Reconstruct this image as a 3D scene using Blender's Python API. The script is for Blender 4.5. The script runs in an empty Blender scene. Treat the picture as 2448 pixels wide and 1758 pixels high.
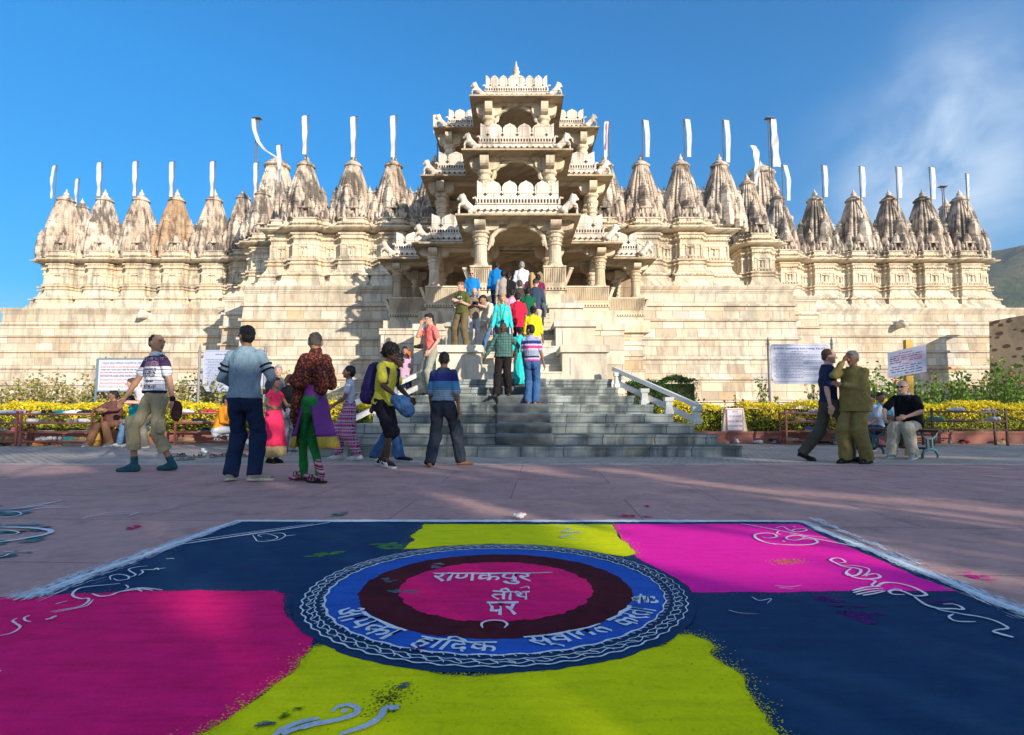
import bpy, bmesh, math, random
import numpy as np
from math import sin, cos, pi, radians, sqrt, atan2
from mathutils import Vector, Matrix, noise
random.seed(7)
S = bpy.context.scene
C = S.collection
# ---------------------------------------------------------------- camera
FPX, CX, CY, CAMZ = 1393.0, 1224.0, 879.0, 0.8
PITCH = math.atan((984 - 879) / FPX)
cd = bpy.data.cameras.new('camera')
cam = bpy.data.objects.new('camera', cd); C.objects.link(cam)
cam.location = (0, 0, CAMZ); cam.rotation_euler = (pi / 2 + PITCH, 0, 0)
cd.sensor_width = 36; cd.lens = 36 * FPX / 2448; cd.clip_end = 4000; cd.clip_start = 0.05
S.camera = cam
# ---------------------------------------------------------------- sky and sun
SUN = Vector((0.78, -1.0, 0.34)).normalized()
SUN_EL = math.asin(SUN.z); SUN_ROT = atan2(SUN.x, SUN.y)
W = bpy.data.worlds.new('World'); S.world = W; W.use_nodes = True
nt = W.node_tree; nt.nodes.clear()
wo = nt.nodes.new('ShaderNodeOutputWorld'); bg = nt.nodes.new('ShaderNodeBackground')
sky = nt.nodes.new('ShaderNodeTexSky'); sky.sky_type = 'NISHITA'; sky.sun_disc = False
sky.sun_elevation = SUN_EL; sky.sun_rotation = SUN_ROT; sky.air_density = 1.0; sky.dust_density = 0.15; sky.ozone_density = 3.0
sky.altitude = 300
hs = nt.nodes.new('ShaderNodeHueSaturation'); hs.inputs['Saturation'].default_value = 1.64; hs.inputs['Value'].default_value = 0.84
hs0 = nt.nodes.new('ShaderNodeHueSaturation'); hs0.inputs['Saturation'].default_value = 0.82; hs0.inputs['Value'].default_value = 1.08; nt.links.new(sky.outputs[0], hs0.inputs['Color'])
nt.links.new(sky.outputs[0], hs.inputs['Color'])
# thin smoke-like cloud in the sky on the right
tc = nt.nodes.new('ShaderNodeTexCoord')
def wn(t, **k):
    n = nt.nodes.new(t)
    for a, v in k.items(): setattr(n, a, v)
    return n
def wmath(op, a, b=None, c=None):
    n = wn('ShaderNodeMath', operation=op)
    for i, v in enumerate((a, b, c)):
        if v is None: continue
        if isinstance(v, (int, float)): n.inputs[i].default_value = v
        else: nt.links.new(v, n.inputs[i])
    return n.outputs[0]
sp = wn('ShaderNodeSeparateXYZ'); nt.links.new(tc.outputs['Generated'], sp.inputs[0])
az = wmath('ARCTAN2', sp.outputs[0], sp.outputs[1]); el = wmath('ARCSINE', sp.outputs[2])
cmb = wn('ShaderNodeCombineXYZ'); nt.links.new(az, cmb.inputs[0]); nt.links.new(wmath('MULTIPLY', el, 1.0), cmb.inputs[1])
mp = wn('ShaderNodeMapping'); mp.inputs['Rotation'].default_value = (0, 0, radians(38)); mp.inputs['Scale'].default_value = (2.4, 3.3, 1)
nt.links.new(cmb.outputs[0], mp.inputs[0])
nz = wn('ShaderNodeTexNoise'); nz.inputs['Scale'].default_value = 2.6; nz.inputs['Detail'].default_value = 6; nz.inputs['Roughness'].default_value = .55; nz.inputs['Distortion'].default_value = .5
nt.links.new(mp.outputs[0], nz.inputs['Vector'])
# mask: centred along a rising line az 0.62..0.78, el 0.2..0.6
def gauss(x, c, w):
    d = wmath('DIVIDE', wmath('SUBTRACT', x, c), w)
    return wmath('EXPONENT', wmath('MULTIPLY', wmath('MULTIPLY', d, d), -1.0))
lean = wmath('SUBTRACT', wmath('ADD', az, .03), wmath('MULTIPLY', el, 0.25))
mask = wmath('MULTIPLY', gauss(lean, 0.60, 0.12), gauss(el, 0.33, 0.13))
mask2 = wmath('MULTIPLY', gauss(lean, 0.50, 0.16), gauss(el, 0.2, 0.1))
nn = wmath('MULTIPLY', wmath('SUBTRACT', nz.outputs[0], 0.36), 3.0)
nn2 = wmath('MINIMUM', wmath('MAXIMUM', nn, 0.0), 1.0)
cf = wmath('MINIMUM', wmath('MULTIPLY', wmath('ADD', wmath('MULTIPLY', mask, 1.1), wmath('MULTIPLY', mask2, .2)), wmath('ADD', wmath('MULTIPLY', nn2, 0.8), 0.18)), 1.0)
mx = wn('ShaderNodeMix', data_type='RGBA')
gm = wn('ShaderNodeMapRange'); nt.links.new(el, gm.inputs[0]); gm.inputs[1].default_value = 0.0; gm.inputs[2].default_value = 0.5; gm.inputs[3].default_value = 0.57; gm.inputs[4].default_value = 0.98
# deepest blue away from the sun, paler on the sun's side and overhead
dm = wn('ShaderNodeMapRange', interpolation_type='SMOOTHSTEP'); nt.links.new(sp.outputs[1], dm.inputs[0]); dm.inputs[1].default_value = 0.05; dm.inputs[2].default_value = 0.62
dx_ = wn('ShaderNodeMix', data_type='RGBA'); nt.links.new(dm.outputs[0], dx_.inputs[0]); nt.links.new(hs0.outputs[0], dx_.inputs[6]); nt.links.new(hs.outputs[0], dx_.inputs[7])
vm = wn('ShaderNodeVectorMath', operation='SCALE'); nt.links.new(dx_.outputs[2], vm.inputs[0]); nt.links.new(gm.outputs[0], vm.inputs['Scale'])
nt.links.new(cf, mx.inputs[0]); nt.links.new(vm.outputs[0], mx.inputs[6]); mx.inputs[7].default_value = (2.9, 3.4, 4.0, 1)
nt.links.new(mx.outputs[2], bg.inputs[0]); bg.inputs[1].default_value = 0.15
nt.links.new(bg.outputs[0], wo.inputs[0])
sd = bpy.data.lights.new('sun', 'SUN'); sd.energy = 4.1; sd.angle = radians(0.5); sd.color = (1.0, 0.90, 0.755)
so = bpy.data.objects.new('sun', sd); C.objects.link(so); so.location = (20, -25, 12)
so.rotation_euler = (-SUN).to_track_quat('-Z', 'Y').to_euler()
S.view_settings.view_transform = 'Standard'; S.view_settings.look = 'None'; S.view_settings.exposure = 0.98; S.view_settings.gamma = 1
S.cycles.max_bounces = 6; S.cycles.diffuse_bounces = 4; S.cycles.use_denoising = True
# ---------------------------------------------------------------- photo ray helpers (real positions worked out from the photo)
_c, _s = cos(PITCH), sin(PITCH)
def at(x, y, Y):
    dx = (x - CX) / FPX; up = (CY - y) / FPX
    t = Y / (_c - up * _s)
    return Vector((dx * t, Y, CAMZ + (_s + up * _c) * t))
def gr(x, y, z=0.0):
    dx = (x - CX) / FPX; up = (CY - y) / FPX
    t = (z - CAMZ) / (_s + up * _c)
    return Vector((dx * t, (_c - up * _s) * t, z))
# ---------------------------------------------------------------- object helpers
def tag(o, label=None, cat=None, group=None, kind=None):
    if label: o['label'] = label
    if cat: o['category'] = cat
    if group: o['group'] = group
    if kind: o['kind'] = kind
    return o
def empty(name, loc=(0, 0, 0), rz=0.0, label=None, cat=None, group=None, scale=1.0):
    o = bpy.data.objects.new(name, None); C.objects.link(o)
    o.location = loc; o.rotation_euler = (0, 0, rz); o.scale = (scale,) * 3; o.empty_display_size = .2
    return tag(o, label, cat, group)
def link(name, me, parent=None, loc=(0, 0, 0), rot=(0, 0, 0), scale=(1, 1, 1)):
    o = bpy.data.objects.new(name, me); C.objects.link(o)
    o.location = loc; o.rotation_euler = rot; o.scale = scale
    if parent: o.parent = parent
    return o
class MB:
    """collects vertices and faces, then links them as one mesh object"""
    def __init__(s): s.v = []; s.f = []
    def add(s, vs, fs):
        b = len(s.v); s.v += [tuple(v) for v in vs]; s.f += [tuple(i + b for i in f) for f in fs]
    def box(s, x0, x1, y0, y1, z0, z1):
        s.add([(x0, y0, z0), (x1, y0, z0), (x1, y1, z0), (x0, y1, z0), (x0, y0, z1), (x1, y0, z1), (x1, y1, z1), (x0, y1, z1)],
              [(0, 3, 2, 1), (4, 5, 6, 7), (0, 1, 5, 4), (1, 2, 6, 5), (2, 3, 7, 6), (3, 0, 4, 7)])
    def rings(s, rings, cap=True, closed=True):
        """loft between rings (lists of equal length)"""
        b = len(s.v); n = len(rings[0])
        for r in rings: s.v += [tuple(p) for p in r]
        for i in range(len(rings) - 1):
            for j in range(n if closed else n - 1):
                a = b + i * n + j; c = b + i * n + (j + 1) % n
                s.f.append((a, c, c + n, a + n))
        if cap and closed:
            s.f.append(tuple(b + j for j in range(n))[::-1]); e = b + (len(rings) - 1) * n
            s.f.append(tuple(e + j for j in range(n)))
    def lathe(s, prof, cx=0, cy=0, seg=16, sq=None):
        """prof: (z, r) or (z, r, 'q') where q gives a square section"""
        R = []
        for p in prof:
            z, r = p[0], p[1]; ring = []
            for j in range(seg):
                a = 2 * pi * (j + .5) / seg
                k = 1.0
                if len(p) > 2: k = min(1 / max(abs(cos(a)), 1e-6), 1 / max(abs(sin(a)), 1e-6))
                ring.append((cx + r * k * cos(a), cy + r * k * sin(a), z))
            R.append(ring)
        s.rings(R)
    def tube(s, pts, rad, seg=8):
        pts = [Vector(p) for p in pts]; R = []
        if not hasattr(rad, '__len__'): rad = [rad] * len(pts)
        up = Vector((0, 0, 1))
        for i, p in enumerate(pts):
            t = (pts[min(i + 1, len(pts) - 1)] - pts[max(i - 1, 0)]).normalized()
            u = t.cross(up)
            if u.length < .05: u = t.cross(Vector((1, 0, 0)))
            u.normalize(); w = u.cross(t)
            R.append([p + (u * cos(2 * pi * j / seg) + w * sin(2 * pi * j / seg)) * rad[i] for j in range(seg)])
        s.rings(R)
    def bar(s, a, b, w, h):
        a, b = Vector(a), Vector(b); t = (b - a).normalized(); u = t.cross(Vector((0, 0, 1)))
        if u.length < .05: u = Vector((1, 0, 0))
        u.normalize(); k = u.cross(t)
        R = [[p + u * (sx * w / 2) + k * (sy * h / 2) for sx, sy in ((-1, -1), (1, -1), (1, 1), (-1, 1))] for p in (a, b)]
        s.rings(R)
    def extrude_xz(s, pts, y0, y1):
        n = len(pts); s.rings([[(p[0], y, p[1]) for p in pts] for y in (y0, y1)])
    def build(s, name, m=None, parent=None, smooth=False, loc=(0, 0, 0), rot=(0, 0, 0)):
        me = s.mesh(name, m, smooth); return link(name, me, parent, loc, rot)
    def mesh(s, name, m=None, smooth=False):
        me = bpy.data.meshes.new(name); me.from_pydata(s.v, [], s.f)
        if m: me.materials.append(m)
        me.validate(); bm = bmesh.new(); bm.from_mesh(me); bmesh.ops.recalc_face_normals(bm, faces=bm.faces); bm.to_mesh(me); bm.free()
        if smooth: me.polygons.foreach_set('use_smooth', [True] * len(me.polygons))
        return me
# ---------------------------------------------------------------- materials
class NT:
    def __init__(s, name):
        s.m = bpy.data.materials.new(name); s.m.use_nodes = True; s.t = s.m.node_tree; s.t.nodes.clear()
        s.out = s.n('ShaderNodeOutputMaterial'); s.p = s.n('ShaderNodeBsdfPrincipled'); s.l(s.p.outputs[0], s.out.inputs[0])
    def n(s, t, **k):
        n = s.t.nodes.new(t)
        for a, v in k.items(): setattr(n, a, v)
        return n
    def l(s, a, b): s.t.links.new(a, b)
    def inp(s, sock, v):
        if v is None: return
        if hasattr(v, 'is_output') or hasattr(v, 'links'): s.l(v, sock)
        elif isinstance(v, (tuple, list)): sock.default_value = tuple(v) + ((1,) if len(v) == 3 and len(sock.default_value) == 4 else ())
        else: sock.default_value = v
    def math(s, op, a, b=None, clamp=False):
        n = s.n('ShaderNodeMath', operation=op, use_clamp=clamp); s.inp(n.inputs[0], a); s.inp(n.inputs[1], b); return n.outputs[0]
    def mix(s, f, a, b, mode='MIX'):
        n = s.n('ShaderNodeMix', data_type='RGBA', blend_type=mode); s.inp(n.inputs[0], f); s.inp(n.inputs[6], a); s.inp(n.inputs[7], b); return n.outputs[2]
    def pos(s): return s.n('ShaderNodeNewGeometry').outputs['Position']
    def obj(s): return s.n('ShaderNodeTexCoord').outputs['Object']
    def sep(s, v): n = s.n('ShaderNodeSeparateXYZ'); s.l(v, n.inputs[0]); return n.outputs
    def comb(s, x, y, z=0.0):
        n = s.n('ShaderNodeCombineXYZ')
        for i, v in enumerate((x, y, z)): s.inp(n.inputs[i], v)
        return n.outputs[0]
    def mapv(s, v, sc=(1, 1, 1), loc=(0, 0, 0), rot=(0, 0, 0)):
        n = s.n('ShaderNodeMapping'); n.inputs['Scale'].default_value = sc; n.inputs['Location'].default_value = loc; n.inputs['Rotation'].default_value = rot
        s.l(v, n.inputs[0]); return n.outputs[0]
    def noise(s, v, scale, detail=4, rough=.6, dist=0.0, out=0):
        n = s.n('ShaderNodeTexNoise'); n.inputs['Scale'].default_value = scale; n.inputs['Detail'].default_value = detail
        n.inputs['Roughness'].default_value = rough; n.inputs['Distortion'].default_value = dist
        if v is not None: s.l(v, n.inputs['Vector'])
        return n.outputs[out]
    def vor(s, v, scale, feature='F1', out=0):
        n = s.n('ShaderNodeTexVoronoi', feature=feature); n.inputs['Scale'].default_value = scale; s.l(v, n.inputs['Vector']); return n.outputs[out]
    def ramp(s, f, stops, interp='LINEAR'):
        n = s.n('ShaderNodeValToRGB'); cr = n.color_ramp; cr.interpolation = interp
        while len(cr.elements) > 1: cr.elements.remove(cr.elements[0])
        cr.elements[0].position = stops[0][0]; cr.elements[0].color = c4(stops[0][1])
        for p, c in stops[1:]:
            e = cr.elements.new(p); e.color = c4(c)
        s.l(f, n.inputs[0]); return n.outputs[0]
    def bump(s, h, strength=.3, dist=.02):
        n = s.n('ShaderNodeBump'); n.inputs['Strength'].default_value = strength; n.inputs['Distance'].default_value = dist
        s.l(h, n.inputs['Height']); s.l(n.outputs[0], s.p.inputs['Normal']); return n
    def fin(s, col, rough=.85, spec=.3):
        s.inp(s.p.inputs['Base Color'], col); s.inp(s.p.inputs['Roughness'], rough); s.p.inputs['Specular IOR Level'].default_value = spec
        return s.m
def c4(c):
    if isinstance(c, (int, float)): return (c, c, c, 1)
    return tuple(c) if len(c) == 4 else tuple(c) + (1,)
def hexc(h):
    v = [int(h[i:i + 2], 16) / 255 for i in (0, 2, 4)]
    return tuple(x / 12.92 if x <= .04045 else ((x + .055) / 1.055) ** 2.4 for x in v)
_mc = {}
def plain(name, col, rough=.7, var=.12, scale=12, bump=.15, spec=.3, metal=0.0):
    if name in _mc: return _mc[name]
    t = NT(name); v = t.obj(); n = t.noise(v, scale, 5)
    f = t.math('MULTIPLY_ADD', n, 1.0); f.node.inputs[2].default_value = -.0
    c = t.mix(n, tuple(x * (1 - var * 1.6) for x in col), tuple(min(1, x * (1 + var)) for x in col))
    t.fin(c, rough, spec); t.p.inputs['Metallic'].default_value = metal
    if bump: t.bump(t.noise(v, scale * 4, 3), bump, .01)
    _mc[name] = t.m; return t.m
# --- carved temple stone
def stone(name, light, warm, dark, stain=.5, block=(0, 0), mottle=1.0, streak=1.0, stain_lo=.5, blockcols=None, bumps=.5, zstain=None, vs=.38):
    t = NT(name); P = t.pos(); x, y, z = t.sep(P)
    u = t.math('ADD', x, t.math('MULTIPLY', y, .9))
    n1 = t.noise(P, .55, 5, .6, .3); n2 = t.noise(P, 3.2, 6, .65)
    base = t.mix(t.ramp(n1, [(.35, 0), (.65, 1)]), light, warm)
    base = t.mix(t.math('MULTIPLY', t.ramp(n2, [(.40, 0), (.72, 1)]), .35 * mottle), base, tuple(c * .72 for c in warm))
    hgt = n2
    if block[0]:
        b = t.n('ShaderNodeTexBrick'); b.offset = .37; b.squash = .8; b.squash_frequency = 3; b.offset_frequency = 2
        b.inputs['Scale'].default_value = 1; b.inputs['Brick Width'].default_value = block[0]; b.inputs['Row Height'].default_value = block[1]
        b.inputs['Mortar Size'].default_value = .012; b.inputs['Mortar Smooth'].default_value = .2; b.inputs['Bias'].default_value = 0
        b.inputs['Color1'].default_value = (0, 0, 0, 1); b.inputs['Color2'].default_value = (1, 1, 1, 1); b.inputs['Mortar'].default_value = (.5, .5, .5, 1)
        wob = t.noise(P, 1.3, 2, out=1); vv = t.comb(u, z)
        va = t.n('ShaderNodeVectorMath', operation='MULTIPLY_ADD'); t.l(wob, va.inputs[0]); va.inputs[1].default_value = (.10, .035, 0); t.l(vv, va.inputs[2])
        t.l(va.outputs[0], b.inputs['Vector'])
        cols = blockcols or [(0, light), (.35, tuple(c * .86 for c in light)), (.5, warm), (.75, tuple(c * .8 for c in warm)), (.95, light)]
        bc = t.ramp(b.outputs['Color'], cols)
        zone = t.math('ADD', t.ramp(t.noise(P, .28, 2), [(.38, .15), (.62, .8)]), t.math('MULTIPLY', t.math('SUBTRACT', 6.0, z), .10), True)
        base = t.mix(t.math('MULTIPLY', zone, .85), base, bc)
        base = t.mix(t.math('MULTIPLY', b.outputs['Fac'], .85), base, tuple(c * .38 for c in warm))
        hgt = t.math('SUBTRACT', n2, t.math('MULTIPLY', b.outputs['Fac'], 1.5))
    # rain streaks and lichen: vertical, patchy
    sv = t.comb(t.math('MULTIPLY', u, 3.0), t.math('MULTIPLY', y, 1.0), t.math('MULTIPLY', z, vs))
    sn = t.noise(sv, 1.0, 7, .62, .2); patch = t.noise(P, .42, 3)
    k = t.ramp(t.math('MULTIPLY', sn, t.math('ADD', patch, .5)), [(stain_lo, 0), (stain_lo + .16, 1)])
    k = t.math('MULTIPLY', k, stain * streak)
    if zstain:
        zz = t.n('ShaderNodeMapRange'); t.l(z, zz.inputs[0]); zz.inputs[1].default_value = zstain[0]; zz.inputs[2].default_value = zstain[1]
        zz.inputs[3].default_value = zstain[2]; zz.inputs[4].default_value = 1.0; k = t.math('MULTIPLY', k, zz.outputs[0])
    base = t.mix(k, base, dark)
    fine = t.noise(P, 22, 4, .7)
    base = t.mix(t.math('MULTIPLY', t.ramp(fine, [(.5, 0), (.75, 1)]), .22), base, tuple(c * .5 for c in warm))
    t.bump(t.math('ADD', hgt, t.math('MULTIPLY', fine, .35)), bumps, .03)
    return t.fin(base, .9, .2)
CREAM, WARM, GREY = (.78, .66, .46), (.66, .50, .31), (.22, .19, .155)
M_wing = stone('carved_cream_stone', (.80, .72, .57), (.72, .58, .40), (.22, .185, .15), .62, vs=.6, block=(1.1, .42), mottle=.9, stain_lo=.47, bumps=.4)
M_spire = stone('weathered_spire_stone', (.78, .70, .58), (.58, .44, .33), (.085, .07, .06), .85, mottle=1.7, stain_lo=.43, bumps=1.0, vs=1.1)
M_spire_brown = stone('brown_spire_stone', (.58, .42, .28), (.44, .28, .17), (.13, .09, .07), .7, mottle=1.6, stain_lo=.46, bumps=1.0, vs=1.1)
M_plinth = stone('ashlar_plinth_stone', (.74, .67, .55), (.62, .51, .37), (.24, .205, .17), .58, block=(1.05, .45), mottle=1.8, stain_lo=.47, streak=.85, vs=.8,
                 blockcols=[(0, (.80, .74, .62)), (.18, (.66, .55, .40)), (.34, (.80, .72, .58)), (.50, (.52, .40, .26)), (.62, (.78, .69, .54)), (.76, (.42, .33, .24)), (.86, (.68, .44, .22)), (.95, (.55, .52, .47))])
M_porch = stone('porch_marble', (.80, .71, .55), (.66, .52, .35), (.22, .18, .13), .6, mottle=1.2, stain_lo=.48, bumps=.35)
M_parapet = stone('parapet_marble', (.78, .72, .62), (.66, .54, .43), (.24, .20, .165), .7, block=(.635, .8), mottle=1.1, stain_lo=.50, bumps=.3, blockcols=[(0, (.80, .76, .68)), (.25, (.68, .58, .50)), (.45, (.80, .72, .62)), (.6, (.62, .50, .42)), (.75, (.74, .70, .64)), (.92, (.58, .53, .49))])
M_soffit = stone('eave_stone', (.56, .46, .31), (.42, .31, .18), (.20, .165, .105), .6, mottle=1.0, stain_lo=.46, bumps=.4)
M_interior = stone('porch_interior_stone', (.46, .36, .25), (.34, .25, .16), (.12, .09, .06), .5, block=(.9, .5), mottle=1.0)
M_steps = stone('grey_marble_steps', (.42, .455, .43), (.30, .335, .315), (.075, .09, .09), .9, block=(.95, .2), mottle=1.3, stain_lo=.44, streak=.9)
M_pedestal = stone('pedestal_marble', (.74, .70, .60), (.60, .52, .38), (.24, .22, .19), .5, mottle=1.0, stain_lo=.5, bumps=.3)
M_rubble = None
M_white = plain('white_marble', (.66, .66, .62), .55, .15, 6)
# ================================================================ TEMPLE
temple = empty('temple', (0, 29, 0), label='sprawling cream marble temple with tiered entrance porch and two rows of carved spires', cat='temple')
def tpart(mb, name, m, parent=None, smooth=False, label=None):
    """a part of the temple, its mesh in world coordinates"""
    o = mb.build(name, m, parent or temple, smooth)
    if parent is None: o.location = (0, -29, 0)
    if label: o['label'] = label
    return o
def tplace(name, me, loc, parent=temple, rot=(0, 0, 0), sc=(1, 1, 1)):
    o = link(name, me, parent, (loc[0], loc[1] - 29, loc[2]), rot, sc); return o
ZW = 7.10          # top of the plinth wall
# ---- plinth walls: profile loft along a plan line, butt-ended blocks
def offset_line(plan):
    """miter directions for an open polyline seen from outside (-Y side)"""
    out = []; n = len(plan)
    for i in range(n):
        d = []
        for a, b in ((i - 1, i), (i, i + 1)):
            if a < 0 or b >= n: continue
            e = Vector((plan[b][0] - plan[a][0], plan[b][1] - plan[a][1])); 
            if e.length < 1e-6: continue
            e.normalize(); d.append(Vector((e.y, -e.x)))
        m = d[0].copy()
        if len(d) == 2:
            m = (d[0] + d[1]); 
            if m.length < .2: m = d[0].copy()
            m.normalize(); m = m / max(.4, m.dot(d[0]))
        out.append(m)
    return out
def profile_wall(mb, plan, prof):
    mit = offset_line(plan)
    mb.rings([[(p[0] + m.x * o, p[1] + m.y * o, z) for p, m in zip(plan, mit)] for z, o in prof], cap=False, closed=False)
def courses(z0, z1, steps):
    """wall profile with shallow string courses"""
    pr = [(z0, .30)]
    for z in steps:
        o = pr[-1][1]; pr += [(z - .14, o - .03), (z - .135, o + .09), (z - .02, o + .08), (z + .0, o - .045)]
    pr += [(z1 - .30, .02), (z1 - .29, .07), (z1 - .2, .07), (z1 - .19, .11), (z1 - .06, .17), (z1, .17), (z1 + .001, -.9)]
    return pr
CR = [1.4, 2.5, 3.5, 4.5, 5.45, 6.2]
xl_in, xr_in = at(586, 685, 29).x, at(1894, 685, 29).x
xl_mid, xr_mid = at(540, 707, 31.6).x, at(1949, 707, 31.6).x
xl_end = at(8, 738, 35.3).x
mb = MB()
profile_wall(mb, [(xl_end, 60), (xl_end, 35.3), (xl_mid, 35.3), (xl_mid, 31.6), (xl_in, 31.6), (xl_in, 29), (xr_in, 29), (xr_in, 31.6), (xr_mid, 31.6), (xr_mid, 35.3), (34, 35.3)], courses(-.1, ZW, CR))
tpart(mb, 'plinth_wall', M_plinth)
# ---- rain spout heads on the plinth
def spout(x, y, z):
    m = MB(); m.tube([(x, y + .1, z - .02), (x, y - .25, z - .02), (x, y - .55, z - .1), (x, y - .75, z - .22)], [.26, .24, .19, .10], 8)
    m.tube([(x, y - .2, z + .2), (x, y - .5, z + .13), (x, y - .62, z + .0)], [.1, .1, .05], 6)
    m.box(x - .3, x + .3, y - .02, y + .1, z - .28, z + .22)
    return tpart(m, 'water_spout', M_pedestal)
p = at(343, 752, 35.0); spout(p.x, 35.25, p.z)
p = at(2154, 775, 35.0); spout(p.x, 35.25, p.z)
# ---- shrine walls (continuous zigzag plan) ----
WPROF = [(0, .66), (.30, .54), (.34, .46), (.62, .40), (.64, .50), (.72, .50), (.74, .34), (.95, .22), (1.05, .16), (1.25, .12), (1.28, .2), (1.34, .22), (1.38, .12), (1.46, .10), (1.48, .22),
         (1.55, .24), (1.6, .06), (1.64, .02), (2.32, 0), (2.34, .05), (2.42, .05), (2.44, .01), (2.62, .01), (2.64, .08), (2.74, .10), (2.76, .04), (2.86, .06), (2.88, .14), (2.96, .15),
         (3.0, .06), (3.04, .06), (3.08, .40), (3.15, .52), (3.20, .52), (3.23, .16), (3.34, .08), (3.42, .10), (3.46, .18), (3.52, .18), (3.54, .04), (3.72, .02), (3.74, .10), (3.80, .10), (3.82, -.35)]
def bay_plan(c, w, y0):
    q = w / 2
    d = [(-1, 0), (-.66, 0), (-.66, -.22), (-.52, -.22), (-.52, -.42), (.52, -.42), (.52, -.22), (.66, -.22), (.66, 0), (1, 0)]
    return [(c + a * q, y0 + b) for a, b in d]
def mini_turret(mb, x, y, z, r, h, seg=8):
    """bell-shaped turret with ribs, disc and tip"""
    prof = [(0, r * .9), (h * .05, r), (h * .3, r * .98), (h * .55, r * .82), (h * .72, r * .58), (h * .76, r * .42), (h * .79, r * .55), (h * .83, r * .52), (h * .87, r * .25), (h * .92, r * .16), (h, r * .03)]
    seg = 12; R = []      # ribbed bell with a few storey grooves
    ext = [(h * .05, r), (h * .16, r * 1.0), (h * .165, r * .93), (h * .18, r * .93), (h * .185, r), (h * .33, r * .97), (h * .335, r * .90), (h * .35, r * .90), (h * .355, r * .955), (h * .50, r * .87), (h * .505, r * .80), (h * .52, r * .79), (h * .525, r * .85), (h * .66, r * .69)]
    full = [prof[0]] + ext + prof[4:]
    for i, (a, b) in enumerate(full):
        rib = .12 if i < len(ext) + 1 else .03
        R.append([(x + b * (1 - rib * (j % 2)) * cos(2 * pi * (j + .5) / seg), y + b * (1 - rib * (j % 2)) * sin(2 * pi * (j + .5) / seg), z + a) for j in range(seg)])
    mb.rings(R)
def spire_mesh(w, h, rnd, minis=True, detail=22):
    """curvilinear tower: stepped plan, storey grooves, engaged turrets; origin at base centre"""
    mb = MB(); q = w / 2
    half = [(.0, 1.0), (.10, 1.0), (.12, .955), (.16, .955), (.18, 1.0), (.28, 1.0), (.30, .86), (.35, .86), (.36, .92), (.50, .92), (.52, .74), (.58, .74), (.60, .80), (.72, .80), (.80, .72), (.80, .60), (.74, .58), (.74, .52), (.92, .50), (.92, .36), (.86, .35), (.86, .30), (1.0, .28), (1.0, .18), (.955, .16), (.955, .12), (1.0, .10)]
    plan = []
    for k in range(4):
        a = k * pi / 2
        for (x, y) in half[:-1] if True else half:
            plan.append((x * cos(a) + y * sin(a), -x * sin(a) + y * cos(a)))
    def sc(t): return 1 - .26 * t - .38 * t ** 2.2 + .06 * sin(pi * t)
    R = []
    for i in range(detail + 1):
        t = i / detail; s = sc(t) * q; z = t * h
        R.append([(x * s, y * s, z) for x, y in plan])
        if i < detail:
            t2 = (i + .80) / detail; s2 = sc(t2) * q
            R.append([(x * s2, y * s2, t2 * h) for x, y in plan]); R.append([(x * s2 * .945, y * s2 * .945, t2 * h + .01) for x, y in plan])
            R.append([(x * s2 * .945, y * s2 * .945, (t2 + .15 / detail) * h) for x, y in plan])
    mb.rings(R)
    if minis:
        for k in range(4):
            a = k * pi / 2
            def P(x, y): return (x * cos(a) + y * sin(a), -x * sin(a) + y * cos(a))
            for (x, y, z, r, hh) in ((0, -.90, .10, .36, .58), (0, -1.12, -.02, .30, .38), (-.78, -.70, -.02, .30, .46), (-.60, -.92, -.1, .22, .30), (.60, -.92, -.1, .22, .30), (-.42, -.98, .02, .17, .30), (.42, -.98, .02, .17, .30), (0, -1.24, -.10, .22, .25)):
                px, py = P(x * q, y * q); mini_turret(mb, px, py, z * h, r * q, hh * h, 8)
    return mb
def amalaka_mb(r, h):
    mb = MB(); seg = 32; R = []
    for z, k in ((-.06, .55), (0, .62), (.02, .9), (.10, 1.0), (.2, 1.0), (.28, .86), (.30, .66), (.36, .62), (.40, .78), (.46, .74), (.6, .5), (.8, .34), (.84, .2)):
        R.append([((r * k * (1 - .07 * (j % 2) * (1 if .01 < z < .29 else 0))) * cos(2 * pi * j / seg), (r * k * (1 - .07 * (j % 2) * (1 if .01 < z < .29 else 0))) * sin(2 * pi * j / seg), z * h) for j in range(seg)])
    mb.rings(R); return mb
def kalash_mb(r, h):
    mb = MB(); mb.lathe([(0, .5 * r), (.08 * h, .75 * r), (.14 * h, .4 * r), (.2 * h, .6 * r), (.34 * h, .95 * r), (.5 * h, .7 * r), (.58 * h, .3 * r), (.64 * h, .5 * r), (.7 * h, .28 * r), (.85 * h, .16 * r), (h, .02 * r)], seg=12); return mb
me_am = amalaka_mb(1, 1).mesh('amalaka', M_spire, True); me_ka = kalash_mb(1, 1).mesh('finial', M_parapet, True)
me_sp = [spire_mesh(1, 1, 0).mesh('spire', M_spire), spire_mesh(1, 1, 0).mesh('spire', M_spire_brown)]
me_big = spire_mesh(1, 1, 0, True, 30).mesh('great_spire', M_spire)
def spire(x, y, z, w, h, brown=0, name='spire', ka=1.0):
    o = tplace(name, me_sp[brown] if name == 'spire' else me_big, (x, y, z), sc=(w, w, h), rot=(0, 0, random.uniform(-.03, .03)))
    r = .25; f = w / h
    a = link('amalaka', me_am, o, (0, 0, .985), scale=(r, r, .24 * f))
    fz = .26 if name == 'spire' else .15; fr = .085 if name == 'spire' else .05
    k = link('finial', me_ka, o, (0, 0, .985 + .15 * f), scale=(fr, fr, fz * f))
    return o
def turret_band(mb, plan_pts, z, r, h):
    for (x, y) in plan_pts: mini_turret(mb, x, y, z, r, h, 8)
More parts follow.
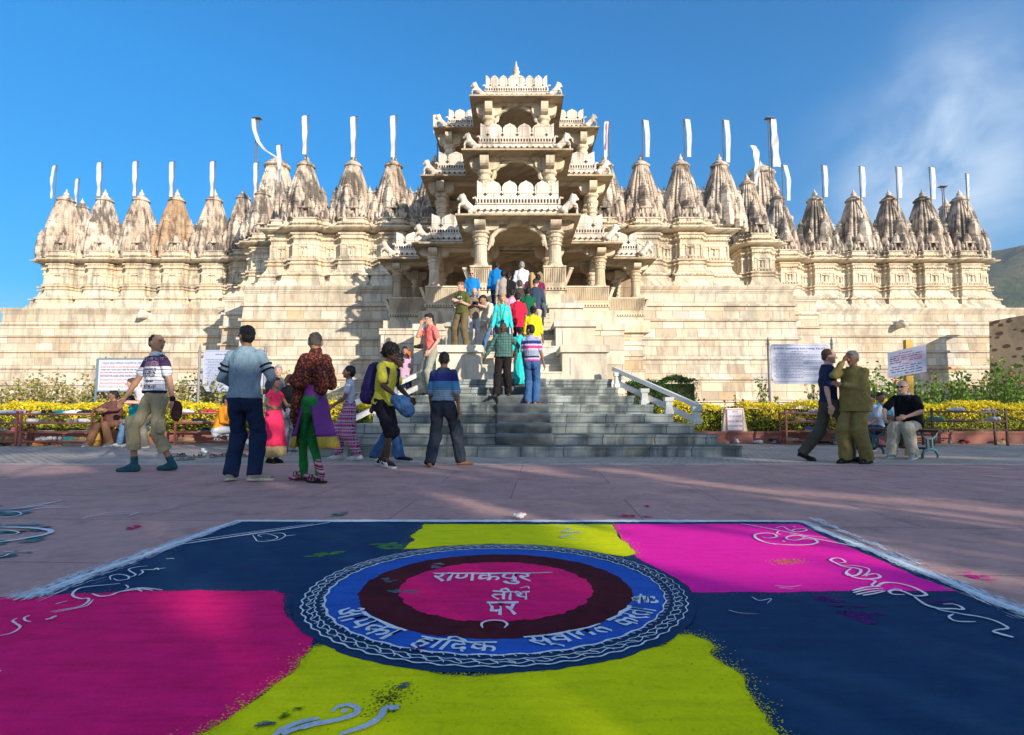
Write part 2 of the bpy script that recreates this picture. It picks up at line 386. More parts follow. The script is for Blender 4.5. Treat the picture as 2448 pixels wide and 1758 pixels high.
def shrine_row(cs, w, y0, name_y, zs=ZW, wallm=M_wing, xa=None, xb=None, closeL=False, closeR=False):
    plan = []
    xa = xa if xa is not None else cs[0] - w / 2; xb = xb if xb is not None else cs[-1] + w / 2
    if closeL: plan += [(xa, y0 + 6)]
    plan.append((xa, y0))
    for c in cs: plan += bay_plan(c, w, y0)[1:-1]
    plan.append((xb, y0))
    if closeR: plan += [(xb, y0 + 6)]
    mb = MB(); profile_wall(mb, plan, [(zs + z, o) for z, o in WPROF])
    # carved blocks along the mouldings
    for (xa_, ya_), (xb_, yb_) in zip(plan, plan[1:]):
        if abs(yb_ - ya_) > .01 or xb_ - xa_ < .1: continue
        for zz, o, hh, pw in ((.66, .50, .07, .13), (1.64, .045, .09, .11), (2.66, .105, .07, .10), (3.24, .15, .09, .09), (3.44, .19, .06, .12)):
            n = max(1, int((xb_ - xa_ + .3) / (pw * 1.5)))
            for i in range(n):
                x = xa_ - .12 + (i + .5) * (xb_ - xa_ + .24) / n; mb.box(x - pw / 2, x + pw / 2, ya_ - o - .035, ya_ - o + .05, zs + zz, zs + zz + hh)
        if xb_ - xa_ > .5:
            w_ = xb_ - xa_
            for f in (.0, .30, .70, 1.0): x = xa_ + w_ * f; mb.box(x - .045, x + .045, ya_ - .05, ya_ + .05, zs + 1.66, zs + 2.34)
            cx_ = (xa_ + xb_) / 2; mb.box(cx_ - .17, cx_ + .17, ya_ - .09, ya_, zs + 1.72, zs + 1.80); mb.box(cx_ - .19, cx_ + .19, ya_ - .11, ya_, zs + 2.22, zs + 2.28); mb.lathe([(zs + 1.80, .06), (zs + 2.0, .075), (zs + 2.08, .04), (zs + 2.18, .05), (zs + 2.22, .01)], cx_, ya_ - .03, 8)
    tpart(mb, 'shrine_wall', wallm)
    mb = MB()
    mb.box(xa + .15, xb - .15, y0 + .05, y0 + 5, zs + 3.6, zs + 3.95)
    for c in cs:
        for k, (dx, dy, r, h) in enumerate(((-.86, -.05, .17, .75), (-.70, -.10, .15, .62), (-.46, -.30, .17, .80), (-.30, -.42, .15, .62), (.30, -.42, .15, .62), (.46, -.30, .17, .80), (.70, -.10, .15, .62), (.86, -.05, .17, .75), (1.0, .05, .15, .7))):
            mini_turret(mb, c + dx * w / 2, y0 + dy + .12, zs + 3.78, r, h * 1.05, 8)
        # niche aedicule in front of each spire
        mb.box(c - .26, c + .26, y0 - .48, y0 + .1, zs + 3.78, zs + 3.98)
        for k in range(9): mb.lathe([(zs + 3.80, .05), (zs + 3.95, .055), (zs + 4.05, .02)], c - .86 * w / 2 + k * .215 * w / 2, y0 - .52, 6)
        for s in (-1, 1): mb.box(c + s * .2 - .05, c + s * .2 + .05, y0 - .44, y0 - .3, zs + 3.98, zs + 4.30)
        mb.box(c - .15, c + .15, y0 - .25, y0 + .1, zs + 3.98, zs + 4.31); mb.box(c - .31, c + .31, y0 - .5, y0 + .1, zs + 4.30, zs + 4.38)
        mini_turret(mb, c, y0 - .22, zs + 4.38, .24, .62, 8)
    tpart(mb, 'turret_row', M_spire)
ZS = ZW + 3.75
# inner rows -------------------------------------------------
def xs(pix, y, Y): return [at(p, y, Y).x for p in pix]
def row_spires(pix, Y, ytop, w, brown=()):
    for i, p in enumerate(pix):
        q = at(p, ytop, Y)      # underside of the amalaka
        h = (q.z - ZS) / .985
        spire(q.x, Y, ZS, w, h, 1 if i in brown else 0)
IL = [732, 845, 941, 1040]; IR = [1445, 1532, 1627, 1720]
row_spires(IL, 31.1, 402, 2.05); row_spires(IR, 31.1, 402, 2.05)
cl = xs(IL, 600, 30.0); w_in = (cl[2] - cl[0]) / 2
shrine_row(cl, 2.15, 30.15, 0, xa=at(648, 600, 30.15).x, closeL=True, xb=cl[-1] + 1.2)
cr = xs([1443, 1545, 1648, 1722], 600, 30.0)
shrine_row(cr[:3], 2.1, 30.15, 0, xb=at(1740, 600, 30.15).x, xa=cr[0] - 1.2, closeR=True)
# stepped corners
for pix, Y, am in ((628, 32.85, 470), (582, 36.2, 478)):
    q = at(pix, 600, Y); shrine_row([q.x + .1], 1.9, Y, 0, closeL=True, closeR=True)
    r = at(pix, am, Y + 1.2); spire(r.x, Y + 1.2, ZS, 1.9, (r.z - ZS) / .985)
for pix, Y, am, ax in ((1812, 32.85, 446, 1786), (1877, 36.2, 481, 1858)):
    q = at(pix, 600, Y); shrine_row([q.x], 1.9, Y, 0, closeL=True, closeR=True)
    r = at(ax, am, Y + 1.2); spire(r.x, Y + 1.2, ZS, 1.95, (r.z - ZS) / .985)
# outer rows -------------------------------------------------
OL = [158, 251, 338, 423, 513]; OR = [1948, 2041, 2125, 2205, 2294]
row_spires(OL, 37.5, 484, 2.2, brown=(3,)); row_spires(OR, 37.5, 484, 2.2)
cl = xs([150, 243, 332, 422, 514], 640, 36.4); shrine_row(cl, 2.3, 36.5, 0, closeL=True, xa=cl[0] - 1.25, xb=cl[-1] + 1.3)
cr = xs([1965, 2055, 2142, 2225, 2312], 640, 36.4); shrine_row(cr, 2.3, 36.5, 0, closeR=True, xb=cr[-1] + 1.3, xa=cr[0] - 1.4)
# spires of the far side rows seen between
for pix, am, Y in ((196, 500, 44), (2262, 500, 44), (330, 515, 46)):
    q = at(pix, am, Y); spire(q.x, Y, ZS, 2.1, (q.z - ZS) / .985)
# great shikharas behind
for pix, am, Y, w in ((663, 404, 40, 3.7), (1818, 422, 40, 4.0), (520 + 60, 500, 38.5, 2.2)):
    q = at(pix, am, Y); o = spire(q.x, Y, ZS - .8, w, (q.z - ZS + .8) / .985, 0, 'great_spire')
# roof terrace body behind the rows, closing the temple from behind
mb = MB(); mb.box(cr[-1] - .6, cl[0] + .6, 37.5, 60, 0, ZS - .3); tpart(mb, 'terrace_block', M_wing)
mb = MB(); mb.box(at(660, 600, 31).x, at(1735, 600, 31).x, 31.2, 50, 0, ZS + .1); tpart(mb, 'hall_block', M_wing)

# ---- entrance porch ----------------------------------------
XC = at(1238, 500, 21).x
Z1, E1, Z2, E2, Z3, E3 = 4.95, 7.72, 8.95, 11.42, 12.6, 15.45
porch_eaves = []
def eave(xh, y0, y1, z, t=.42, ov=.95):
    """thin sloping canopy slab, seen from below"""
    mb = MB()
    def rect(hx, ya, yb, zz): return [(XC - hx, ya, zz), (XC + hx, ya, zz), (XC + hx, yb, zz), (XC - hx, yb, zz)]
    mb.rings([rect(xh, y0, y1, z), rect(xh, y0, y1, z + .07), rect(xh - ov * .55, y0 + ov * .55, y1, z + .22), rect(xh - ov, y0 + ov, y1, z + .34)], cap=True)
    # soffit set 1 mm below with ceiling recess
    mb.rings([rect(xh - .004, y0 + .004, y1, z - .002), rect(xh - ov, y0 + ov, y1, z + .16), rect(xh - ov - .02, y0 + ov + .02, y1, z + .16)], cap=True)
    # thin ribs under the slope
    n = int(2 * (xh - ov) / .32)
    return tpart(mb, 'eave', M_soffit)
def beam(x0, x1, y0, y1, z0, z1, parent=None, m=M_porch, name='beam'):
    mb = MB(); mb.box(x0, x1, y0, y1, z0, z0 + (z1 - z0) * .35); mb.box(x0 - .002, x1 + .002, y0 - .04, y1 + .04, z0 + (z1 - z0) * .35, z0 + (z1 - z0) * .7); mb.box(x0, x1, y0 - .02, y1 + .02, z0 + (z1 - z0) * .7, z1)
    return tpart(mb, name, m)
def pillar_mesh(h, r=.24):
    mb = MB()
    mb.lathe([(0, r * 1.15, 'q'), (.12 * h, r * 1.15, 'q'), (.13 * h, r * .95, 'q'), (.16 * h, r * 1.05)], seg=16)
    mb.lathe([(.155 * h, r * .92), (.20 * h, r * .98), (.21 * h, r * .88), (.55 * h, r * .82), (.56 * h, r * .98), (.585 * h, r * .98), (.59 * h, r * .84), (.62 * h, r * .86), (.63 * h, r * 1.0), (.655 * h, r * 1.0), (.66 * h, r * .85),
              (.70 * h, r * .9), (.72 * h, r * 1.12), (.75 * h, r * 1.18), (.77 * h, r * .9), (.79 * h, r * .95), (.81 * h, r * 1.25), (.835 * h, r * 1.3)], seg=16)
    mb.lathe([(.835 * h, r * 1.05, 'q'), (.86 * h, r * 1.1, 'q'), (.87 * h, r * .8, 'q'), (1.0 * h, r * .95, 'q')], seg=16)
    # garland beads around the shaft
    for k in range(10):
        a = 2 * pi * k / 10; mb.lathe([(.665 * h, .01), (.672 * h, r * .14), (.69 * h, r * .14), (.70 * h, .01)], cos(a) * r * .86, sin(a) * r * .86, 5)
    # four curved brackets under the beam
    for a in (0, pi / 2, pi, 3 * pi / 2):
        pts = [(.75, .86), (1.5, .862), (1.95, .875), (2.3, .90), (2.45, .93), (2.5, .96), (2.5, .999), (.6, .999)]
        w = r * .72; ca, sa = cos(a), sin(a)
        R = [[(p[0] * r * ca - s * w * sa, p[0] * r * sa + s * w * ca, p[1] * h) for p in pts] for s in (-1, 1)]
        mb.rings(R)
    return mb
_pm = {}
def pillar(x, y, z0, z1, r=.24):
    k = (round(z1 - z0, 2), r)
    if k not in _pm: _pm[k] = pillar_mesh(z1 - z0, r).mesh('pillar', M_porch)
    return tplace('pillar', _pm[k], (x, y, z0))
def merlon_pts(w, h):
    o = [(-w * .5, 0), (-w * .5, h * .36), (-w * .44, h * .40), (-w * .47, h * .50), (-w * .465, h * .62), (-w * .41, h * .76), (-w * .30, h * .87), (-w * .12, h * .95), (0, h * 1.03)]
    return o + [(-a, b) for a, b in o[-2::-1]]
M_hole = plain('painted_hole_shade', (.06, .05, .04), .95, .1, 5, 0)  # dark colour stands for the shade inside holes and carving
def parapet(xh, y0, y1, z0, n, fr=.58, mh=.82):
    """carved frieze and merlons around three sides; z0 top of the eave"""
    mb = MB(); mh_ = MB()
    x0, x1 = XC - xh, XC + xh
    th = .14
    def bands(ax, a0, a1, c):        # ax: 'x' run along x at y=c ; 'y' run along y at x=c (thickness inward)
        L = [(0, .10, .05), (.10, .26, .10), (.26, .32, .01), (.32, .50, .06), (.50, .58, .0)]
        for (u0, u1, pr) in L:
            if ax == 'x': mb.box(a0 - pr, a1 + pr, c - pr, c + th, z0 + u0 * fr / .58, z0 + u1 * fr / .58)
            else:
                s = -1 if c < XC else 1; xa, xb = sorted((c + s * pr, c - s * th))
                mb.box(xa, xb, a0 + th + .002, a1, z0 + u0 * fr / .58, z0 + u1 * fr / .58)
    bands('x', x0, x1, y0); bands('y', y0, y1, x0); bands('y', y0, y1, x1)
    # dentils and lattice holes on the frieze, drawn as shade-dark blocks
    k = int(2 * xh / .115)
    for i in range(k):
        x = x0 + (i + .5) * 2 * xh / k
        mh_.box(x - .03, x + .03, y0 - .072, y0 - .05, z0 + .36 * fr / .58, z0 + .48 * fr / .58)
        if i % 2 == 0: mh_.add([(x - .05, y0 - .112, z0 + .13), (x + .0, y0 - .112, z0 + .05), (x + .07, y0 - .112, z0 + .09), (x + .03, y0 - .112, z0 + .16)], [(0, 1, 2, 3)])
    w = 2 * xh / n
    zt = z0 + fr
    w = 2 * xh / n
    for i in range(n + 1):
        x = x0 + i * w; pts = merlon_pts(w * .998, mh)
        if i == 0: pts = [p for p in pts if p[0] > 0] ; pts = [(0, 0)] + [(0, mh * 1.03)] + pts
        elif i == n: pts = [p for p in pts if p[0] < 0] + [(0, mh * 1.03), (0, 0)]
        mb.extrude_xz([(x + a, zt + b) for a, b in pts], y0 + .02, y0 + .02 + th * .8)
        # raised inner petal
        if 0 < i < n:
            mb.extrude_xz([(x + a * .74, zt + mh * .08 + b * .84) for a, b in pts], y0 + .006, y0 + .02)
        if i < n:
            xx = x + w / 2; zz = zt + mh * .17; k = w / .62
            for dx, dz in ((0, 0), (.042, 0), (-.042, 0), (0, .042), (0, -.042)):
                mh_.box(xx + dx * k - .02 * k, xx + dx * k + .02 * k, y0 + .000, y0 + .03, zz + dz * k - .02 * k, zz + dz * k + .02 * k)
    ns = max(1, int((y1 - y0) / w))
    for s, c in ((-1, x0), (1, x1)):
        for i in range(ns):
            y = y0 + .16 + (i + .5) * w; pts = merlon_pts(w, mh); xa, xb = sorted((c, c - s * th * .8))
            mb.rings([[(xx, y + a, zt + b) for a, b in pts] for xx in (xa, xb)])
    o = tpart(mb, 'parapet', M_parapet); tpart(mh_, 'pierced_hole_shade', M_hole, parent=o)
    return o
# lion statue: one remeshed body shared by all
def remeshed(prims_mb, name, m, vox, smooth=3, disp=0.0, dscale=6.0):
    me = prims_mb.mesh(name)
    o = bpy.data.objects.new('remesh_helper', me); C.objects.link(o)
    r = o.modifiers.new('r', 'REMESH'); r.mode = 'VOXEL'; r.voxel_size = vox; r.use_smooth_shade = True
    if smooth:
        s = o.modifiers.new('s', 'SMOOTH'); s.iterations = smooth; s.factor = .6
    dg = bpy.context.evaluated_depsgraph_get()
    out = bpy.data.meshes.new_from_object(o.evaluated_get(dg)); out.name = name
    bpy.data.objects.remove(o); bpy.data.meshes.remove(me)
    if disp:
        n = len(out.vertices); co = np.empty(n * 3); out.vertices.foreach_get('co', co); no = np.empty(n * 3); out.vertices.foreach_get('normal', no)
        co = co.reshape(-1, 3); no = no.reshape(-1, 3)
        x, y, z = (co * dscale).T
        w = np.sin(x * 2.1 + np.sin(z * 1.3 + y) * 2) * np.sin(z * 1.7 + np.sin(x * 1.9) * 1.5 + y * .7) + .6 * np.sin(z * 3.9 + x * 2.3 + np.sin(y * 3) * 1.2) * np.sin(y * 2.9 + 1)
        co += no * (w * disp)[:, None]; out.vertices.foreach_set('co', co.ravel()); out.update()
    out.materials.clear(); out.materials.append(m)
    out.polygons.foreach_set('use_smooth', [True] * len(out.polygons))
    return out
def ell(mb, c, r, rot=None, seg=14, nz=9):
    """ellipsoid"""
    R = []; c = Vector(c)
    for i in range(1, nz):
        a = pi * i / nz; z = -cos(a); k = sin(a)
        ring = []
        for j in range(seg):
            p = Vector((r[0] * k * cos(2 * pi * j / seg), r[1] * k * sin(2 * pi * j / seg), r[2] * z))
            if rot is not None: p = rot @ p
            ring.append(c + p)
        R.append(ring)
    mb.rings(R)
def cap(mb, a, ra, b, rb, seg=12, sx=1.0):
    """tapered capsule; sx flattens the cross-section across its second axis"""
    a, b = Vector(a), Vector(b); d = b - a
    if d.length < 1e-5: d = Vector((0, 0, 1e-4))
    t = d.normalized(); u = t.cross(Vector((0, 1, 0)))
    if u.length < .2: u = t.cross(Vector((1, 0, 0)))
    u.normalize(); w = t.cross(u); R = []
    for k in (.99, .85, .5): R.append((a - t * ra * k, ra * sqrt(max(0, 1 - k * k)) + .0005))
    R.append((a, ra)); R.append((b, rb))
    for k in (.5, .85, .99): R.append((b + t * rb * k, rb * sqrt(max(0, 1 - k * k)) + .0005))
    mb.rings([[c + u * (r * cos(2 * pi * j / seg)) + w * (r * sx * sin(2 * pi * j / seg)) for j in range(seg)] for c, r in R])
def lion_mesh():
    mb = MB()      # rearing lion on a raked plinth, faces -X
    mb.rings([[(-.5, -.17, 0), (.5, -.17, 0), (.5, .17, 0), (-.5, .17, 0)], [(-.5, -.17, .12), (.5, -.17, .05), (.5, .17, .05), (-.5, .17, .12)]])
    cap(mb, (-.12, 0, .62), .20, (.20, 0, .36), .17); cap(mb, (-.16, 0, .68), .19, (-.26, 0, .86), .18)
    ell(mb, (-.30, 0, .96), (.20, .17, .19)); cap(mb, (-.38, 0, .93), .11, (-.50, 0, .88), .075); cap(mb, (-.22, .12, 1.08), .05, (-.22, .13, 1.15), .02); cap(mb, (-.22, -.12, 1.08), .05, (-.22, -.13, 1.15), .02)
    for s in (-1, 1):
        cap(mb, (-.22, s * .12, .64), .10, (-.42, s * .12, .56), .07); cap(mb, (-.42, s * .12, .56), .06, (-.47, s * .12, .40), .05)
        cap(mb, (.22, s * .11, .34), .14, (.05, s * .12, .22), .08); cap(mb, (.05, s * .12, .22), .07, (.18, s * .12, .1), .06); cap(mb, (.18, s * .12, .1), .06, (.02, s * .12, .09), .05)
    mb.tube([(.34, 0, .34), (.47, 0, .5), (.44, 0, .78), (.34, 0, .98), (.2, 0, .92)], [.06, .05, .05, .06, .06], 8)
    cap(mb, (-.47, 0, .1), .07, (-.47, 0, .45), .05)
    return remeshed(mb, 'lion_statue', M_parapet, .03, 2)
me_lion = lion_mesh()
def lion(x, y, z, yaw, s=.95): return tplace('lion_statue', me_lion, (x, y, z), rot=(0, 0, yaw), sc=(s, s, s))
# ---- the stack of tiers: (eave half width, eave front y, back y, eave z, parapet half, parapet y, merlons)
def tier(xh, y0, y1, z, n, ov=.95, fr=.55, mh=.72, lions=True, pb=None):
    eave(xh, y0, y1, z, ov=ov)
    px = xh - ov + .22; py = y0 + ov - .22
    parapet(px, py, min(y1, py + 3.2), z + .30, n, fr, mh)
    if lions:
        for s in (-1, 1): lion(XC + s * (xh - .42), y0 + .62, z + .16, 0 if s < 0 else pi, .74)
tier(2.23, 20.15, 25.5, E1, 5, fr=.64, mh=.62)
tier(2.28, 23.0, 28, E2, 5, fr=.60, mh=.60)
tier(2.20, 26.1, 31.5, E3, 7, fr=.55, mh=.60)
tier(4.38, 23.6, 29.6, E1 - .004, 9, fr=.6, mh=.60)
tier(4.36, 25.6, 31, E2 - .004, 9, fr=.58, mh=.58)
tier(4.30, 29.1, 34, E3 - .004, 12, fr=.52, mh=.56)
tier(6.36, 26.0, 29.9, E1 - .008, 14, fr=.58, mh=.58)
# pillars and beams per storey
PR = 1.36
for s in (-1, 1):
    pillar(XC + s * PR, 20.95, 5.86, E1 - .10, .27); pillar(XC + s * PR, 24.3, Z1, E1 - .05, .25); pillar(XC + s * PR, 27.0, Z1, E1 - .05, .25)
    pillar(XC + s * 3.53, 24.45, 5.86, E1 - .10, .25); pillar(XC + s * 3.53, 26.9, Z1, E1 - .08, .23)
    pillar(XC + s * 5.55, 26.85, 5.86, E1 - .12, .23); pillar(XC + s * 4.9, 28.2, Z1, E1 - .12, .2)
    pillar(XC + s * PR, 23.85, E1 + .5, E2 - .10, .25); pillar(XC + s * PR, 26.4, E1 + .5, E2 - .1, .22)
    pillar(XC + s * 3.5, 26.45, E1 + .5, E2 - .10, .24); pillar(XC + s * 3.5, 28.6, E1 + .5, E2 - .10, .24)
    pillar(XC + s * 1.32, 26.95, E2 + .4, E3 - .10, .24); pillar(XC + s * 1.32, 29.8, E2 + .4, E3 - .10, .22)
    pillar(XC + s * 3.53, 29.95, E2 + .4, E3 - .10, .24); pillar(XC + s * 3.53, 32.3, E2 + .4, E3 - .10, .22)
for (yy, xx, zz) in ((20.95, PR, E1), (24.3, PR, E1), (24.45, 3.53, E1), (26.9, 3.53, E1), (26.85, 5.55, E1 - .01), (23.85, PR, E2), (26.4, PR, E2), (26.45, 3.5, E2), (26.95, 1.32, E3), (29.8, 1.32, E3), (29.95, 3.53, E3)):
    beam(XC - xx - .55, XC + xx + .55, yy - .17, yy + .17, zz - .10, zz + .17)
for (x, ya, yb, zz) in ((PR, 21.15, 24.1, E1), (3.53, 24.64, 29, E1), (5.55, 27.04, 29, E1 - .01), (PR, 24.05, 26.2, E2), (3.5, 26.64, 30, E2), (1.32, 27.15, 29.6, E3), (3.53, 30.15, 33, E3)):
    for s in (-1, 1): beam(XC + s * x - .16, XC + s * x + .16, ya, yb, zz - .098, zz + .168)
# leaning struts with hanging bells between the front pillars
def strut(x, y, z, s, k=1.0):
    mb = MB(); mb.tube([(x, y, z - .95 * k), (x + s * .10 * k, y, z - .72 * k), (x + s * .16 * k, y, z - .45 * k), (x + s * .34 * k, y, z - .25 * k), (x + s * .62 * k, y, z - .12 * k), (x + s * .80 * k, y, z - .02)], [.035, .075, .09, .085, .10, .05], 8)
    mb.tube([(x + s * .16 * k, y, z - .45 * k), (x + s * .17 * k, y, z - .62 * k), (x + s * .17 * k, y, z - .8 * k)], [.07, .08, .02], 8)
    tpart(mb, 'strut', M_porch)
for (xx, yy, zz, k) in ((PR, 20.95, E1 - .08, 1.0), (PR, 23.85, E2 - .08, 1.0), (1.32, 26.95, E3 - .08, .95)):
    for s in (-1, 1): strut(XC + s * (xx - .26), yy, zz, -s, k)
# scalloped arch inside the hall
mb = MB(); R = 1.12; outer = []; inner = []
for i in range(61):
    a = pi * i / 60; sc_ = R * (1 - .09 * abs(sin(a * 4.5)) ** .7); inner.append((XC + sc_ * cos(a), 6.05 + sc_ * .92 * sin(a)))
    outer.append((XC + (R + .26) * cos(a), min(6.05 + (R + .3) * sin(a), E1 - .25)))
for yy0, yy1 in ((25.4, 25.6),):
    b = len(mb.v)
    for y in (yy0, yy1):  # both faces
        mb.v += [(p[0], y, p[1]) for p in inner] + [(p[0], y, p[1]) for p in outer]
    n = 61
    for i in range(n - 1):
        mb.f += [(b + i, b + i + 1, b + n + i + 1, b + n + i), (b + 2 * n + i, b + 3 * n + i, b + 3 * n + i + 1, b + 2 * n + i + 1), (b + i, b + 2 * n + i, b + 2 * n + i + 1, b + i + 1), (b + n + i, b + n + i + 1, b + 3 * n + i + 1, b + 3 * n + i)]
tpart(mb, 'scalloped_arch', M_interior)
# inner hall: floors, back walls with a doorway, rear lintels
mb = MB(); mb.box(XC - 2.0, XC + 2.0, 20.45, 29, 4.4, Z1); mb.box(XC - 4.1, XC - 2.0, 23.9, 29, 4.4, Z1 - .003); mb.box(XC + 2.0, XC + 4.1, 23.9, 29, 4.4, Z1 - .003)
mb.box(XC - 6.1, XC - 4.1, 26.4, 29, 4.4, Z1 - .006); mb.box(XC + 4.1, XC + 6.1, 26.4, 29, 4.4, Z1 - .006); tpart(mb, 'porch_floor', M_porch)
mb = MB()
for s in (-1, 1):
    a, b = sorted((XC + s * 1.0, XC + s * 6.2)); mb.box(a, b, 28.75, 29.05, Z1, E1 + .1)
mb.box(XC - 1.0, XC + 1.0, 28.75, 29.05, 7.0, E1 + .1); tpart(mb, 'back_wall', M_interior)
mb = MB()
for s in (-1, 1):
    mb.box(XC + s * 1.12 - .1, XC + s * 1.12 + .1, 28.6, 28.74, Z1, 7.1)
mb.box(XC - 1.4, XC + 1.4, 28.58, 28.74, 7.1, 7.3); tpart(mb, 'doorway', M_porch)
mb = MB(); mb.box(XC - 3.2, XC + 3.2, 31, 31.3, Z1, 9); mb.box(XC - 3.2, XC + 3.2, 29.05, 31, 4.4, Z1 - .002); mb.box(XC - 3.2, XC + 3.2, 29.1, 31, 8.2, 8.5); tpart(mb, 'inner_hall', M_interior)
# upper storey back walls (in deep shade) and ceilings
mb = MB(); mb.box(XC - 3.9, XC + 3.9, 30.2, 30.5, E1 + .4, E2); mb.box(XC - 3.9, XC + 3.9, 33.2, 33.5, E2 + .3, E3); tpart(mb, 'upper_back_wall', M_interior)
# stepped corbelled ceiling ribs visible under the front bays
for (yy, xx, zz) in ((21.2, 1.15, E1), (24.1, 1.1, E2), (27.2, 1.1, E3)):
    mb = MB()
    for k in range(4):
        r = 1.12 - k * .2; z = zz - .02 + k * .05 + .04; y0_, y1_ = yy + .1 + k * .22, yy + 2.7 - k * .22
        mb.box(XC - r - .1, XC - r, y0_, y1_, z, z + .1); mb.box(XC + r, XC + r + .1, y0_, y1_, z, z + .1); mb.box(XC - r, XC + r, y0_ - .1, y0_, z + .002, z + .102); mb.box(XC - r, XC + r, y1_, y1_ + .1, z + .002, z + .102)
    tpart(mb, 'corbelled_ceiling', M_porch)
# domed roof on top with finial
mb = MB(); mb.lathe([(E3 + .3, 1.45, 'q'), (E3 + 1.0, 1.45, 'q')], XC, 29, 24)
mb.lathe([(E3 + 1.0, 1.40), (E3 + 1.15, 1.36), (E3 + 1.5, 1.15), (E3 + 1.8, .85), (E3 + 2.0, .55), (E3 + 2.1, .3)], XC, 29, 32)
dome = tpart(mb, 'dome', M_parapet, smooth=False)
mb = MB(); mb.lathe([(E3 + 2.05, .36), (E3 + 2.2, .42), (E3 + 2.26, .25), (E3 + 2.36, .22), (E3 + 2.55, .33), (E3 + 2.68, .2), (E3 + 2.78, .13), (E3 + 2.9, .2), (E3 + 3.02, .11), (E3 + 3.12, .14), (E3 + 3.2, .07), (E3 + 3.5, .015)], XC, 29, 16)
mb.build('finial', M_parapet, dome, True)
# ---- seat backs (leaning balustrades)
def seatback(x0, x1, y0, z1=5.93, hh=.62, side=0, ylen=2.2):
    mb = MB(); mg = MB()
    L = .24
    def panel(A, B, out):
        A, B, out = Vector(A), Vector(B), Vector(out)
        n = max(4, int((B - A).length / .075))
        lo = .0
        mb.rings([[A, A + out * L + Vector((0, 0, hh)), A + out * (L - .09) + Vector((0, 0, hh)), A - out * .09], [B, B + out * L + Vector((0, 0, hh)), B + out * (L - .09) + Vector((0, 0, hh)), B - out * .09]])
        mb.rings([[A + out * (L - .03) + Vector((0, 0, hh)), A + out * (L + .05) + Vector((0, 0, hh)), A + out * (L + .05) + Vector((0, 0, hh + .06)), A + out * (L - .12) + Vector((0, 0, hh + .06))], [B + out * (L - .03) + Vector((0, 0, hh)), B + out * (L + .05) + Vector((0, 0, hh)), B + out * (L + .05) + Vector((0, 0, hh + .06)), B + out * (L - .12) + Vector((0, 0, hh + .06))]])
        t = (B - A).normalized()
        for i in range(n):
            c = A + (B - A) * ((i + .5) / n)
            p0 = c + out * (L * .22 + .012) + Vector((0, 0, hh * .22)); p1 = c + out * (L * .93 + .02) + Vector((0, 0, hh * .95))
            mb.bar(p0, p1, .035, .035)
    z0 = z1 - hh
    panel((x0, y0, z0), (x1, y0, z0), (0, -1, 0))
    if side: 
        xx = x1 if side > 0 else x0
        panel((xx, y0, z0), (xx, y0 + ylen, z0), (side, 0, 0))
    # moulded base below
    pr = [(0, .0), (-.04, .05), (-.16, .05), (-.18, .0), (-.30, -.02), (-.34, .03), (-.42, .03), (-.44, -.05), (-.62, -.06), (-.66, .0), (-.76, .02), (-.8, -.06), (-1.2, -.07)]
    for (a, oa), (b, ob) in zip(pr, pr[1:]):
        if abs(a - b) < .03: continue
        o = max(oa, ob) if oa == ob else (oa + ob) / 2
        sx0 = x0 - (o if side < 0 else 0); sx1 = x1 + (o if side > 0 else 0)
        mb.box(sx0, sx1, y0 - o, y0 + (ylen if side else .5), z0 + b, z0 + a - .0005)
    n = int((x1 - x0) / .11)
    for i in range(n):
        x = x0 + (i + .5) * (x1 - x0) / n
        mg.box(x - .025, x + .025, y0 - .054, y0 - .04, z0 - .14, z0 - .07)
    o = tpart(mb, 'balcony', M_porch); tpart(mg, 'carved_band_shade', M_hole, parent=o)  # dark blocks on the band paint the shade in its carving
    o.location = (0, -29, 0)
ax0, ax1 = at(1176, 640, 20.7).x, at(1298, 640, 20.7).x
seatback(XC - 1.72, ax0, 20.72, side=-1, ylen=3.0); seatback(ax1, XC + 1.72, 20.72, side=1, ylen=3.0)
seatback(XC - 3.82, XC - 1.75, 24.1, side=-1, ylen=2.3); seatback(XC + 1.75, XC + 3.82, 24.1, side=1, ylen=2.3)
seatback(XC - 5.85, XC - 3.88, 26.55, side=-1, ylen=2.2); seatback(XC + 3.88, XC + 5.85, 26.55, side=1, ylen=2.2)
# podium below the porch
mb = MB()
PP = [(-.1, .25), (.5, .2), (.52, .12), (1.5, .12), (1.52, .05), (2.6, .05), (2.62, .1), (2.7, .1), (2.72, 0), (3.3, 0), (3.32, .08), (3.42, .08), (3.44, 0), (3.8, -.02), (3.82, .06), (3.95, .09), (3.98, -.02), (4.2, -.04), (4.22, .03), (4.32, .03), (4.34, -.06), (4.5, -.06)]
profile_wall(mb, [(XC - 5.8, 29), (XC - 5.8, 26.6), (XC - 3.75, 26.6), (XC - 3.75, 24.2), (XC - 1.7, 24.2), (XC - 1.7, 20.9), (XC + 1.7, 20.9), (XC + 1.7, 24.2), (XC + 3.75, 24.2), (XC + 3.75, 26.6), (XC + 5.8, 26.6), (XC + 5.8, 29)], PP)
tpart(mb, 'podium', M_plinth)
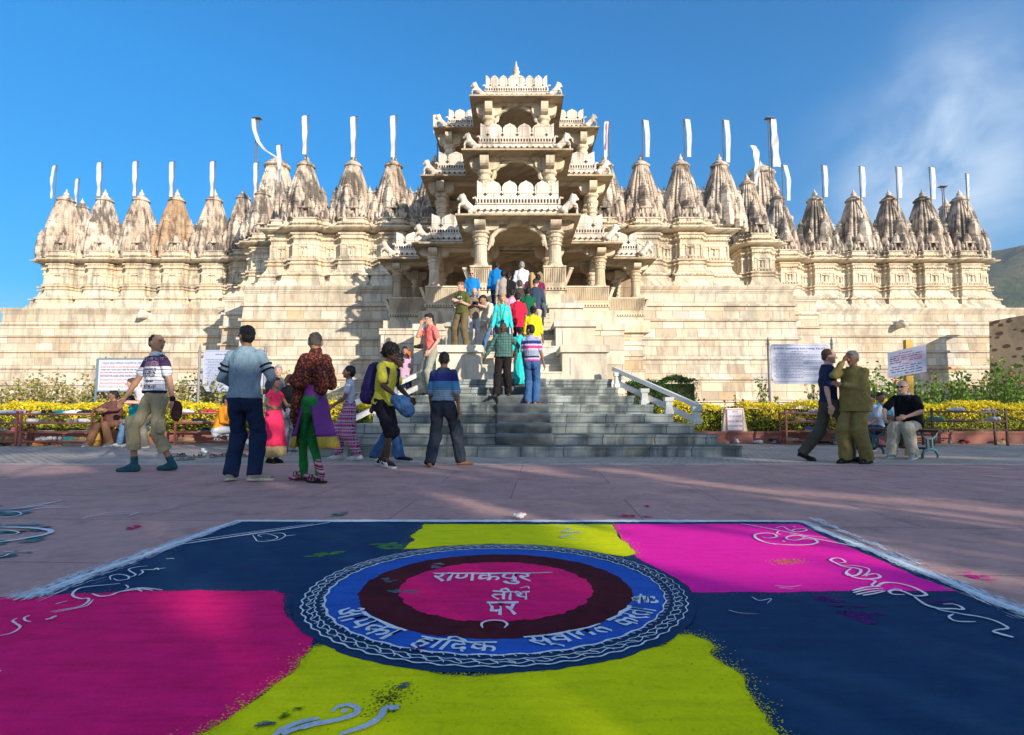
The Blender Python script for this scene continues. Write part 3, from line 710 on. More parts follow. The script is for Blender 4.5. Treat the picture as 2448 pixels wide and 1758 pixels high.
# ================================================================ STAIRCASE
stairs = empty('staircase', (XC, 12, 0), label='wide pyramid-shaped grey stone staircase leading up to the temple porch', cat='staircase')
def spart(mb, name, m, label=None, parent=None):
    o = mb.build(name, m, parent or stairs)
    if parent is None: o.location = (-XC, -12, 0)
    if label: o['label'] = label
    return o
RS = .1875; TR = .33; Y0 = 10.42
HW = [3.88, 3.57, 3.26, 2.95, 2.64, 2.35, 2.06, 1.98]
mb = MB(); rj = random.Random(3)
for k in range(8):
    y = Y0 + k * TR; h = HW[k]; z = RS * k; zz = z + RS; n = .018
    # riser block slightly irregular, with thin nosing
    mb.box(XC - h + .015, XC + h - .015, y + n, 13.6 + .002 * k, z - .01, zz - .045); mb.box(XC - h, XC + h, y, 13.6 + .002 * k + .001, zz - .045, zz)
spart(mb, 'lower_steps', M_steps)
mb = MB(); NU = 18; RU = (Z1 - RS * 8) / NU; TU = (20.6 - 13.05) / NU
for k in range(NU):
    y = 13.05 + k * TU; z = RS * 8 + k * RU
    mb.box(XC - .92, XC + .92, y, 20.9, z, z + RU - .035); mb.box(XC - .92, XC + .92, y - .02, 20.9, z + RU - .035, z + RU)
spart(mb, 'upper_steps', M_pedestal)
def upper_z(y): return RS * 8 + max(0, math.floor((y - 13.03) / TU) + 1) * RU
def lower_z(y): return max(0, min(8, math.floor((y - Y0) / TR) + 1)) * RS
def pedestal(s, y0, y1, z0, z1, xa=.92, xb=1.93):
    mb = MB(); a, b = sorted((XC + s * xa, XC + s * xb))
    mb.box(a, b, y0 + .05, y1, z0, z1 - .17)
    mb.box(a - .05, b + .05, y0 - .03, y1, z1 - .17, z1 - .02); mb.rings([[(a - .05, y0 - .03, z1 - .0205), (b + .05, y0 - .03, z1 - .0205), (b + .05, y1, z1 - .0205), (a - .05, y1, z1 - .0205)], [(a, y0 + .02, z1), (b, y0 + .02, z1), (b, y1, z1), (a, y1, z1)]])
    mb.box(a - .02, b + .02, y0 + .03, y0 + .3, z0, z0 + .12)
    # raised square panel on the front
    mb.box(a + .18, b - .22, y0 + .035, y0 + .06, z0 + .12, z1 - .28)
    return spart(mb, 'pedestal', M_pedestal)
for s in (-1, 1):
    pedestal(s, 13.05, 14.95, RS * 8, 2.30); pedestal(s, 14.95, 17.6, RS * 8, 3.16); pedestal(s, 17.6, 20.7, RS * 8, 4.12)
    mb = MB(); a, b = sorted((XC + s * 1.95, XC + s * 3.25)); mb.box(a, b, 17.9, 24, 0, 3.3); mb.box(a - .04, b + .04, 17.85, 24, 3.3, 3.5); spart(mb, 'side_block', M_plinth)
mb = MB(); mb.box(XC - 4.75, XC - 3.3, 20, 26.4, 0, 3.45); mb.box(XC - 4.8, XC - 3.27, 19.95, 26.4, 3.45, 3.66); spart(mb, 'side_block', M_plinth)
mb = MB(); mb.box(XC - 1.93, XC + 1.93, 13.58, 20.6, 0, 1.49); spart(mb, 'core', M_plinth)
# marble hand rails
def rail(s):
    r = empty('hand_rail', (XC + s * 2.7, 12, 0), label=('white marble hand rail right of the steps, beside the clipped hedge' if s > 0 else 'white marble hand rail left of the steps, behind the white tee girl'), cat='hand rail')
    P = [(2.08, 12.62, 7 * RS), (2.5, 11.98, 5 * RS), (2.9, 11.62, 4 * RS), (3.34, 11.28, 3 * RS)]
    base = Vector((XC + s * 2.7, 12, 0))
    pts = [Vector((XC + s * a, b, c)) - base for a, b, c in P]
    for p in pts:
        m = MB(); z = p.z; h = .33
        m.lathe([(z, .085, 'q'), (z + .08, .085, 'q'), (z + .09, .065, 'q'), (z + h - .09, .06, 'q'), (z + h - .08, .085, 'q'), (z + h, .09, 'q')], p.x, p.y, 12); m.build('newel', M_white, r)
    m = MB(); a, b = pts[0] + Vector((0, 0, .37)), pts[-1] + Vector((0, 0, .36)); m.bar(a + (a - b).normalized() * .12 , b - (a - b).normalized() * .1, .12, .085); m.build('top_rail', M_white, r)
    m = MB(); a, b = pts[0] + Vector((0, 0, .1)), pts[-1] + Vector((0, 0, .06)); m.bar(a, b, .07, .10); m.build('bottom_rail', M_white, r)
rail(1); rail(-1)
# carpet lying over the steps
mb = MB(); pts = []
rj = random.Random(5)
for k in range(1, 8):
    y = Y0 + k * TR; z = RS * k
    pts += [(y - .004, z + .018), (y - .018, z + .03), (y - .035, z + RS * .40), (y - .085 + rj.uniform(-.008, .008), z + RS - .045), (y - .085, z + RS - .015), (y - .065, z + RS + .018), (y + .05, z + RS + .016), (y + TR - .05, z + RS + .012)]
pts = [(Y0 + TR - .02, RS + .02)] + pts
NX = 24; vs = []; fs = []
for i, (y, z) in enumerate(pts):
    for j in range(NX + 1):
        u = j / NX; hw = .525
        vs.append((XC - hw + 2 * hw * u + .008 * sin(i * 1.3), y + .006 * sin(u * 17 + i), z + .004 * sin(u * 11 + i * .7)))
for i in range(len(pts) - 1):
    for j in range(NX): a = i * (NX + 1) + j; fs.append((a, a + 1, a + NX + 2, a + NX + 1))
mb.add(vs, fs)
M_carpet = plain('grey_felt_carpet', (.13, .15, .16), .95, .25, 9, .5)
car = mb.build('carpet', M_carpet, None, True); tag(car, 'dark grey felt runner laid up the middle of the lower steps', 'carpet')
m_ = car.modifiers.new('s', 'SOLIDIFY'); m_.thickness = .012
# ================================================================ GROUND
def sheet(name, pts, z, m, kind='structure'):
    mb = MB(); mb.add([(p[0], p[1], z) for p in pts], [tuple(range(len(pts)))]); o = mb.build(name, m); tag(o, kind=kind); return o
def ground_mat(name, a, b, slab, joint, rough=.8, bump=.25, sc=1.0, dirt=(.1, .08, .07)):
    t = NT(name); P = t.pos(); x, y, z = t.sep(P)
    br = t.n('ShaderNodeTexBrick'); br.offset = .45; br.inputs['Brick Width'].default_value = slab[0]; br.inputs['Row Height'].default_value = slab[1]; br.inputs['Scale'].default_value = 1
    br.inputs['Mortar Size'].default_value = joint; br.inputs['Mortar Smooth'].default_value = .3; br.inputs['Color1'].default_value = (.1, .1, .1, 1); br.inputs['Color2'].default_value = (.9, .9, .9, 1)
    t.l(t.mapv(P, (1, 1, 1), (.3, .55, 0), (0, 0, radians(3) if slab[0] > .5 else radians(45))), br.inputs['Vector'])
    n = t.noise(P, 1.1, 6, .65, .4); n2 = t.noise(P, 14, 5, .7)
    c = t.mix(t.ramp(n, [(.35, 0), (.65, 1)]), a, b)
    c = t.mix(t.math('MULTIPLY', br.outputs['Color'], .3), c, tuple(k * .65 for k in b))
    c = t.mix(t.math('MULTIPLY', t.ramp(n2, [(.5, 0), (.8, 1)]), .4), c, tuple(min(1, k * 1.6) for k in a))
    c = t.mix(t.math('MULTIPLY', t.ramp(t.noise(P, 3.1, 6, .7), [(.50, 0), (.72, 1)]), .5), c, dirt)
    c = t.mix(t.math('MULTIPLY', br.outputs['Fac'], .7 if slab[0] > .5 else .4), c, dirt)
    t.bump(t.math('SUBTRACT', t.math('MULTIPLY', n2, .5), br.outputs['Fac']), bump, .006 * sc)
    return t.fin(c, rough, .3)
M_plaza = ground_mat('red_sandstone_paving', (.52, .31, .28), (.41, .245, .23), (1.9, 1.2), .007)
M_cobble = ground_mat('grey_cobble_paving', (.50, .43, .37), (.36, .31, .275), (.12, .12), .012, bump=.7, sc=2)
M_strip = ground_mat('pale_stone_strip', (.55, .46, .38), (.46, .38, .32), (1.2, .5), .006)
M_earth = ground_mat('dry_earth', (.26, .20, .13), (.19, .15, .09), (9, 7), .0001)
sheet('ground', [(-1500, -900), (1500, -900), (1500, 1500), (-1500, 1500)], -.012, M_earth)
yb = gr(1224, 1112).y
sheet('plaza_paving', [(-26, -14), (26, -14), (26, yb), (-26, yb)], -.004, M_plaza)
sheet('pale_paving_strip', [(-26, yb), (26, yb), (26, yb + .30), (-26, yb + .30)], -.002, M_strip)
sheet('cobble_pavement', [(-26, yb + .30), (26, yb + .30), (26, 14.75), (-26, 14.75)], -.004, M_cobble)
# garden kerb walls and hedges
M_kerb = plain('red_sandstone_kerb', (.30, .12, .09), .8, .2, 4, .3)
def kerb(x0, x1, y, label):
    mb = MB(); mb.box(x0, x1, y, y + .16, -.01, .24); mb.box(x0 - .01, x1 + .01, y - .02, y + .18, .24, .30)
    o = mb.build('kerb_wall', M_kerb); tag(o, label, 'kerb wall'); return o
kerb(3.2, 24, 14.75, 'low red sandstone kerb wall along the right flower bed'); kerb(-24, -3.2, 14.75, 'low red sandstone kerb wall behind the left shoe racks')
sheet('flower_bed', [(-30, 14.9), (30, 14.9), (30, 35.5), (-30, 35.5)], .05, M_earth)
# leaves ---------------------------------------------------------------
def leaf_mat(name, cols, rough=.55):
    t = NT(name); P = t.pos(); w = t.n('ShaderNodeTexWhiteNoise'); 
    q = t.n('ShaderNodeVectorMath', operation='SNAP'); t.l(P, q.inputs[0]); q.inputs[1].default_value = (.06, .06, .06); t.l(q.outputs[0], w.inputs['Vector'])
    c = t.ramp(t.math('ADD', t.math('MULTIPLY', w.outputs['Value'], .55), t.math('MULTIPLY', t.noise(P, 1.6, 3), .45)), cols)
    t.fin(c, rough, .3)
    tr = t.n('ShaderNodeBsdfTranslucent'); t.l(c, tr.inputs[0]); ms = t.n('ShaderNodeMixShader'); ms.inputs[0].default_value = .3
    t.l(t.p.outputs[0], ms.inputs[1]); t.l(tr.outputs[0], ms.inputs[2]); t.l(ms.outputs[0], t.out.inputs[0]); return t.m
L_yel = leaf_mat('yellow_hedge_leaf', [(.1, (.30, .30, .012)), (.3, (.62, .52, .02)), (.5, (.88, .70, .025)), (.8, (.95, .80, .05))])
L_yg = leaf_mat('lower_hedge_leaf', [(.1, (.08, .13, .012)), (.4, (.26, .32, .02)), (.7, (.60, .56, .03))])
L_grn = leaf_mat('dark_green_leaf', [(.1, (.012, .045, .008)), (.5, (.03, .10, .012)), (.8, (.07, .18, .02))])
L_rose = leaf_mat('rose_leaf', [(.1, (.05, .09, .02)), (.35, (.16, .22, .04)), (.5, (.38, .36, .09)), (.7, (.60, .40, .19)), (.9, (.66, .58, .32))])
L_rose_g = leaf_mat('fresh_rose_leaf', [(.1, (.03, .08, .012)), (.4, (.09, .20, .02)), (.7, (.24, .38, .05)), (.95, (.50, .46, .12))])
L_tree = leaf_mat('tree_leaf', [(.1, (.03, .06, .01)), (.5, (.06, .11, .02)), (.9, (.10, .16, .03))])
M_bark = plain('tree_bark', (.16, .11, .07), .9, .3, 8, .6)
M_flower = plain('orange_red_petal', (.75, .12, .05), .6, .2, 30, 0)
M_flower2 = plain('pink_petal', (.75, .2, .25), .6, .2, 30, 0)
def leaves(mb, pts, size, rnd, ar=.55):
    """many small bent leaf faces"""
    n = len(pts); P = np.array(pts); R = np.random.RandomState(rnd)
    d = R.normal(size=(n, 3)); d /= np.linalg.norm(d, axis=1)[:, None]
    e = np.cross(d, R.normal(size=(n, 3))); e /= np.linalg.norm(e, axis=1)[:, None] + 1e-9
    s = size * R.uniform(.6, 1.3, n)[:, None]
    A = P - d * s * .5; B = P + e * s * ar * .5 ; Cc = P + d * s * .5; D = P - e * s * ar * .5
    b = len(mb.v)
    mb.v += [tuple(v) for q in zip(A, B, Cc, D) for v in q]
    mb.f += [(b + 4 * i, b + 4 * i + 1, b + 4 * i + 2, b + 4 * i + 3) for i in range(n)]
def raw_mesh(mb, name, m):
    me = bpy.data.meshes.new(name); me.from_pydata(mb.v, [], mb.f); me.materials.append(m); me.update(); return me
def hedge(x0, x1, y0, y1, z0, z1, mt, label, seed, n=None, size=.062, inner=L_yg, name='hedge', bumpy=.05):
    R = np.random.RandomState(seed); vol = (x1 - x0) * ((y1 - y0) * 1 + (z1 - z0) * 2)
    n = n or int(vol * 850)
    pts = []
    while len(pts) < n:
        f = R.rand(); x = R.uniform(x0, x1); w = bumpy * (sin(x * 3.1 + seed) + .6 * sin(x * 7.7))
        if f < .42: p = (x, R.uniform(y0, y1), z1 + w + R.normal() * .03 - abs(R.normal()) * .02)
        elif f < .9:
            z = R.uniform(z0, z1 + w); p = (x, y0 + R.normal() * .035 + .03 + .05 * sin(x * 5 + z * 4), z)
        else:
            p = (R.choice([x0, x1]) + R.normal() * .04, R.uniform(y0, y1), R.uniform(z0, z1))
        pts.append(p)
    o = empty(name, ((x0 + x1) / 2, y0, 0), label=label, cat='hedge')
    P = np.array(pts) - np.array([(x0 + x1) / 2, y0, 0])
    top = P[:, 2] > (z0 + (z1 - z0) * .62) + .12 * np.sin(P[:, 0] * 4)  # yellow hedges: brighter leaf colour above, darker green below
    a = MB(); leaves(a, P[top], size, seed); link('top_growth', raw_mesh(a, 'outer', mt), o)
    o.children[0].name = 'upper_leaves'
    a = MB(); leaves(a, P[~top], size, seed + 1); link('lower_leaves', raw_mesh(a, 'inner', inner), o)
    k = MB(); xm = (x0 + x1) / 2
    k.box(x0 - xm + .06, x1 - xm - .06, .12, y1 - y0 - .1, z0, z1 - .12); k.build('twigs', plain('hedge_twig', (.05, .05, .02), .9, .3, 20, .4), o)
    return o
hx = lambda p, y=15: (p - 1224) / FPX * y
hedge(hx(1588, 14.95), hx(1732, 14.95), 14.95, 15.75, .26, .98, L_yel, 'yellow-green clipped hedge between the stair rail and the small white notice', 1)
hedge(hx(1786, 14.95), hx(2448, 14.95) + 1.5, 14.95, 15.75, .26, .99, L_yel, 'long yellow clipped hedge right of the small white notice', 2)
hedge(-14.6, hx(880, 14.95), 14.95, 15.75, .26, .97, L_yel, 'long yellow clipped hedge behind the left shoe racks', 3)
hedge(hx(1506, 18.5), hx(1656, 18.5), 18.0, 19.4, .1, 1.78, L_grn, 'dark green rounded hedge behind the right stair rail', 4, size=.06, inner=L_grn, bumpy=.09)
# rose bushes -----------------------------------------------------------
def bush(x, y, h, w, mt, label, seed, n=420, flowers=0, group=None, fm=None):
    R = np.random.RandomState(seed); o = empty('rose_bush', (x, y, .05), label=label, cat='bush', group=group)
    st = MB(); tips = []
    for k in range(9):
        a = R.uniform(0, 2 * pi); r = w * R.uniform(.15, .5); hh = h * R.uniform(.55, 1.05)
        p1 = (cos(a) * r * .4, sin(a) * r * .4, hh * .5); p2 = (cos(a) * r, sin(a) * r, hh)
        st.tube([(0.02 * cos(a), .02 * sin(a), 0), p1, p2], [.014, .010, .005], 5); tips.append((p1, p2))
    st.build('stem', M_bark, o)
    P = []
    for i in range(n):
        p1, p2 = tips[R.randint(len(tips))]; t = R.uniform(.0, 1.08); q = np.array(p1) * (1 - t) + np.array(p2) * t; q = q + R.normal(size=3) * w * .13 * (1.15 - .5 * t)
        q[2] = max(.05, q[2]); P.append(q)
    lf = MB(); leaves(lf, P, .105, seed, .7); link('foliage', raw_mesh(lf, 'leaves', mt), o)
    if flowers:
        f = MB()
        for i in range(flowers):
            p1, p2 = tips[R.randint(len(tips))]; c = np.array(p2) + R.normal(size=3) * .06; ell(f, c, (.035, .035, .03), seg=6, nz=5)
        f.build('blossom', fm or M_flower, o)
    return o
rr = random.Random(11)
side_names = {'L': 'left', 'R': 'right'}
k = 0
for i in range(30):       # left bed, dense and tan
    x = -18.5 + i * .44 + rr.uniform(-.15, .15); y = 16.4 + (i % 3) * .75; h = 1.75 - .25 * (i % 2) + rr.uniform(-.2, .2)
    if x > -6.3: break
    bush(x, y, h, 1.25, L_rose, 'dry tan and green rose bush in the left flower bed behind the yellow hedge', 100 + i, 520, 1, 'rose bushes in the left flower bed', M_flower2)
for i in range(11):
    x = -6.4 + i * .42; bush(x, 17.3 + (i % 2) * .8, 1.0 + rr.uniform(-.2, .55), .9, L_rose, 'sparse pale rose bush near the temple wall left of the staircase', 150 + i, 260, 0, 'sparse rose bushes left of the staircase')
for i in range(9):        # right, sparse in front of wall
    x = 5.6 + i * .62 + rr.uniform(-.15, .15); bush(x, 18.6 + (i % 2) * .6, 1.35 + rr.uniform(-.35, .45), .55, L_rose_g, 'thin leggy rose bush with small leaves against the right temple wall', 180 + i, 90 if i < 4 else 150, 1, 'thin rose bushes right of the small notice')
for i in range(26):       # right end, dense green
    x = 10.6 + i * .42 + rr.uniform(-.12, .12); bush(x, 16.8 + (i % 3) * .7, 1.75 + rr.uniform(-.25, .35), 1.2, L_rose_g, 'dense green rose bush with orange blossoms behind the right yellow hedge', 200 + i, 520, 3, 'rose bushes in the right flower bed')
# ---- rough stone rampart at the far right ----------------------------
t = NT('rubble_stone'); P = t.pos(); x, y, z = t.sep(P); u_ = t.math('SUBTRACT', x, y)
vv = t.comb(t.math('MULTIPLY', u_, 1.5), 0.0, t.math('MULTIPLY', z, 3.6))
d = t.vor(vv, 1.0, 'F1'); cc = t.vor(vv, 1.0, 'F1', 1); g = t.n('ShaderNodeSeparateColor'); t.l(cc, g.inputs[0])
core = t.ramp(t.math('ADD', d, t.math('MULTIPLY', g.outputs[1], .4)), [(.36, 1), (.46, 0)])
c = t.mix(t.noise(P, 2.0, 6), (.50, .40, .27), (.66, .55, .38)); c = t.mix(t.ramp(t.noise(P, .8, 5), [(.5, 0), (.7, .7)]), c, (.26, .21, .16))
c = t.mix(t.math('MULTIPLY', core, .9), c, (.13, .095, .07)); t.bump(t.math('ADD', t.math('MULTIPLY', core, -.8), t.noise(P, 5, 6)), .9, .1); M_rubble = t.fin(c, .95, .15)
mb = MB(); cx, cy, R0 = 37.6, 33.2, 9.9; pr = []
for i in range(25):
    a = pi + radians(-2) + radians(100) * i / 24; pr.append((a, cx + R0 * cos(a), cy + R0 * sin(a)))
rows = []
topz = lambda i: 6.0 + .18 * min(1, i / 7) - .02 * i
for z, o in ((-.05, .35), (1.5, .25), (3.2, .14), (5.0, .04), (0, 0)):
    rows.append([(cx + (R0 + o) * cos(a), cy + (R0 + o) * sin(a), z if z else topz(i)) for i, (a, px, py) in enumerate(pr)])
rows.append([(cx + (R0 - .9) * cos(a), cy + (R0 - .9) * sin(a), topz(i) + .03) for i, (a, px, py) in enumerate(pr)])
mb.rings(rows, cap=False, closed=False)
ram = mb.build('rampart', M_rubble); tag(ram, 'curved rough rubble stone rampart at the far right beside the temple wall', 'stone wall')
# ---- hills ------------------------------------------------------------
t = NT('scrub_hill'); P = t.pos(); n = t.noise(P, .035, 8, .7); n2 = t.noise(P, .16, 6, .75)
c = t.ramp(t.math('ADD', t.math('MULTIPLY', n, .6), t.math('MULTIPLY', n2, .4)), [(.38, (.03, .06, .025)), (.48, (.08, .11, .045)), (.56, (.17, .15, .08)), (.66, (.30, .22, .14))])
t.bump(n2, 1.0, 6); M_hill = t.fin(c, 1.0, .1)
def hill(x0, x1, yc, dep, crest, name):
    nx, ny = 70, 26; vs = []; fs = []
    for j in range(ny):
        v = j / (ny - 1)
        for i in range(nx):
            u = i / (nx - 1); x = x0 + (x1 - x0) * u; h = crest(u)
            w = sin(pi * v) ** .8
            nz_ = noise.fractal(Vector((x * .014, v * 4, 1.7)), .9, 2.1, 5) * 14
            vs.append((x, yc + (v - .5) * dep + nz_, -2 + h * w + nz_ * w * .8))
    for j in range(ny - 1):
        for i in range(nx - 1): a = j * nx + i; fs.append((a, a + 1, a + nx + 1, a + nx))
    mb = MB(); mb.add(vs, fs); o = mb.build(name, M_hill, None, True); tag(o, kind='structure')
def crest_r(u):
    return 128 * min(1, u / .26) ** .7 * (1 - .30 * max(0, (u - .45))) + 6 * sin(u * 21) if u < 1 else 60
hill(150, 900, 420, 320, crest_r, 'hill')
hill(-900, -380, 520, 260, lambda u: 55 * sin(pi * min(1, u * 1.02)) ** .6, 'hill')
# ---- trees behind the photographer that shade the plaza ---------------
def seg_d(p, a, b):
    ap = p - a; ab = b - a; h = np.clip((ap @ ab) / (ab @ ab), 0, 1); return np.linalg.norm(ap - h[:, None] * ab, axis=1)
LIT = []      # ground strokes where the foliage has openings
for (xa, ya, xb, yb_, w) in ((1250, 1121, 1370, 1138, .10), (1430, 1121, 1560, 1134, .11), (1560, 1146, 1700, 1161, .09), (1740, 1162, 2470, 1228, .09), (1860, 1188, 2470, 1256, .075), (1960, 1180, 2300, 1202, .05),
        (1310, 1234, 1480, 1242, .05), (1040, 1178, 1225, 1234, .05), (1460, 1268, 1980, 1284, .20), (1480, 1296, 2080, 1318, .22), (1590, 1345, 2030, 1385, .12), (1390, 1262, 1480, 1280, .1), (505, 1428, 545, 1450, .10),
        (0, 1095, 120, 1128, .35), (60, 1086, 200, 1092, .3), (2170, 1340, 2460, 1400, .10), (1100, 1110, 1330, 1118, .12), (1765, 1096, 1900, 1103, .15), (2000, 1085, 2460, 1098, .2), (250, 1082, 560, 1086, .2), (0, 1340, 120, 1350, .05)):
    a, b = gr(xa, ya), gr(xb, yb_); LIT.append((np.array([a.x, a.y]), np.array([b.x, b.y]), w))
SV = np.array(SUN)
def thin(P, R):
    G = P[:, :2] - SV[:2] * (P[:, 2] / SV[2])[:, None]; keep = np.ones(len(P), bool)
    for a, b, w in LIT: keep &= ~(seg_d(G, a, b) < w * 1.15 + .03 * R.normal(size=len(P)) + .12)
    edge = 16.9 + .7 * np.sin(G[:, 0] * .9 + 1) + .5 * np.sin(G[:, 0] * 2.3) + np.where((G[:, 0] > 4.0) & (G[:, 0] < 9.5), 1.6, 0) - np.where(G[:, 0] < -5, 1.1, 0)
    keep &= ~((G[:, 1] > edge) & (R.rand(len(P)) < .985)); return keep
def shade_tree(x, y, zc0, zc1, r, seed, n=3400, gap=.5, lf=.26):
    R = np.random.RandomState(seed); o = empty('shade_tree', (x, y, 0), label='leafy tree behind the plaza, out of the picture', cat='tree', group='trees behind the plaza')
    tk = MB(); tk.tube([(0, 0, -.05), (.1, .05, zc0 * .6), (0, .1, (zc0 + zc1) * .42)], [.34, .26, .16], 9)
    cl = []
    for k in range(26):
        a = R.uniform(0, 2 * pi); rr_ = r * sqrt(R.rand()) * .95; z = R.uniform(zc0, zc1)
        f = 1 - .35 * max(0, (z - (zc0 + zc1) / 2) / (zc1 - zc0)) ; c = np.array([cos(a) * rr_ * f, sin(a) * rr_ * f, z]); cl.append(c)
        if k % 3 == 0: tk.tube([(0, .05, zc0 * .75), tuple(c * [.5, .5, .8]), tuple(c)], [.1, .06, .02], 6)
    tk.build('trunk', M_bark, o)
    P = []
    for c in cl:
        m = n // len(cl); v = R.normal(size=(m, 3)) * r * np.array([.22, .22, .16]) ; P.append(c + v)
    P = np.concatenate(P); P = P[P[:, 2] > zc0 * .55]; P = P[thin(P + np.array([x, y, 0]), R)]
    g = MB(); leaves(g, P, lf, seed, .75); link('crown', raw_mesh(g, 'crown', L_tree), o)
ts = random.Random(21)
SHIFT = 0.0
TREES = []
for i in range(9):
    TREES.append((-6 + i * 5.0 + ts.uniform(-.8, .8), -9.5 + ts.uniform(-1.2, 1.2), 2.6, 8.0 + ts.uniform(-.5, .5), 3.1))
for i in range(9):
    TREES.append((-1 + i * 5.4 + ts.uniform(-.8, .8), -17 + ts.uniform(-1.2, 1.2), 3.0, 10.1 + ts.uniform(-.6, .5), 3.4))
for i, a in enumerate(TREES): shade_tree(*a, 300 + i)
thin_ = thin; thin = lambda P, R: np.ones(len(P), bool)
shade_tree(31.6, -13.6, 11.9, 14.0, 1.5, 400, n=420)

# ---- air: thin even haze over the valley ------------------------------
mb = MB(); mb.box(-1450, 1450, -850, 900, -14, 165); t = NT('valley_haze'); t.t.nodes.remove(t.p); pv = t.n('ShaderNodeVolumePrincipled'); pv.inputs['Density'].default_value = .0005; pv.inputs['Color'].default_value = (.80, .88, 1.0, 1); pv.inputs['Anisotropy'].default_value = .2
t.l(pv.outputs[0], t.out.inputs['Volume']); hz = mb.build('haze', t.m); tag(hz, kind='stuff')
# ================================================================ FLAGS
t = NT('white_flag_cloth'); P = t.pos(); c = t.mix(t.noise(P, 2, 4), (.80, .80, .79), (.88, .88, .87)); t.fin(c, .8, .2)
tr = t.n('ShaderNodeBsdfTranslucent'); t.l(c, tr.inputs[0]); ms = t.n('ShaderNodeMixShader'); ms.inputs[0].default_value = .35
t.l(t.p.outputs[0], ms.inputs[1]); t.l(tr.outputs[0], ms.inputs[2]); t.l(ms.outputs[0], t.out.inputs[0]); M_flag = t.m
M_pole = plain('dark_iron_pole', (.13, .12, .11), .6, .2, 10, .2, .4)
M_red = plain('faded_red_stripe', (.55, .12, .10), .8, .1, 10, 0)
def ribbon(name, pts, wid, m, parent, wave=.016, n=26):
    """long narrow cloth hanging along pts"""
    P = [Vector(p) for p in pts]; L = [0]
    for a, b in zip(P, P[1:]): L.append(L[-1] + (b - a).length)
    vs = []; fs = []; ph = P[0].x * 7
    for i in range(n + 1):
        d = L[-1] * i / n; k = max(j for j in range(len(L)) if L[j] <= d + 1e-9); k = min(k, len(P) - 2)
        f = (d - L[k]) / (L[k + 1] - L[k]); c = P[k].lerp(P[k + 1], f); w = wid if not hasattr(wid, '__len__') else wid[0] + (wid[1] - wid[0]) * i / n
        tw = .22 * sin(i * .3 + ph)
        for s in (-1, -.33, .33, 1):
            vs.append((c.x + s * w / 2 * cos(tw), c.y + s * w / 2 * sin(tw) + wave * sin(i * .6 + s * 2 + ph), c.z))
    for i in range(n):
        for j in range(3): a = i * 4 + j; fs.append((a, a + 1, a + 5, a + 4))
    mb = MB(); mb.add(vs, fs); o = mb.build(name, m, parent, True); return o
D = 2448 / 2268.0
def flag(px, top, bot, Y, label, side=1, w=.27, lean=0, pole_top=None, red=False, base=None, sub=False):
    """px/top/bot in the 2268-wide view; side = where the pole stands from the cloth"""
    a = at(px * D, top * D, Y); b = at((px + lean) * D, bot * D, Y)
    o = empty('flag', (a.x + side * w * .62, Y, ZS + 1.0), label=label, cat='flag', group='white flags on the temple spires')
    O = o.location
    zt = (a.z if pole_top is None else at(px * D, pole_top * D, Y).z) + .05
    m = MB(); m.tube([(0, 0, 0), (0, 0, zt - O.z)], .028, 6); m.build('pole', M_pole, o)
    m = MB(); m.bar((-side * w * 1.25, -.06, a.z - O.z + .02), (side * .12, -.06, a.z - O.z + .02), .03, .03)
    for k in (1, 2): m.bar((-side * .12, -.05, a.z - O.z - .16 * k), (side * .14, -.05, a.z - O.z - .16 * k), .02, .02)
    m.build('crossbar', M_pole, o)
    ribbon('cloth', [(a.x - O.x, -.08, a.z - O.z), (a.x * .6 + b.x * .4 - O.x + .02 * lean, -.10, a.z * .6 + b.z * .4 - O.z), (b.x - O.x, -.12, b.z - O.z)], (w, w * .72), M_flag, o)
    if red: ribbon('red_stripe', [(a.x - O.x, -.12, a.z - O.z - .1), (b.x - O.x, -.16, b.z - O.z + .4)], (.05, .04), M_red, o)
    return o
FL = [(122, 368, 441, 37, 'leftmost', 1, .18, -5), (172, 397, 458, 43, 'narrow', 1, .2, -2), (221, 361, 436, 37, 'second', 1, .30, 0), (300, 359, 436, 37, 'third', 1, .28, 0), (381, 360, 438, 37, 'fourth', 1, .28, 0),
      (471, 359, 437, 37, 'fifth', 1, .28, 0), (567, 362, 440, 35.4, 'sixth', 1, .24, 0), (617, 323, 405, 35, 'x', 1, .26, 3)]
spots = ['over the leftmost spire of the left wing', 'short and narrow, between the two leftmost spires', 'over the second spire from the left end', 'over the third spire from the left end', 'over the brown spire in the left wing',
         'over the spire just right of the brown one', 'beside the tall thin pole left of the great spire', 'in front of the left great spire']
for f, s_ in zip(FL, spots): flag(f[0], f[1], f[2], f[3], 'white flag strip ' + s_, f[5], f[6], f[7])
for (px, top, bot, s_) in ((675, 258, 344, 'over the tall spire right of the left great spire'), (782, 260, 350, 'over the middle spire of the left inner row'), (870, 258, 350, 'over the spire nearest the porch on the left')):
    flag(px, top, bot, 30.9, 'tall white flag ' + s_, 1, .29, 1)
flag(964, 256, 300, 30.9, 'white flag half hidden behind the left upper porch tiers', 1, .22, 0, red=False)
flag(1343, 271, 350, 30.9, 'white flag with a red stripe just right of the porch tiers', 1, .24, -2, red=True)
for (px, top, bot, s_) in ((1430, 268, 350, 'over the second spire right of the porch'), (1522, 266, 350, 'over the third spire right of the porch'), (1608, 268, 362, 'over the fourth spire right of the porch')):
    flag(px, top, bot, 30.9, 'tall white flag ' + s_, -1, .29, 3)
flag(1738, 367, 446, 35.6, 'white flag leaning beside the right great spire', -1, .28, 7)
for (px, top, bot, s_) in ((1826, 368, 438, 'over the leftmost spire of the right wing'), (1909, 370, 438, 'over the second spire of the right wing'), (1990, 371, 440, 'over the middle spire of the right wing'), (2064, 372, 443, 'over the fourth spire of the right wing')):
    flag(px, top, bot, 36.8, 'white flag strip ' + s_, -1, .28, 2)
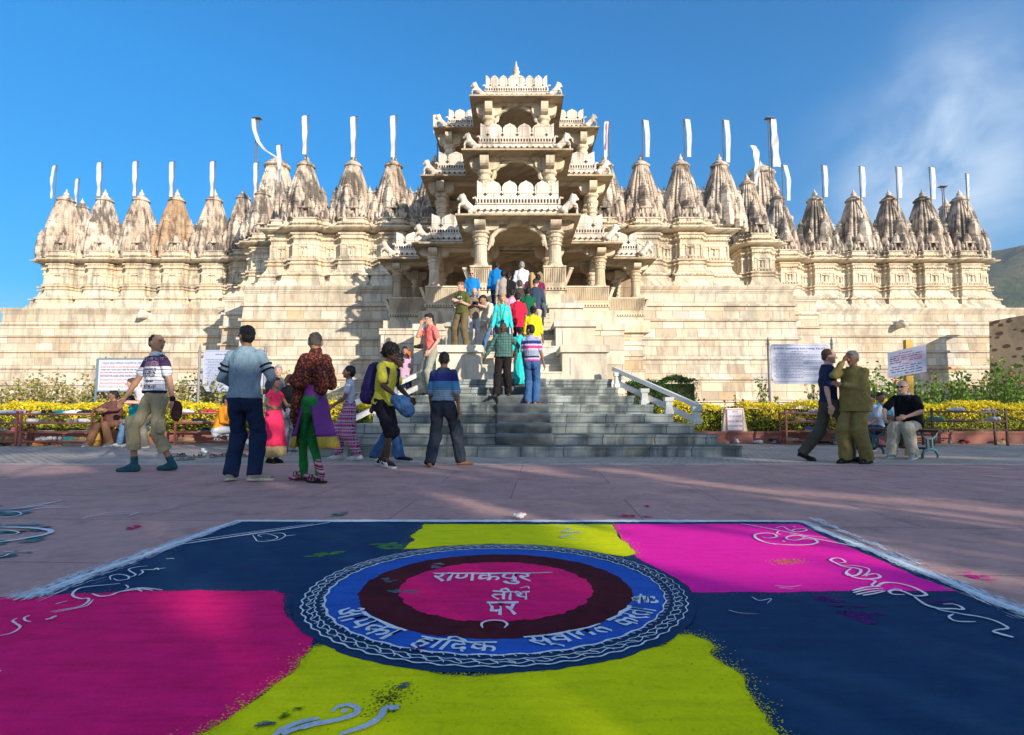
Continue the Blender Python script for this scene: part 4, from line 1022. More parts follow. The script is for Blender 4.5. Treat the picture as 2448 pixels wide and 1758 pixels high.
flag(2142, 386, 438, 36.8, 'narrow white flag on a dark pole over the rightmost spire', -1, .15, 0)
def tall_pole(px, top, bot, Y, label, ladder=True):
    a = at(px * D, top * D, Y); o = empty('tall_flagpole', (a.x, Y, ZS + .5), label=label, cat='flagpole'); O = o.location; H = a.z - O.z
    m = MB()
    for s in (-.09, .09): m.tube([(s, 0, 0), (s * .7, 0, H)], .03, 6)
    m.build('pole', M_pole, o)
    if ladder:
        m = MB(); n = int(H / .35)
        for i in range(n): m.bar((-.09, 0, i * .35 + .2), (.09, 0, i * .35 + .2), .025, .025)
        m.build('rung', M_pole, o)
    m = MB(); m.box(-.26, .26, -.2, .2, H - .02, H + .03); m.bar((-.24, 0, H), (-.08, 0, H - .3), .03, .03); m.bar((.24, 0, H), (.08, 0, H - .3), .03, .03); m.build('platform', M_pole, o)
    return o, O
o, O = tall_pole(570, 263, 440, 38, 'tall thin pole with a platform and a white cloth blowing right, left wing')
pp = [at(x * D, y * D, 38) for x, y in ((563, 266), (566, 292), (574, 316), (590, 336), (614, 350))]
ribbon('cloth', [(p.x - O.x, -.15, p.z - O.z) for p in pp], (.3, .16), M_flag, o, .02)
o, O = tall_pole(1703, 263, 410, 38, 'tall ladder pole with a platform and a hanging white cloth behind the right great spire')
pp = [at(x * D, y * D, 38) for x, y in ((1711, 266), (1714, 310), (1719, 372))]
ribbon('cloth', [(p.x - O.x, -.15, p.z - O.z) for p in pp], (.34, .5), M_flag, o, .06)
tall_pole(2088, 414, 470, 42, 'thin dark bare pole between the two rightmost spires')
# limp cloth over the right great spire finial
a = at(1671 * D, 324 * D, 35); o = empty('limp_flag', (a.x, 35, ZS + 1), label='crumpled white cloth hanging limp in front of the right great spire', cat='flag'); O = o.location
m = MB(); m.tube([(.1, 0.1, 0), (.1, .1, a.z - O.z)], .03, 6); m.build('pole', M_pole, o)
pp = [at(x * D, y * D, 35) for x, y in ((1668, 323), (1675, 336), (1677, 370), (1674, 412))]
ribbon('cloth', [(p.x - O.x, 0, p.z - O.z) for p in pp], (.42, .22), M_flag, o, .08)
# ================================================================ FLOOR PAINTING
rg = empty('floor_painting', (0, 2.6, 0), label='huge floor painting of coloured powder with a lettered circle in the foreground', cat='floor painting')
def powder(name, a, b, speck=None, streak=.5, rough=.95, wear=.0):
    t = NT(name); P = t.pos()
    n = t.noise(P, 7, 6, .65, .3); sv = t.mapv(P, (2.5, 16, 1), (0, 0, 0), (0, 0, radians(9))); st = t.noise(sv, 1.3, 5, .6, .4); g = t.noise(P, 95, 4, .8)
    c = t.mix(t.ramp(n, [(.32, 0), (.68, 1)]), a, b)
    c = t.mix(t.math('MULTIPLY', t.ramp(st, [(.46, 0), (.72, 1)]), streak), c, tuple(k * .5 for k in b))
    c = t.mix(t.math('MULTIPLY', t.ramp(g, [(.46, 0), (.66, 1)]), .4), c, tuple(min(1, k * 1.5 + .006) for k in a)); c = t.mix(t.math('MULTIPLY', t.ramp(t.noise(P, 30, 5, .75), [(.56, 0), (.70, 1)]), .45), c, tuple(k * .55 for k in b))
    c = t.mix(t.math('MULTIPLY', t.ramp(t.noise(t.mapv(P, (1.2, 7, 1), (3, 1, 0), (0, 0, radians(-7))), 1.0, 6, .65, .5), [(.50, 0), (.74, 1)]), streak * .55), c, tuple(min(1, k * 1.5 + .012) for k in a))
    if wear: c = t.mix(t.math('MULTIPLY', t.ramp(t.noise(P, 2.3, 7, .7), [(.60, 0), (.72, 1)]), wear), c, (.34, .26, .25))
    if speck: c = t.mix(t.ramp(t.noise(P, 48, 4, .75), [(.66, 0), (.72, 1)]), c, speck)
    t.bump(t.math('ADD', g, t.math('MULTIPLY', n, 2.0)), .5, .004)
    return t.fin(c, rough, .15)
R_navy = powder('navy_powder', (.003, .034, .098), (.005, .050, .13), wear=0, streak=.6)
R_mag = powder('magenta_powder', (.95, .006, .18), (.74, .004, .13), streak=.45)
R_mag_lit = powder('sunlit_magenta_powder', (.97, .012, .40), (.92, .009, .33), streak=.25)  # copy of the magenta with sunlight put into its colour
R_yel = powder('lime_yellow_powder', (.80, .80, .0), (.66, .70, .0), speck=(.10, .24, .01), streak=.35)
R_blue = powder('royal_blue_powder', (.018, .115, .50), (.012, .09, .42), streak=.5)
R_mar = powder('black_maroon_powder', (.040, .003, .010), (.085, .005, .02), streak=.3)
R_wht = powder('white_chalk_line', (.72, .82, .88), (.58, .70, .80), streak=.3)
R_whp = powder('lilac_chalk_line', (.88, .80, .88), (.78, .68, .80), streak=.3)
R_gry = powder('grey_blue_powder', (.50, .60, .68), (.40, .50, .60), streak=.2)
R_teal = powder('teal_smudge', (.06, .22, .24), (.10, .20, .22), streak=.5)
R_vio = powder('violet_smudge', (.10, .02, .22), (.06, .02, .16), streak=.5)
GR = Vector((0, 2.6, 0))
def gpart(mb, name, m, label=None):
    mb.v = [(v[0], v[1], .0005 + v[2] * .42) for v in mb.v]
    o = mb.build(name, m, rg); o.location = (-0, -2.6, 0)
    if label: o['label'] = label
    return o
def smooth(pts, n=6):
    """Catmull-Rom through pixel points"""
    out = []; P = [pts[0]] + list(pts) + [pts[-1]]
    for i in range(1, len(P) - 2):
        p0, p1, p2, p3 = P[i - 1:i + 3]
        for k in range(n):
            t = k / n; out.append(tuple(.5 * ((2 * b) + (-a + c) * t + (2 * a - 5 * b + 4 * c - d) * t * t + (-a + 3 * b - 3 * c + d) * t ** 3) for a, b, c, d in zip(p0, p1, p2, p3)))
    out.append(tuple(pts[-1])); return out
def rough_edge(P, amp, seed, step=.02):
    """densify closed ground polygon and ruffle it"""
    out = []; n = len(P)
    for i in range(n):
        a, b = P[i], P[(i + 1) % n]; L = (b - a).length; k = max(1, min(160, int(L / step)))
        d = (b - a).normalized() if L > 1e-6 else Vector((1, 0, 0)); nn = Vector((-d.y, d.x, 0))
        for j in range(k):
            p = a.lerp(b, j / k); w = noise.noise(Vector((p.x * 9, p.y * 9, seed))) * 1.2 + noise.noise(Vector((p.x * 38, p.y * 38, seed + 3))) * .5
            out.append(p + nn * w * amp)
    return out
def A_(l): return [(x / 2.268, 1150 + y / 2.268) for x, y in l]
def B_(l): return [(650 + x / 2.16, 1230 + y / 2.16) for x, y in l]
def C_(l): return [(1400 + x / 2.164, 1200 + y / 2.164) for x, y in l]
def field(name, px, z, m, amp=.012, seed=1, speckle=0, label=None, spread=.03):
    P = [gr(x, y, 0) for x, y in px]; Q = rough_edge(P, amp, seed)
    mb = MB(); mb.add([(p.x, p.y, z) for p in Q], [tuple(range(len(Q)))])
    rr_ = random.Random(seed)
    for i in range(speckle):
        q = Q[rr_.randrange(len(Q))]; s = rr_.uniform(.0012, .0036); dx, dy = rr_.gauss(0, spread) * rr_.random(), rr_.gauss(0, spread) * rr_.random()
        x, y = q.x + dx, q.y + dy; mb.add([(x - s, y - s * .6, z + .001), (x + s, y - s * .4, z + .001), (x + s * .5, y + s, z + .001)], [(0, 1, 2)])
    return gpart(mb, name, m, label)
base = [(569, 1249), (1913, 1249), (2448, 1463), (2900, 1660), (3300, 2300), (-900, 2300), (-560, 1600), (-60, 1450), (66, 1430)]
field('navy_field', base, .001, R_navy, .004, 1, 300)
mg = A_([(-900, 640), (-200, 640), (60, 632), (150, 640), (260, 628), (390, 612), (550, 612), (700, 600), (1000, 597), (1250, 600), (1490, 598), (1545, 615), (1537, 650), (1550, 740), (1600, 772), (1660, 812), (1690, 860), (1695, 910), (1665, 960), (1580, 1050), (1500, 1110), (1400, 1180), (1250, 1290), (1100, 1385), (800, 1560), (-200, 2200), (-1700, 2200)])
field('magenta_field', mg, .004, R_mag, .010, 2, 2500)
yf = A_([(1100, 1385), (1250, 1290), (1400, 1180), (1500, 1110), (1580, 1050), (1665, 960), (1700, 905), (1780, 890), (1840, 885), (1930, 905), (2000, 955), (2150, 1010)]) + B_([(700, 800), (900, 838), (1100, 838), (1300, 822), (1500, 792), (1700, 745), (1850, 712), (2000, 680), (2100, 632), (2170, 625), (2250, 660)]) + C_([(655, 745), (640, 780), (700, 830), (780, 880), (812, 930), (840, 990), (900, 1070), (935, 1140), (1010, 1215), (1120, 1400), (1300, 1900), (-1500, 1900), (-2300, 1600)])
field('yellow_field', yf, .0065, R_yel, .016, 3, 9000, 'big lime yellow powder field at the bottom centre', .035)
yk = B_([(785, 52), (770, 75), (722, 110), (740, 132), (700, 160), (680, 182), (780, 176), (900, 165), (1100, 155), (1300, 158), (1500, 175), (1700, 203), (1820, 220), (1884, 206), (1860, 180), (1832, 150), (1800, 120), (1780, 90), (1765, 54)])
field('yellow_field', yk, .004, R_yel, .014, 4, 2500, 'small lime yellow powder field behind the circle', .05)
mr = C_([(143, 118), (172, 190), (215, 215), (250, 252), (262, 290), (330, 325), (400, 360), (470, 400), (530, 440), (550, 470), (610, 474), (760, 468), (900, 472), (1050, 470), (1150, 466), (1400, 462), (1920, 464), (1840, 435), (1700, 384), (1400, 250), (1230, 180), (1105, 116), (900, 117), (700, 116)])
field('magenta_field', mr, .004, R_mag_lit, .010, 5, 1200, 'pink powder field at the right, coloured as sunlit')
# circle
CC = Vector((-.072, 2.71, 0))
def ring(r0, r1, z, m, name, amp=.006, seed=1, label=None):
    n = 260; mb = MB(); o = []; i_ = []
    for k in range(n):
        a = 2 * pi * k / n; w = noise.noise(Vector((cos(a) * 9, sin(a) * 9, seed))) * amp + noise.noise(Vector((cos(a) * 30, sin(a) * 30, seed))) * amp * .5
        o.append((CC.x + (r1 + w) * cos(a), CC.y + (r1 + w) * sin(a), z)); i_.append((CC.x + max(0, r0 + w) * cos(a), CC.y + max(0, r0 + w) * sin(a), z))
    if r0 > 0: mb.add(o + i_, [(k, (k + 1) % n, n + (k + 1) % n, n + k) for k in range(n)])
    else: mb.add(o, [tuple(range(n))])
    return gpart(mb, name, m, label)
ring(0, .868, .009, R_navy, 'circle_ground', .012, 2); ring(.59, .738, .012, R_blue, 'blue_ring', .008, 3)
ring(.42, .605, .0135, R_mar, 'maroon_ring', .012, 4); ring(0, .435, .0145, R_mag, 'magenta_disc', .016, 6)
def stroke(mb, P, w, z, seed=0, jag=.25):
    """ribbon along ground points, w may be a pair"""
    stroke.k = (getattr(stroke, 'k', 0) + 1) % 9; z = z + .0004 * stroke.k
    n = len(P); L = []; R = []
    for i, p in enumerate(P):
        t = (P[min(i + 1, n - 1)] - P[max(i - 1, 0)]); t.z = 0
        if t.length < 1e-7: t = Vector((1, 0, 0))
        t.normalize(); q = Vector((-t.y, t.x, 0)); f = i / max(1, n - 1)
        ww = (w if not hasattr(w, '__len__') else w[0] * (1 - f) + w[1] * f) * (1 + jag * noise.noise(Vector((p.x * 60, p.y * 60, seed)))) * min(1, .45 + 3 * min(f, 1 - f))
        L.append(p + q * ww / 2); R.append(p - q * ww / 2)
    mb.add([(p.x, p.y, z) for p in L] + [(p.x, p.y, z) for p in R], [(i, i + 1, n + i + 1, n + i) for i in range(n - 1)])
def circ(r, f, n=720, a0=0, a1=2 * pi):
    return [Vector((CC.x + (r + f(a0 + (a1 - a0) * k / n)) * cos(a0 + (a1 - a0) * k / n), CC.y + (r + f(a0 + (a1 - a0) * k / n)) * sin(a0 + (a1 - a0) * k / n), 0)) for k in range(n + 1)]
mb = MB()
stroke(mb, circ(.742, lambda a: .004 * sin(a * 40)), .010, .0175, 1, .7); stroke(mb, circ(.830, lambda a: .005 * sin(a * 60)), .007, .0175, 2, .7)
stroke(mb, circ(.775, lambda a: .008 * abs(sin(a * 42)), 1200), .0045, .0175, 3, .5); stroke(mb, circ(.805, lambda a: .008 * sin(a * 55), 1400), .0045, .0175, 4, .5)
for k in range(88):
    a = 2 * pi * k / 88; stroke(mb, [Vector((CC.x + (r) * cos(a + d), CC.y + r * sin(a + d), 0)) for r, d in ((.780, 0), (.79, .012), (.80, .030), (.815, .035))], .006, .0178, k)
for k in range(120):
    a = 2 * pi * k / 120; stroke(mb, [Vector((CC.x + r * cos(a + d), CC.y + r * sin(a + d), 0)) for r, d in ((.746, 0), (.760, .010))], .010, .0178, k)
gpart(mb, 'chain_border', R_wht)
# border lines
mb = MB()
def pxs(mb, pts, w, z=.0145, sm=True, seed=0):
    """w in pixels at the stroke, converted to metres by the local distance"""
    q = smooth(pts, 6) if sm else pts; P = [gr(x, y, 0) for x, y in q]
    k0 = P[0].y / FPX; k1 = P[-1].y / FPX; w0, w1 = (w, w) if not hasattr(w, '__len__') else w
    stroke(mb, P, (w0 * k0, w1 * k1), z, seed)
def dense(a, b, n=60): return [(a[0] + (b[0] - a[0]) * k / n, a[1] + (b[1] - a[1]) * k / n) for k in range(n + 1)]
# top border: real width about 9 cm on the ground
def gline(a, b, w, z, seed, wob=.006, n=140):
    a, b = gr(*a), gr(*b); P = []
    for k in range(n + 1):
        p = a.lerp(b, k / n); P.append(p + Vector((noise.noise(Vector((p.x * 2, p.y * 2, seed))) * wob, noise.noise(Vector((p.x * 2, p.y * 2, seed + 9))) * wob, 0)))
    stroke(mb, P, w, z, seed, .5)
gline((566, 1247.5), (1915, 1248), .075, .0135, 1, .01)
def chalk_line(pa, pb, w0, w1, n, seed, z=.0136):
    """a hand-swept line: many short thin chalk dashes laid along the edge"""
    R = random.Random(seed); pa, pb = gr(*pa), gr(*pb); d = (pb - pa).normalized(); q = Vector((-d.y, d.x, 0)); L = (pb - pa).length
    for i in range(n):
        f = R.random(); sp = (w0 + (w1 - w0) * f); o = R.gauss(0, sp * .42); l = R.uniform(.02, .13); w = R.uniform(.0012, .0042) * (1.3 - min(1, abs(o) / sp)); c = pa + d * (f * L) + q * (o + .01 * sin(f * 30)); a = R.gauss(0, .10)
        u = d * cos(a) + q * sin(a); v = Vector((-u.y, u.x, 0)); zz = z + .0004 * (i % 4)
        mb.add([(p.x, p.y, zz) for p in (c - u * l / 2, c - u * l * .2 - v * w, c + u * l * .3 - v * w * .8, c + u * l / 2, c + u * l * .2 + v * w, c - u * l * .3 + v * w * .8)], [tuple(range(6))])
chalk_line((569, 1247), (62, 1431), .035, .12, 1500, 1); chalk_line((575, 1249), (64, 1432), .016, .03, 500, 2, .0142); chalk_line((566, 1247.5), (1915, 1248), .05, .05, 1400, 3)
gline((1913, 1248), (2600, 1530), .035, .0134, 31, .02); gline((569, 1247), (62, 1431.5), .03, .0134, 32, .02); chalk_line((1913, 1248), (2600, 1527), .035, .09, 1900, 4); chalk_line((1920, 1250), (2600, 1532), .02, .04, 700, 5, .0142); chalk_line((1940, 1240), (2200, 1350), .05, .05, 220, 6)
gline(A_([(920, 358)])[0], A_([(1790, 230)])[0], .022, .0145, 11); gline(A_([(930, 345)])[0], A_([(1700, 236)])[0], .012, .0147, 12)
gline(C_([(800, 116)])[0], C_([(1150, 182)])[0], .012, .0147, 14); gline(C_([(1060, 172)])[0], C_([(1460, 248)])[0], .016, .0147, 15)
gpart(mb, 'white_border', R_wht)
# curls
mb = MB()
for l, w in (([(1370, 300), (1385, 320), (1398, 333), (1460, 332), (1505, 312), (1450, 293), (1400, 300), (1420, 310)], 3), ([(1470, 290), (1530, 290), (1545, 306), (1500, 328), (1440, 326)], 3), ([(1540, 306), (1605, 298)], (5, 2)),
             ([(600, 545), (598, 525), (640, 515), (690, 523), (695, 540), (640, 548), (615, 538)], 4), ([(690, 535), (735, 518), (705, 498), (700, 486), (740, 475), (800, 470)], 4), ([(750, 520), (775, 502), (770, 490), (830, 487), (900, 478)], 4), ([(900, 430), (925, 427), (945, 428)], 4), ([(830, 490), (850, 480), (860, 490)], 4)):
    pxs(mb, A_(l), w)
for l, w in (([(1700, 498), (1760, 540), (1830, 560), (1900, 562), (1952, 565), (1940, 550), (1900, 537), (1850, 538)], (10, 5)), ([(1780, 545), (1840, 570), (1900, 580), (1960, 592), (2030, 602), (2110, 622), (2170, 650), (2182, 665), (2130, 672), (2105, 680)], (7, 6)),
             ([(1905, 590), (1880, 605), (1920, 627), (2020, 630)], (5, 7)), ([(2105, 680), (2150, 695), (2215, 712)], (12, 12)), ([(860, 500), (900, 520), (960, 510), (940, 535)], (3, 2)), ([(740, 570), (800, 585), (900, 590)], (3, 1))):
    pxs(mb, C_(l), w)
gpart(mb, 'scroll_marking', R_wht)
mb = MB()
for l, w in (([(-20, 852), (60, 835), (108, 803), (85, 782), (68, 768), (92, 754)], (5, 5)), ([(275, 718), (350, 705), (430, 690), (475, 665), (478, 645), (440, 647), (400, 635), (395, 615), (430, 590), (500, 578), (570, 572), (650, 564)], (5, 6)), ([(290, 722), (400, 702), (470, 685), (505, 652)], (4, 4)),
             ([(500, 620), (545, 634), (600, 628), (640, 612), (690, 600), (740, 590), (800, 590), (880, 600)], (8, 5)), ([(660, 608), (740, 598), (770, 608)], (8, 4)), ([(735, 592), (800, 598), (830, 604)], (6, 3)), ([(160, 740), (132, 752), (138, 768), (168, 774)], (5, 4)), ([(245, 762), (275, 756), (302, 742)], (9, 9)), ([(300, 678), (365, 660)], (4, 2)), ([(680, 570), (695, 585), (680, 595)], (4, 3)), ([(-10, 1045), (8, 1040)], (8, 5))):
    pxs(mb, A_(l), w)
for l, w in (([(985, 226), (930, 215), (882, 193), (880, 174), (930, 167), (975, 172), (988, 186), (950, 193), (915, 187)], (7, 5)), ([(960, 222), (1060, 229), (1150, 228), (1198, 217), (1185, 201), (1130, 197), (1090, 204), (1050, 201), (1040, 188), (1080, 180), (1150, 181), (1250, 192)], (7, 4)),
             ([(985, 140), (1020, 133), (1050, 150), (1090, 161), (1142, 154), (1130, 145), (1080, 148), (1070, 156)], (4, 4)), ([(1000, 155), (990, 168), (1010, 175)], (3, 3)), ([(1018, 208), (1032, 211)], 6), ([(1120, 190), (1135, 191)], 5), ([(1072, 134), (1088, 136)], 4),
             ([(1312, 322), (1345, 318), (1320, 300), (1285, 298), (1268, 308), (1300, 325), (1340, 342), (1400, 350), (1425, 362), (1405, 385), (1360, 388), (1348, 372), (1375, 350)], (6, 6)), ([(1350, 372), (1390, 398), (1460, 407), (1522, 398), (1505, 380), (1460, 384), (1450, 392)], (7, 6)), ([(1330, 335), (1400, 338), (1462, 352), (1462, 372), (1430, 392)], (4, 4)),
             ([(1462, 408), (1500, 418), (1482, 438), (1505, 446), (1545, 426), (1620, 430), (1690, 448), (1752, 478), (1758, 492), (1700, 494), (1650, 474), (1600, 464), (1572, 472), (1592, 486), (1650, 488)], (6, 9)),
             ([(1380, 468), (1450, 450), (1530, 445)], (7, 4)), ([(1385, 479), (1450, 463), (1540, 455)], (7, 4)), ([(1400, 489), (1460, 476), (1545, 465)], (7, 4)), ([(1435, 493), (1500, 482), (1552, 470)], (7, 4)), ([(1590, 455), (1625, 462), (1640, 470)], (4, 3)), ([(980, 440), (1060, 446), (1120, 438)], (3, 1)), ([(1000, 452), (1080, 458)], (3, 1))):
    pxs(mb, C_(l), w, .0145)
gpart(mb, 'scroll_marking', R_whp)
mb = MB()
for l, w in (([(1800, 1268), (1830, 1240), (1890, 1228), (1935, 1245), (1930, 1275), (1870, 1300), (1780, 1320), (1650, 1345), (1540, 1385)], (13, 22)), ([(2165, 1240), (2090, 1244), (2065, 1290), (2010, 1330), (1950, 1355), (1840, 1390)], (16, 20)), ([(1735, 1300), (1620, 1325), (1540, 1360), (1480, 1400)], (16, 18)), ([(1700, 1345), (1600, 1362), (1530, 1392)], (14, 20)), ([(1850, 1262), (1885, 1262)], (16, 16)), ([(2110, 1246), (2165, 1244)], (22, 20))):
    pxs(mb, A_(l), w, .0155)
for l, w in (([(1460, 75), (1545, 78), (1500, 98), (1600, 98), (1490, 122), (1590, 136)], (5, 5)), ([(1580, 70), (1640, 72)], (4, 3))): pxs(mb, B_(l), w, .0155)
gpart(mb, 'scroll_marking', R_gry)
# the second painting at the left edge
r2 = empty('faded_floor_painting', (-5, 5, 0), label='faded teal and white floor painting at the left edge', cat='floor painting')
def other(mb, name, m): o = mb.build(name, m, r2); o.location = (5, -5, 0); return o
def inside(x, y, P):
    c = False; n = len(P)
    for i in range(n):
        a, b = P[i], P[i - 1]
        if (a.y > y) != (b.y > y) and x < (b.x - a.x) * (y - a.y) / (b.y - a.y + 1e-12) + a.x: c = not c
    return c
def blot(name, pts, m, z, seed, par='r2', amp=.04, lab=None):
    """a smudge: many small smeared flecks, dense in the middle and thinning out"""
    P = [gr(x, y) for x, y in pts]; cxm = sum(p.x for p in P) / len(P); cym = sum(p.y for p in P) / len(P)
    x0, x1 = min(p.x for p in P), max(p.x for p in P); y0, y1 = min(p.y for p in P), max(p.y for p in P); R = random.Random(seed)
    if par == 'r2': x0 = max(x0, -8)
    mb = MB(); area = (x1 - x0) * (y1 - y0); s0 = max(.006, .045 * sqrt(area)); n = int(min(1500, 2.6 * area / (s0 * s0 * 1.3)))
    for i in range(n):
        x, y = R.uniform(x0, x1), R.uniform(y0, y1); x += R.gauss(0, s0 * .8); y += R.gauss(0, s0 * .8)
        if not inside(x, y, P): continue
        f = noise.noise(Vector((x * 1.2 / s0 * .12, y * .12 / s0 * 1.6, seed)))
        if f < -.12 + .3 * R.random(): continue
        l = s0 * R.uniform(.5, 2.0); w = s0 * R.uniform(.15, .45); a = R.gauss(.15, .25); ca, sa = cos(a), sin(a); zz = z + .0002 * (i % 5)
        mb.add([(x + ca * u - sa * v, y + sa * u + ca * v, zz) for u, v in ((-l, 0), (-l * .3, -w), (l * .6, -w * .7), (l, 0), (l * .4, w), (-l * .5, w * .8))], [tuple(range(6))])
    if not mb.v: mb.add([(cxm, cym, z), (cxm + .01, cym, z), (cxm, cym + .01, z)], [(0, 1, 2)])
    if par == 'r2': return other(mb, name, m)
    if par == 'rg': return gpart(mb, name, m)
    o = mb.build(name, m); return tag(o, lab, 'powder spill')
blot('teal_field', A_([(-300, 135), (0, 132), (90, 140), (175, 152), (140, 176), (60, 196), (-300, 205)]), R_teal, .000, 1); blot('teal_field', A_([(-300, 235), (100, 232), (300, 236), (240, 252), (200, 330), (60, 350), (-300, 360)]), R_teal, .000, 2)
blot('teal_field', A_([(-300, 385), (120, 380), (180, 386), (90, 410), (-300, 440)]), R_teal, .000, 3)
mb = MB()
for l, w in (([(-60, 165), (120, 150), (230, 130), (340, 106)], (6, 6)), ([(-60, 158), (100, 148), (200, 128), (280, 118)], (4, 4)), ([(120, 168), (230, 150), (380, 145)], (5, 5)), ([(200, 138), (300, 140), (350, 138)], (4, 3)), ([(-60, 200), (60, 198), (115, 182), (70, 168), (-60, 168)], (4, 4)),
             ([(-60, 255), (120, 256), (250, 268), (275, 282), (220, 300), (120, 318), (-60, 345)], (12, 14)), ([(-60, 300), (60, 296), (100, 284), (40, 272), (-60, 272)], (5, 5)), ([(-60, 424), (20, 415), (60, 398), (150, 385), (210, 380)], (6, 3)), ([(20, 385), (80, 388)], (4, 3))):
    pxs(mb, A_(l), w, .004)
other(mb, 'white_scroll', R_wht)
mb = MB()
for l, w in (([(440, 210), (500, 190), (600, 185), (740, 175)], (3, 2)), ([(480, 195), (620, 172), (800, 172), (1040, 168)], (2, 2)), ([(700, 190), (760, 170)], (4, 2))): pxs(mb, A_(l), w, .003)
o = mb.build('chalk_scratches', R_whp); tag(o, 'faint white chalk scratches on the paving left of the painting', 'chalk marks')
blot('powder_spill', A_([(680, 262), (700, 246), (735, 238), (780, 238), (760, 252), (710, 264)]), R_mag, .001, 5, '', .02, 'small magenta powder spill on the paving at the left')
blot('powder_spill', C_([(158, 76), (190, 66), (250, 68), (262, 76), (220, 82)]), R_mag, .001, 6, '', .02, 'magenta powder spill just beyond the yellow corner of the painting')
blot('powder_spill', C_([(285, 74), (330, 72), (352, 78), (310, 82)]), R_mag, .001, 7, '', .02, 'thin magenta smear on the paving right of the tissue')
blot('powder_spill', C_([(285, 18), (320, 16), (345, 24), (325, 26)]), R_mag, .001, 8, '', .03, 'faint magenta smear farthest from the painting')
blot('powder_spill', C_([(1900, 366), (1990, 362), (2090, 388), (2160, 400), (2080, 408), (1960, 384)]), R_mag_lit, .001, 9, '', .05, 'broad pink powder spill outside the right border')
blot('powder_spill', A_([(1750, 200), (1800, 178), (1900, 165), (1880, 182), (1810, 200)]), R_teal, .000, 10, '', .06, 'teal smudge on the paving behind the painting')
blot('violet_smudge', B_([(810, 660), (870, 640), (960, 630), (930, 655), (850, 675)]), R_vio, .0195, 11, 'rg', .02); blot('violet_smudge', B_([(700, 710), (740, 690), (800, 700), (760, 716)]), R_vio, .0195, 12, 'rg', .015)
blot('violet_smudge', C_([(1140, 478), (1250, 490), (1400, 530), (1560, 590), (1480, 640), (1380, 610), (1270, 560)]), R_vio, .0055, 13, 'rg', .05)
blot('violet_smudge', C_([(1750, 500), (1900, 512), (1950, 525), (1850, 535), (1760, 525)]), R_vio, .0055, 14, 'rg', .03); blot('green_smudge', A_([(1500, 1310), (1560, 1255), (1640, 1205), (1710, 1205), (1690, 1230), (1600, 1270), (1520, 1312)]), powder('olive_smudge', (.12, .22, .01), (.18, .28, .01)), .0155, 15, 'rg', .008)
blot('green_smudge', A_([(1640, 415), (1700, 400), (1800, 385), (1890, 377), (1840, 395), (1740, 415)]), powder('green_smudge', (.10, .32, .08), (.08, .28, .08)), .0055, 16, 'rg', .02)
blot('green_smudge', A_([(1980, 345), (2100, 340), (2190, 330), (2180, 368), (2100, 375)]), bpy.data.materials['green_smudge'], .0045, 17, 'rg', .03)
blot('blue_smudge', A_([(1380, 1335), (1440, 1315), (1500, 1330), (1470, 1352), (1400, 1352)]), powder('dull_blue_smudge', (.08, .13, .2), (.12, .2, .08)), .0155, 18, 'rg', .02); blot('blue_smudge', B_([(640, 880), (690, 872), (720, 885), (680, 908), (645, 900)]), bpy.data.materials['dull_blue_smudge'], .0085, 19, 'rg', .015)
blot('grey_smudge', B_([(595, 402), (640, 395), (720, 400), (780, 412), (740, 422), (640, 416)]), R_teal, .0155, 20, 'rg', .012); blot('grey_smudge', B_([(820, 285), (835, 262), (880, 255), (890, 270), (860, 290)]), powder('ash_smudge', (.3, .3, .34), (.2, .12, .16)), .0155, 21, 'rg', .015); blot('grey_smudge', B_([(555, 340), (600, 335), (645, 350), (590, 362)]), R_teal, .0155, 22, 'rg', .012)
mb = MB(); rr_ = random.Random(4)
for i in range(260):     # scattered red and green grains on the yellow field
    u, v = rr_.gauss(0, 1), rr_.gauss(0, 1); x, y = 600 + 60 * u, 960 + 34 * v - 18 * u; p = gr(650 + x / 2.16, 1230 + y / 2.16); s = .0035
    mb.add([(p.x - s, p.y - s, .0092), (p.x + s, p.y, .0092), (p.x, p.y + s, .0092)], [(0, 1, 2)])
gpart(mb, 'scattered_grains', powder('dark_green_grains', (.10, .13, .02), (.16, .06, .02)))
mb = MB()
for i in range(200):
    p = gr(1400 + (1040 + rr_.gauss(0, 45)) / 2.164, 1200 + (312 + rr_.gauss(0, 7)) / 2.164); s = .005; mb.add([(p.x - s, p.y - s, .0062), (p.x + s, p.y, .0062), (p.x, p.y + s, .0062)], [(0, 1, 2)])
gpart(mb, 'scattered_grains', powder('orange_grains', (.8, .3, .02), (.8, .5, .05)))
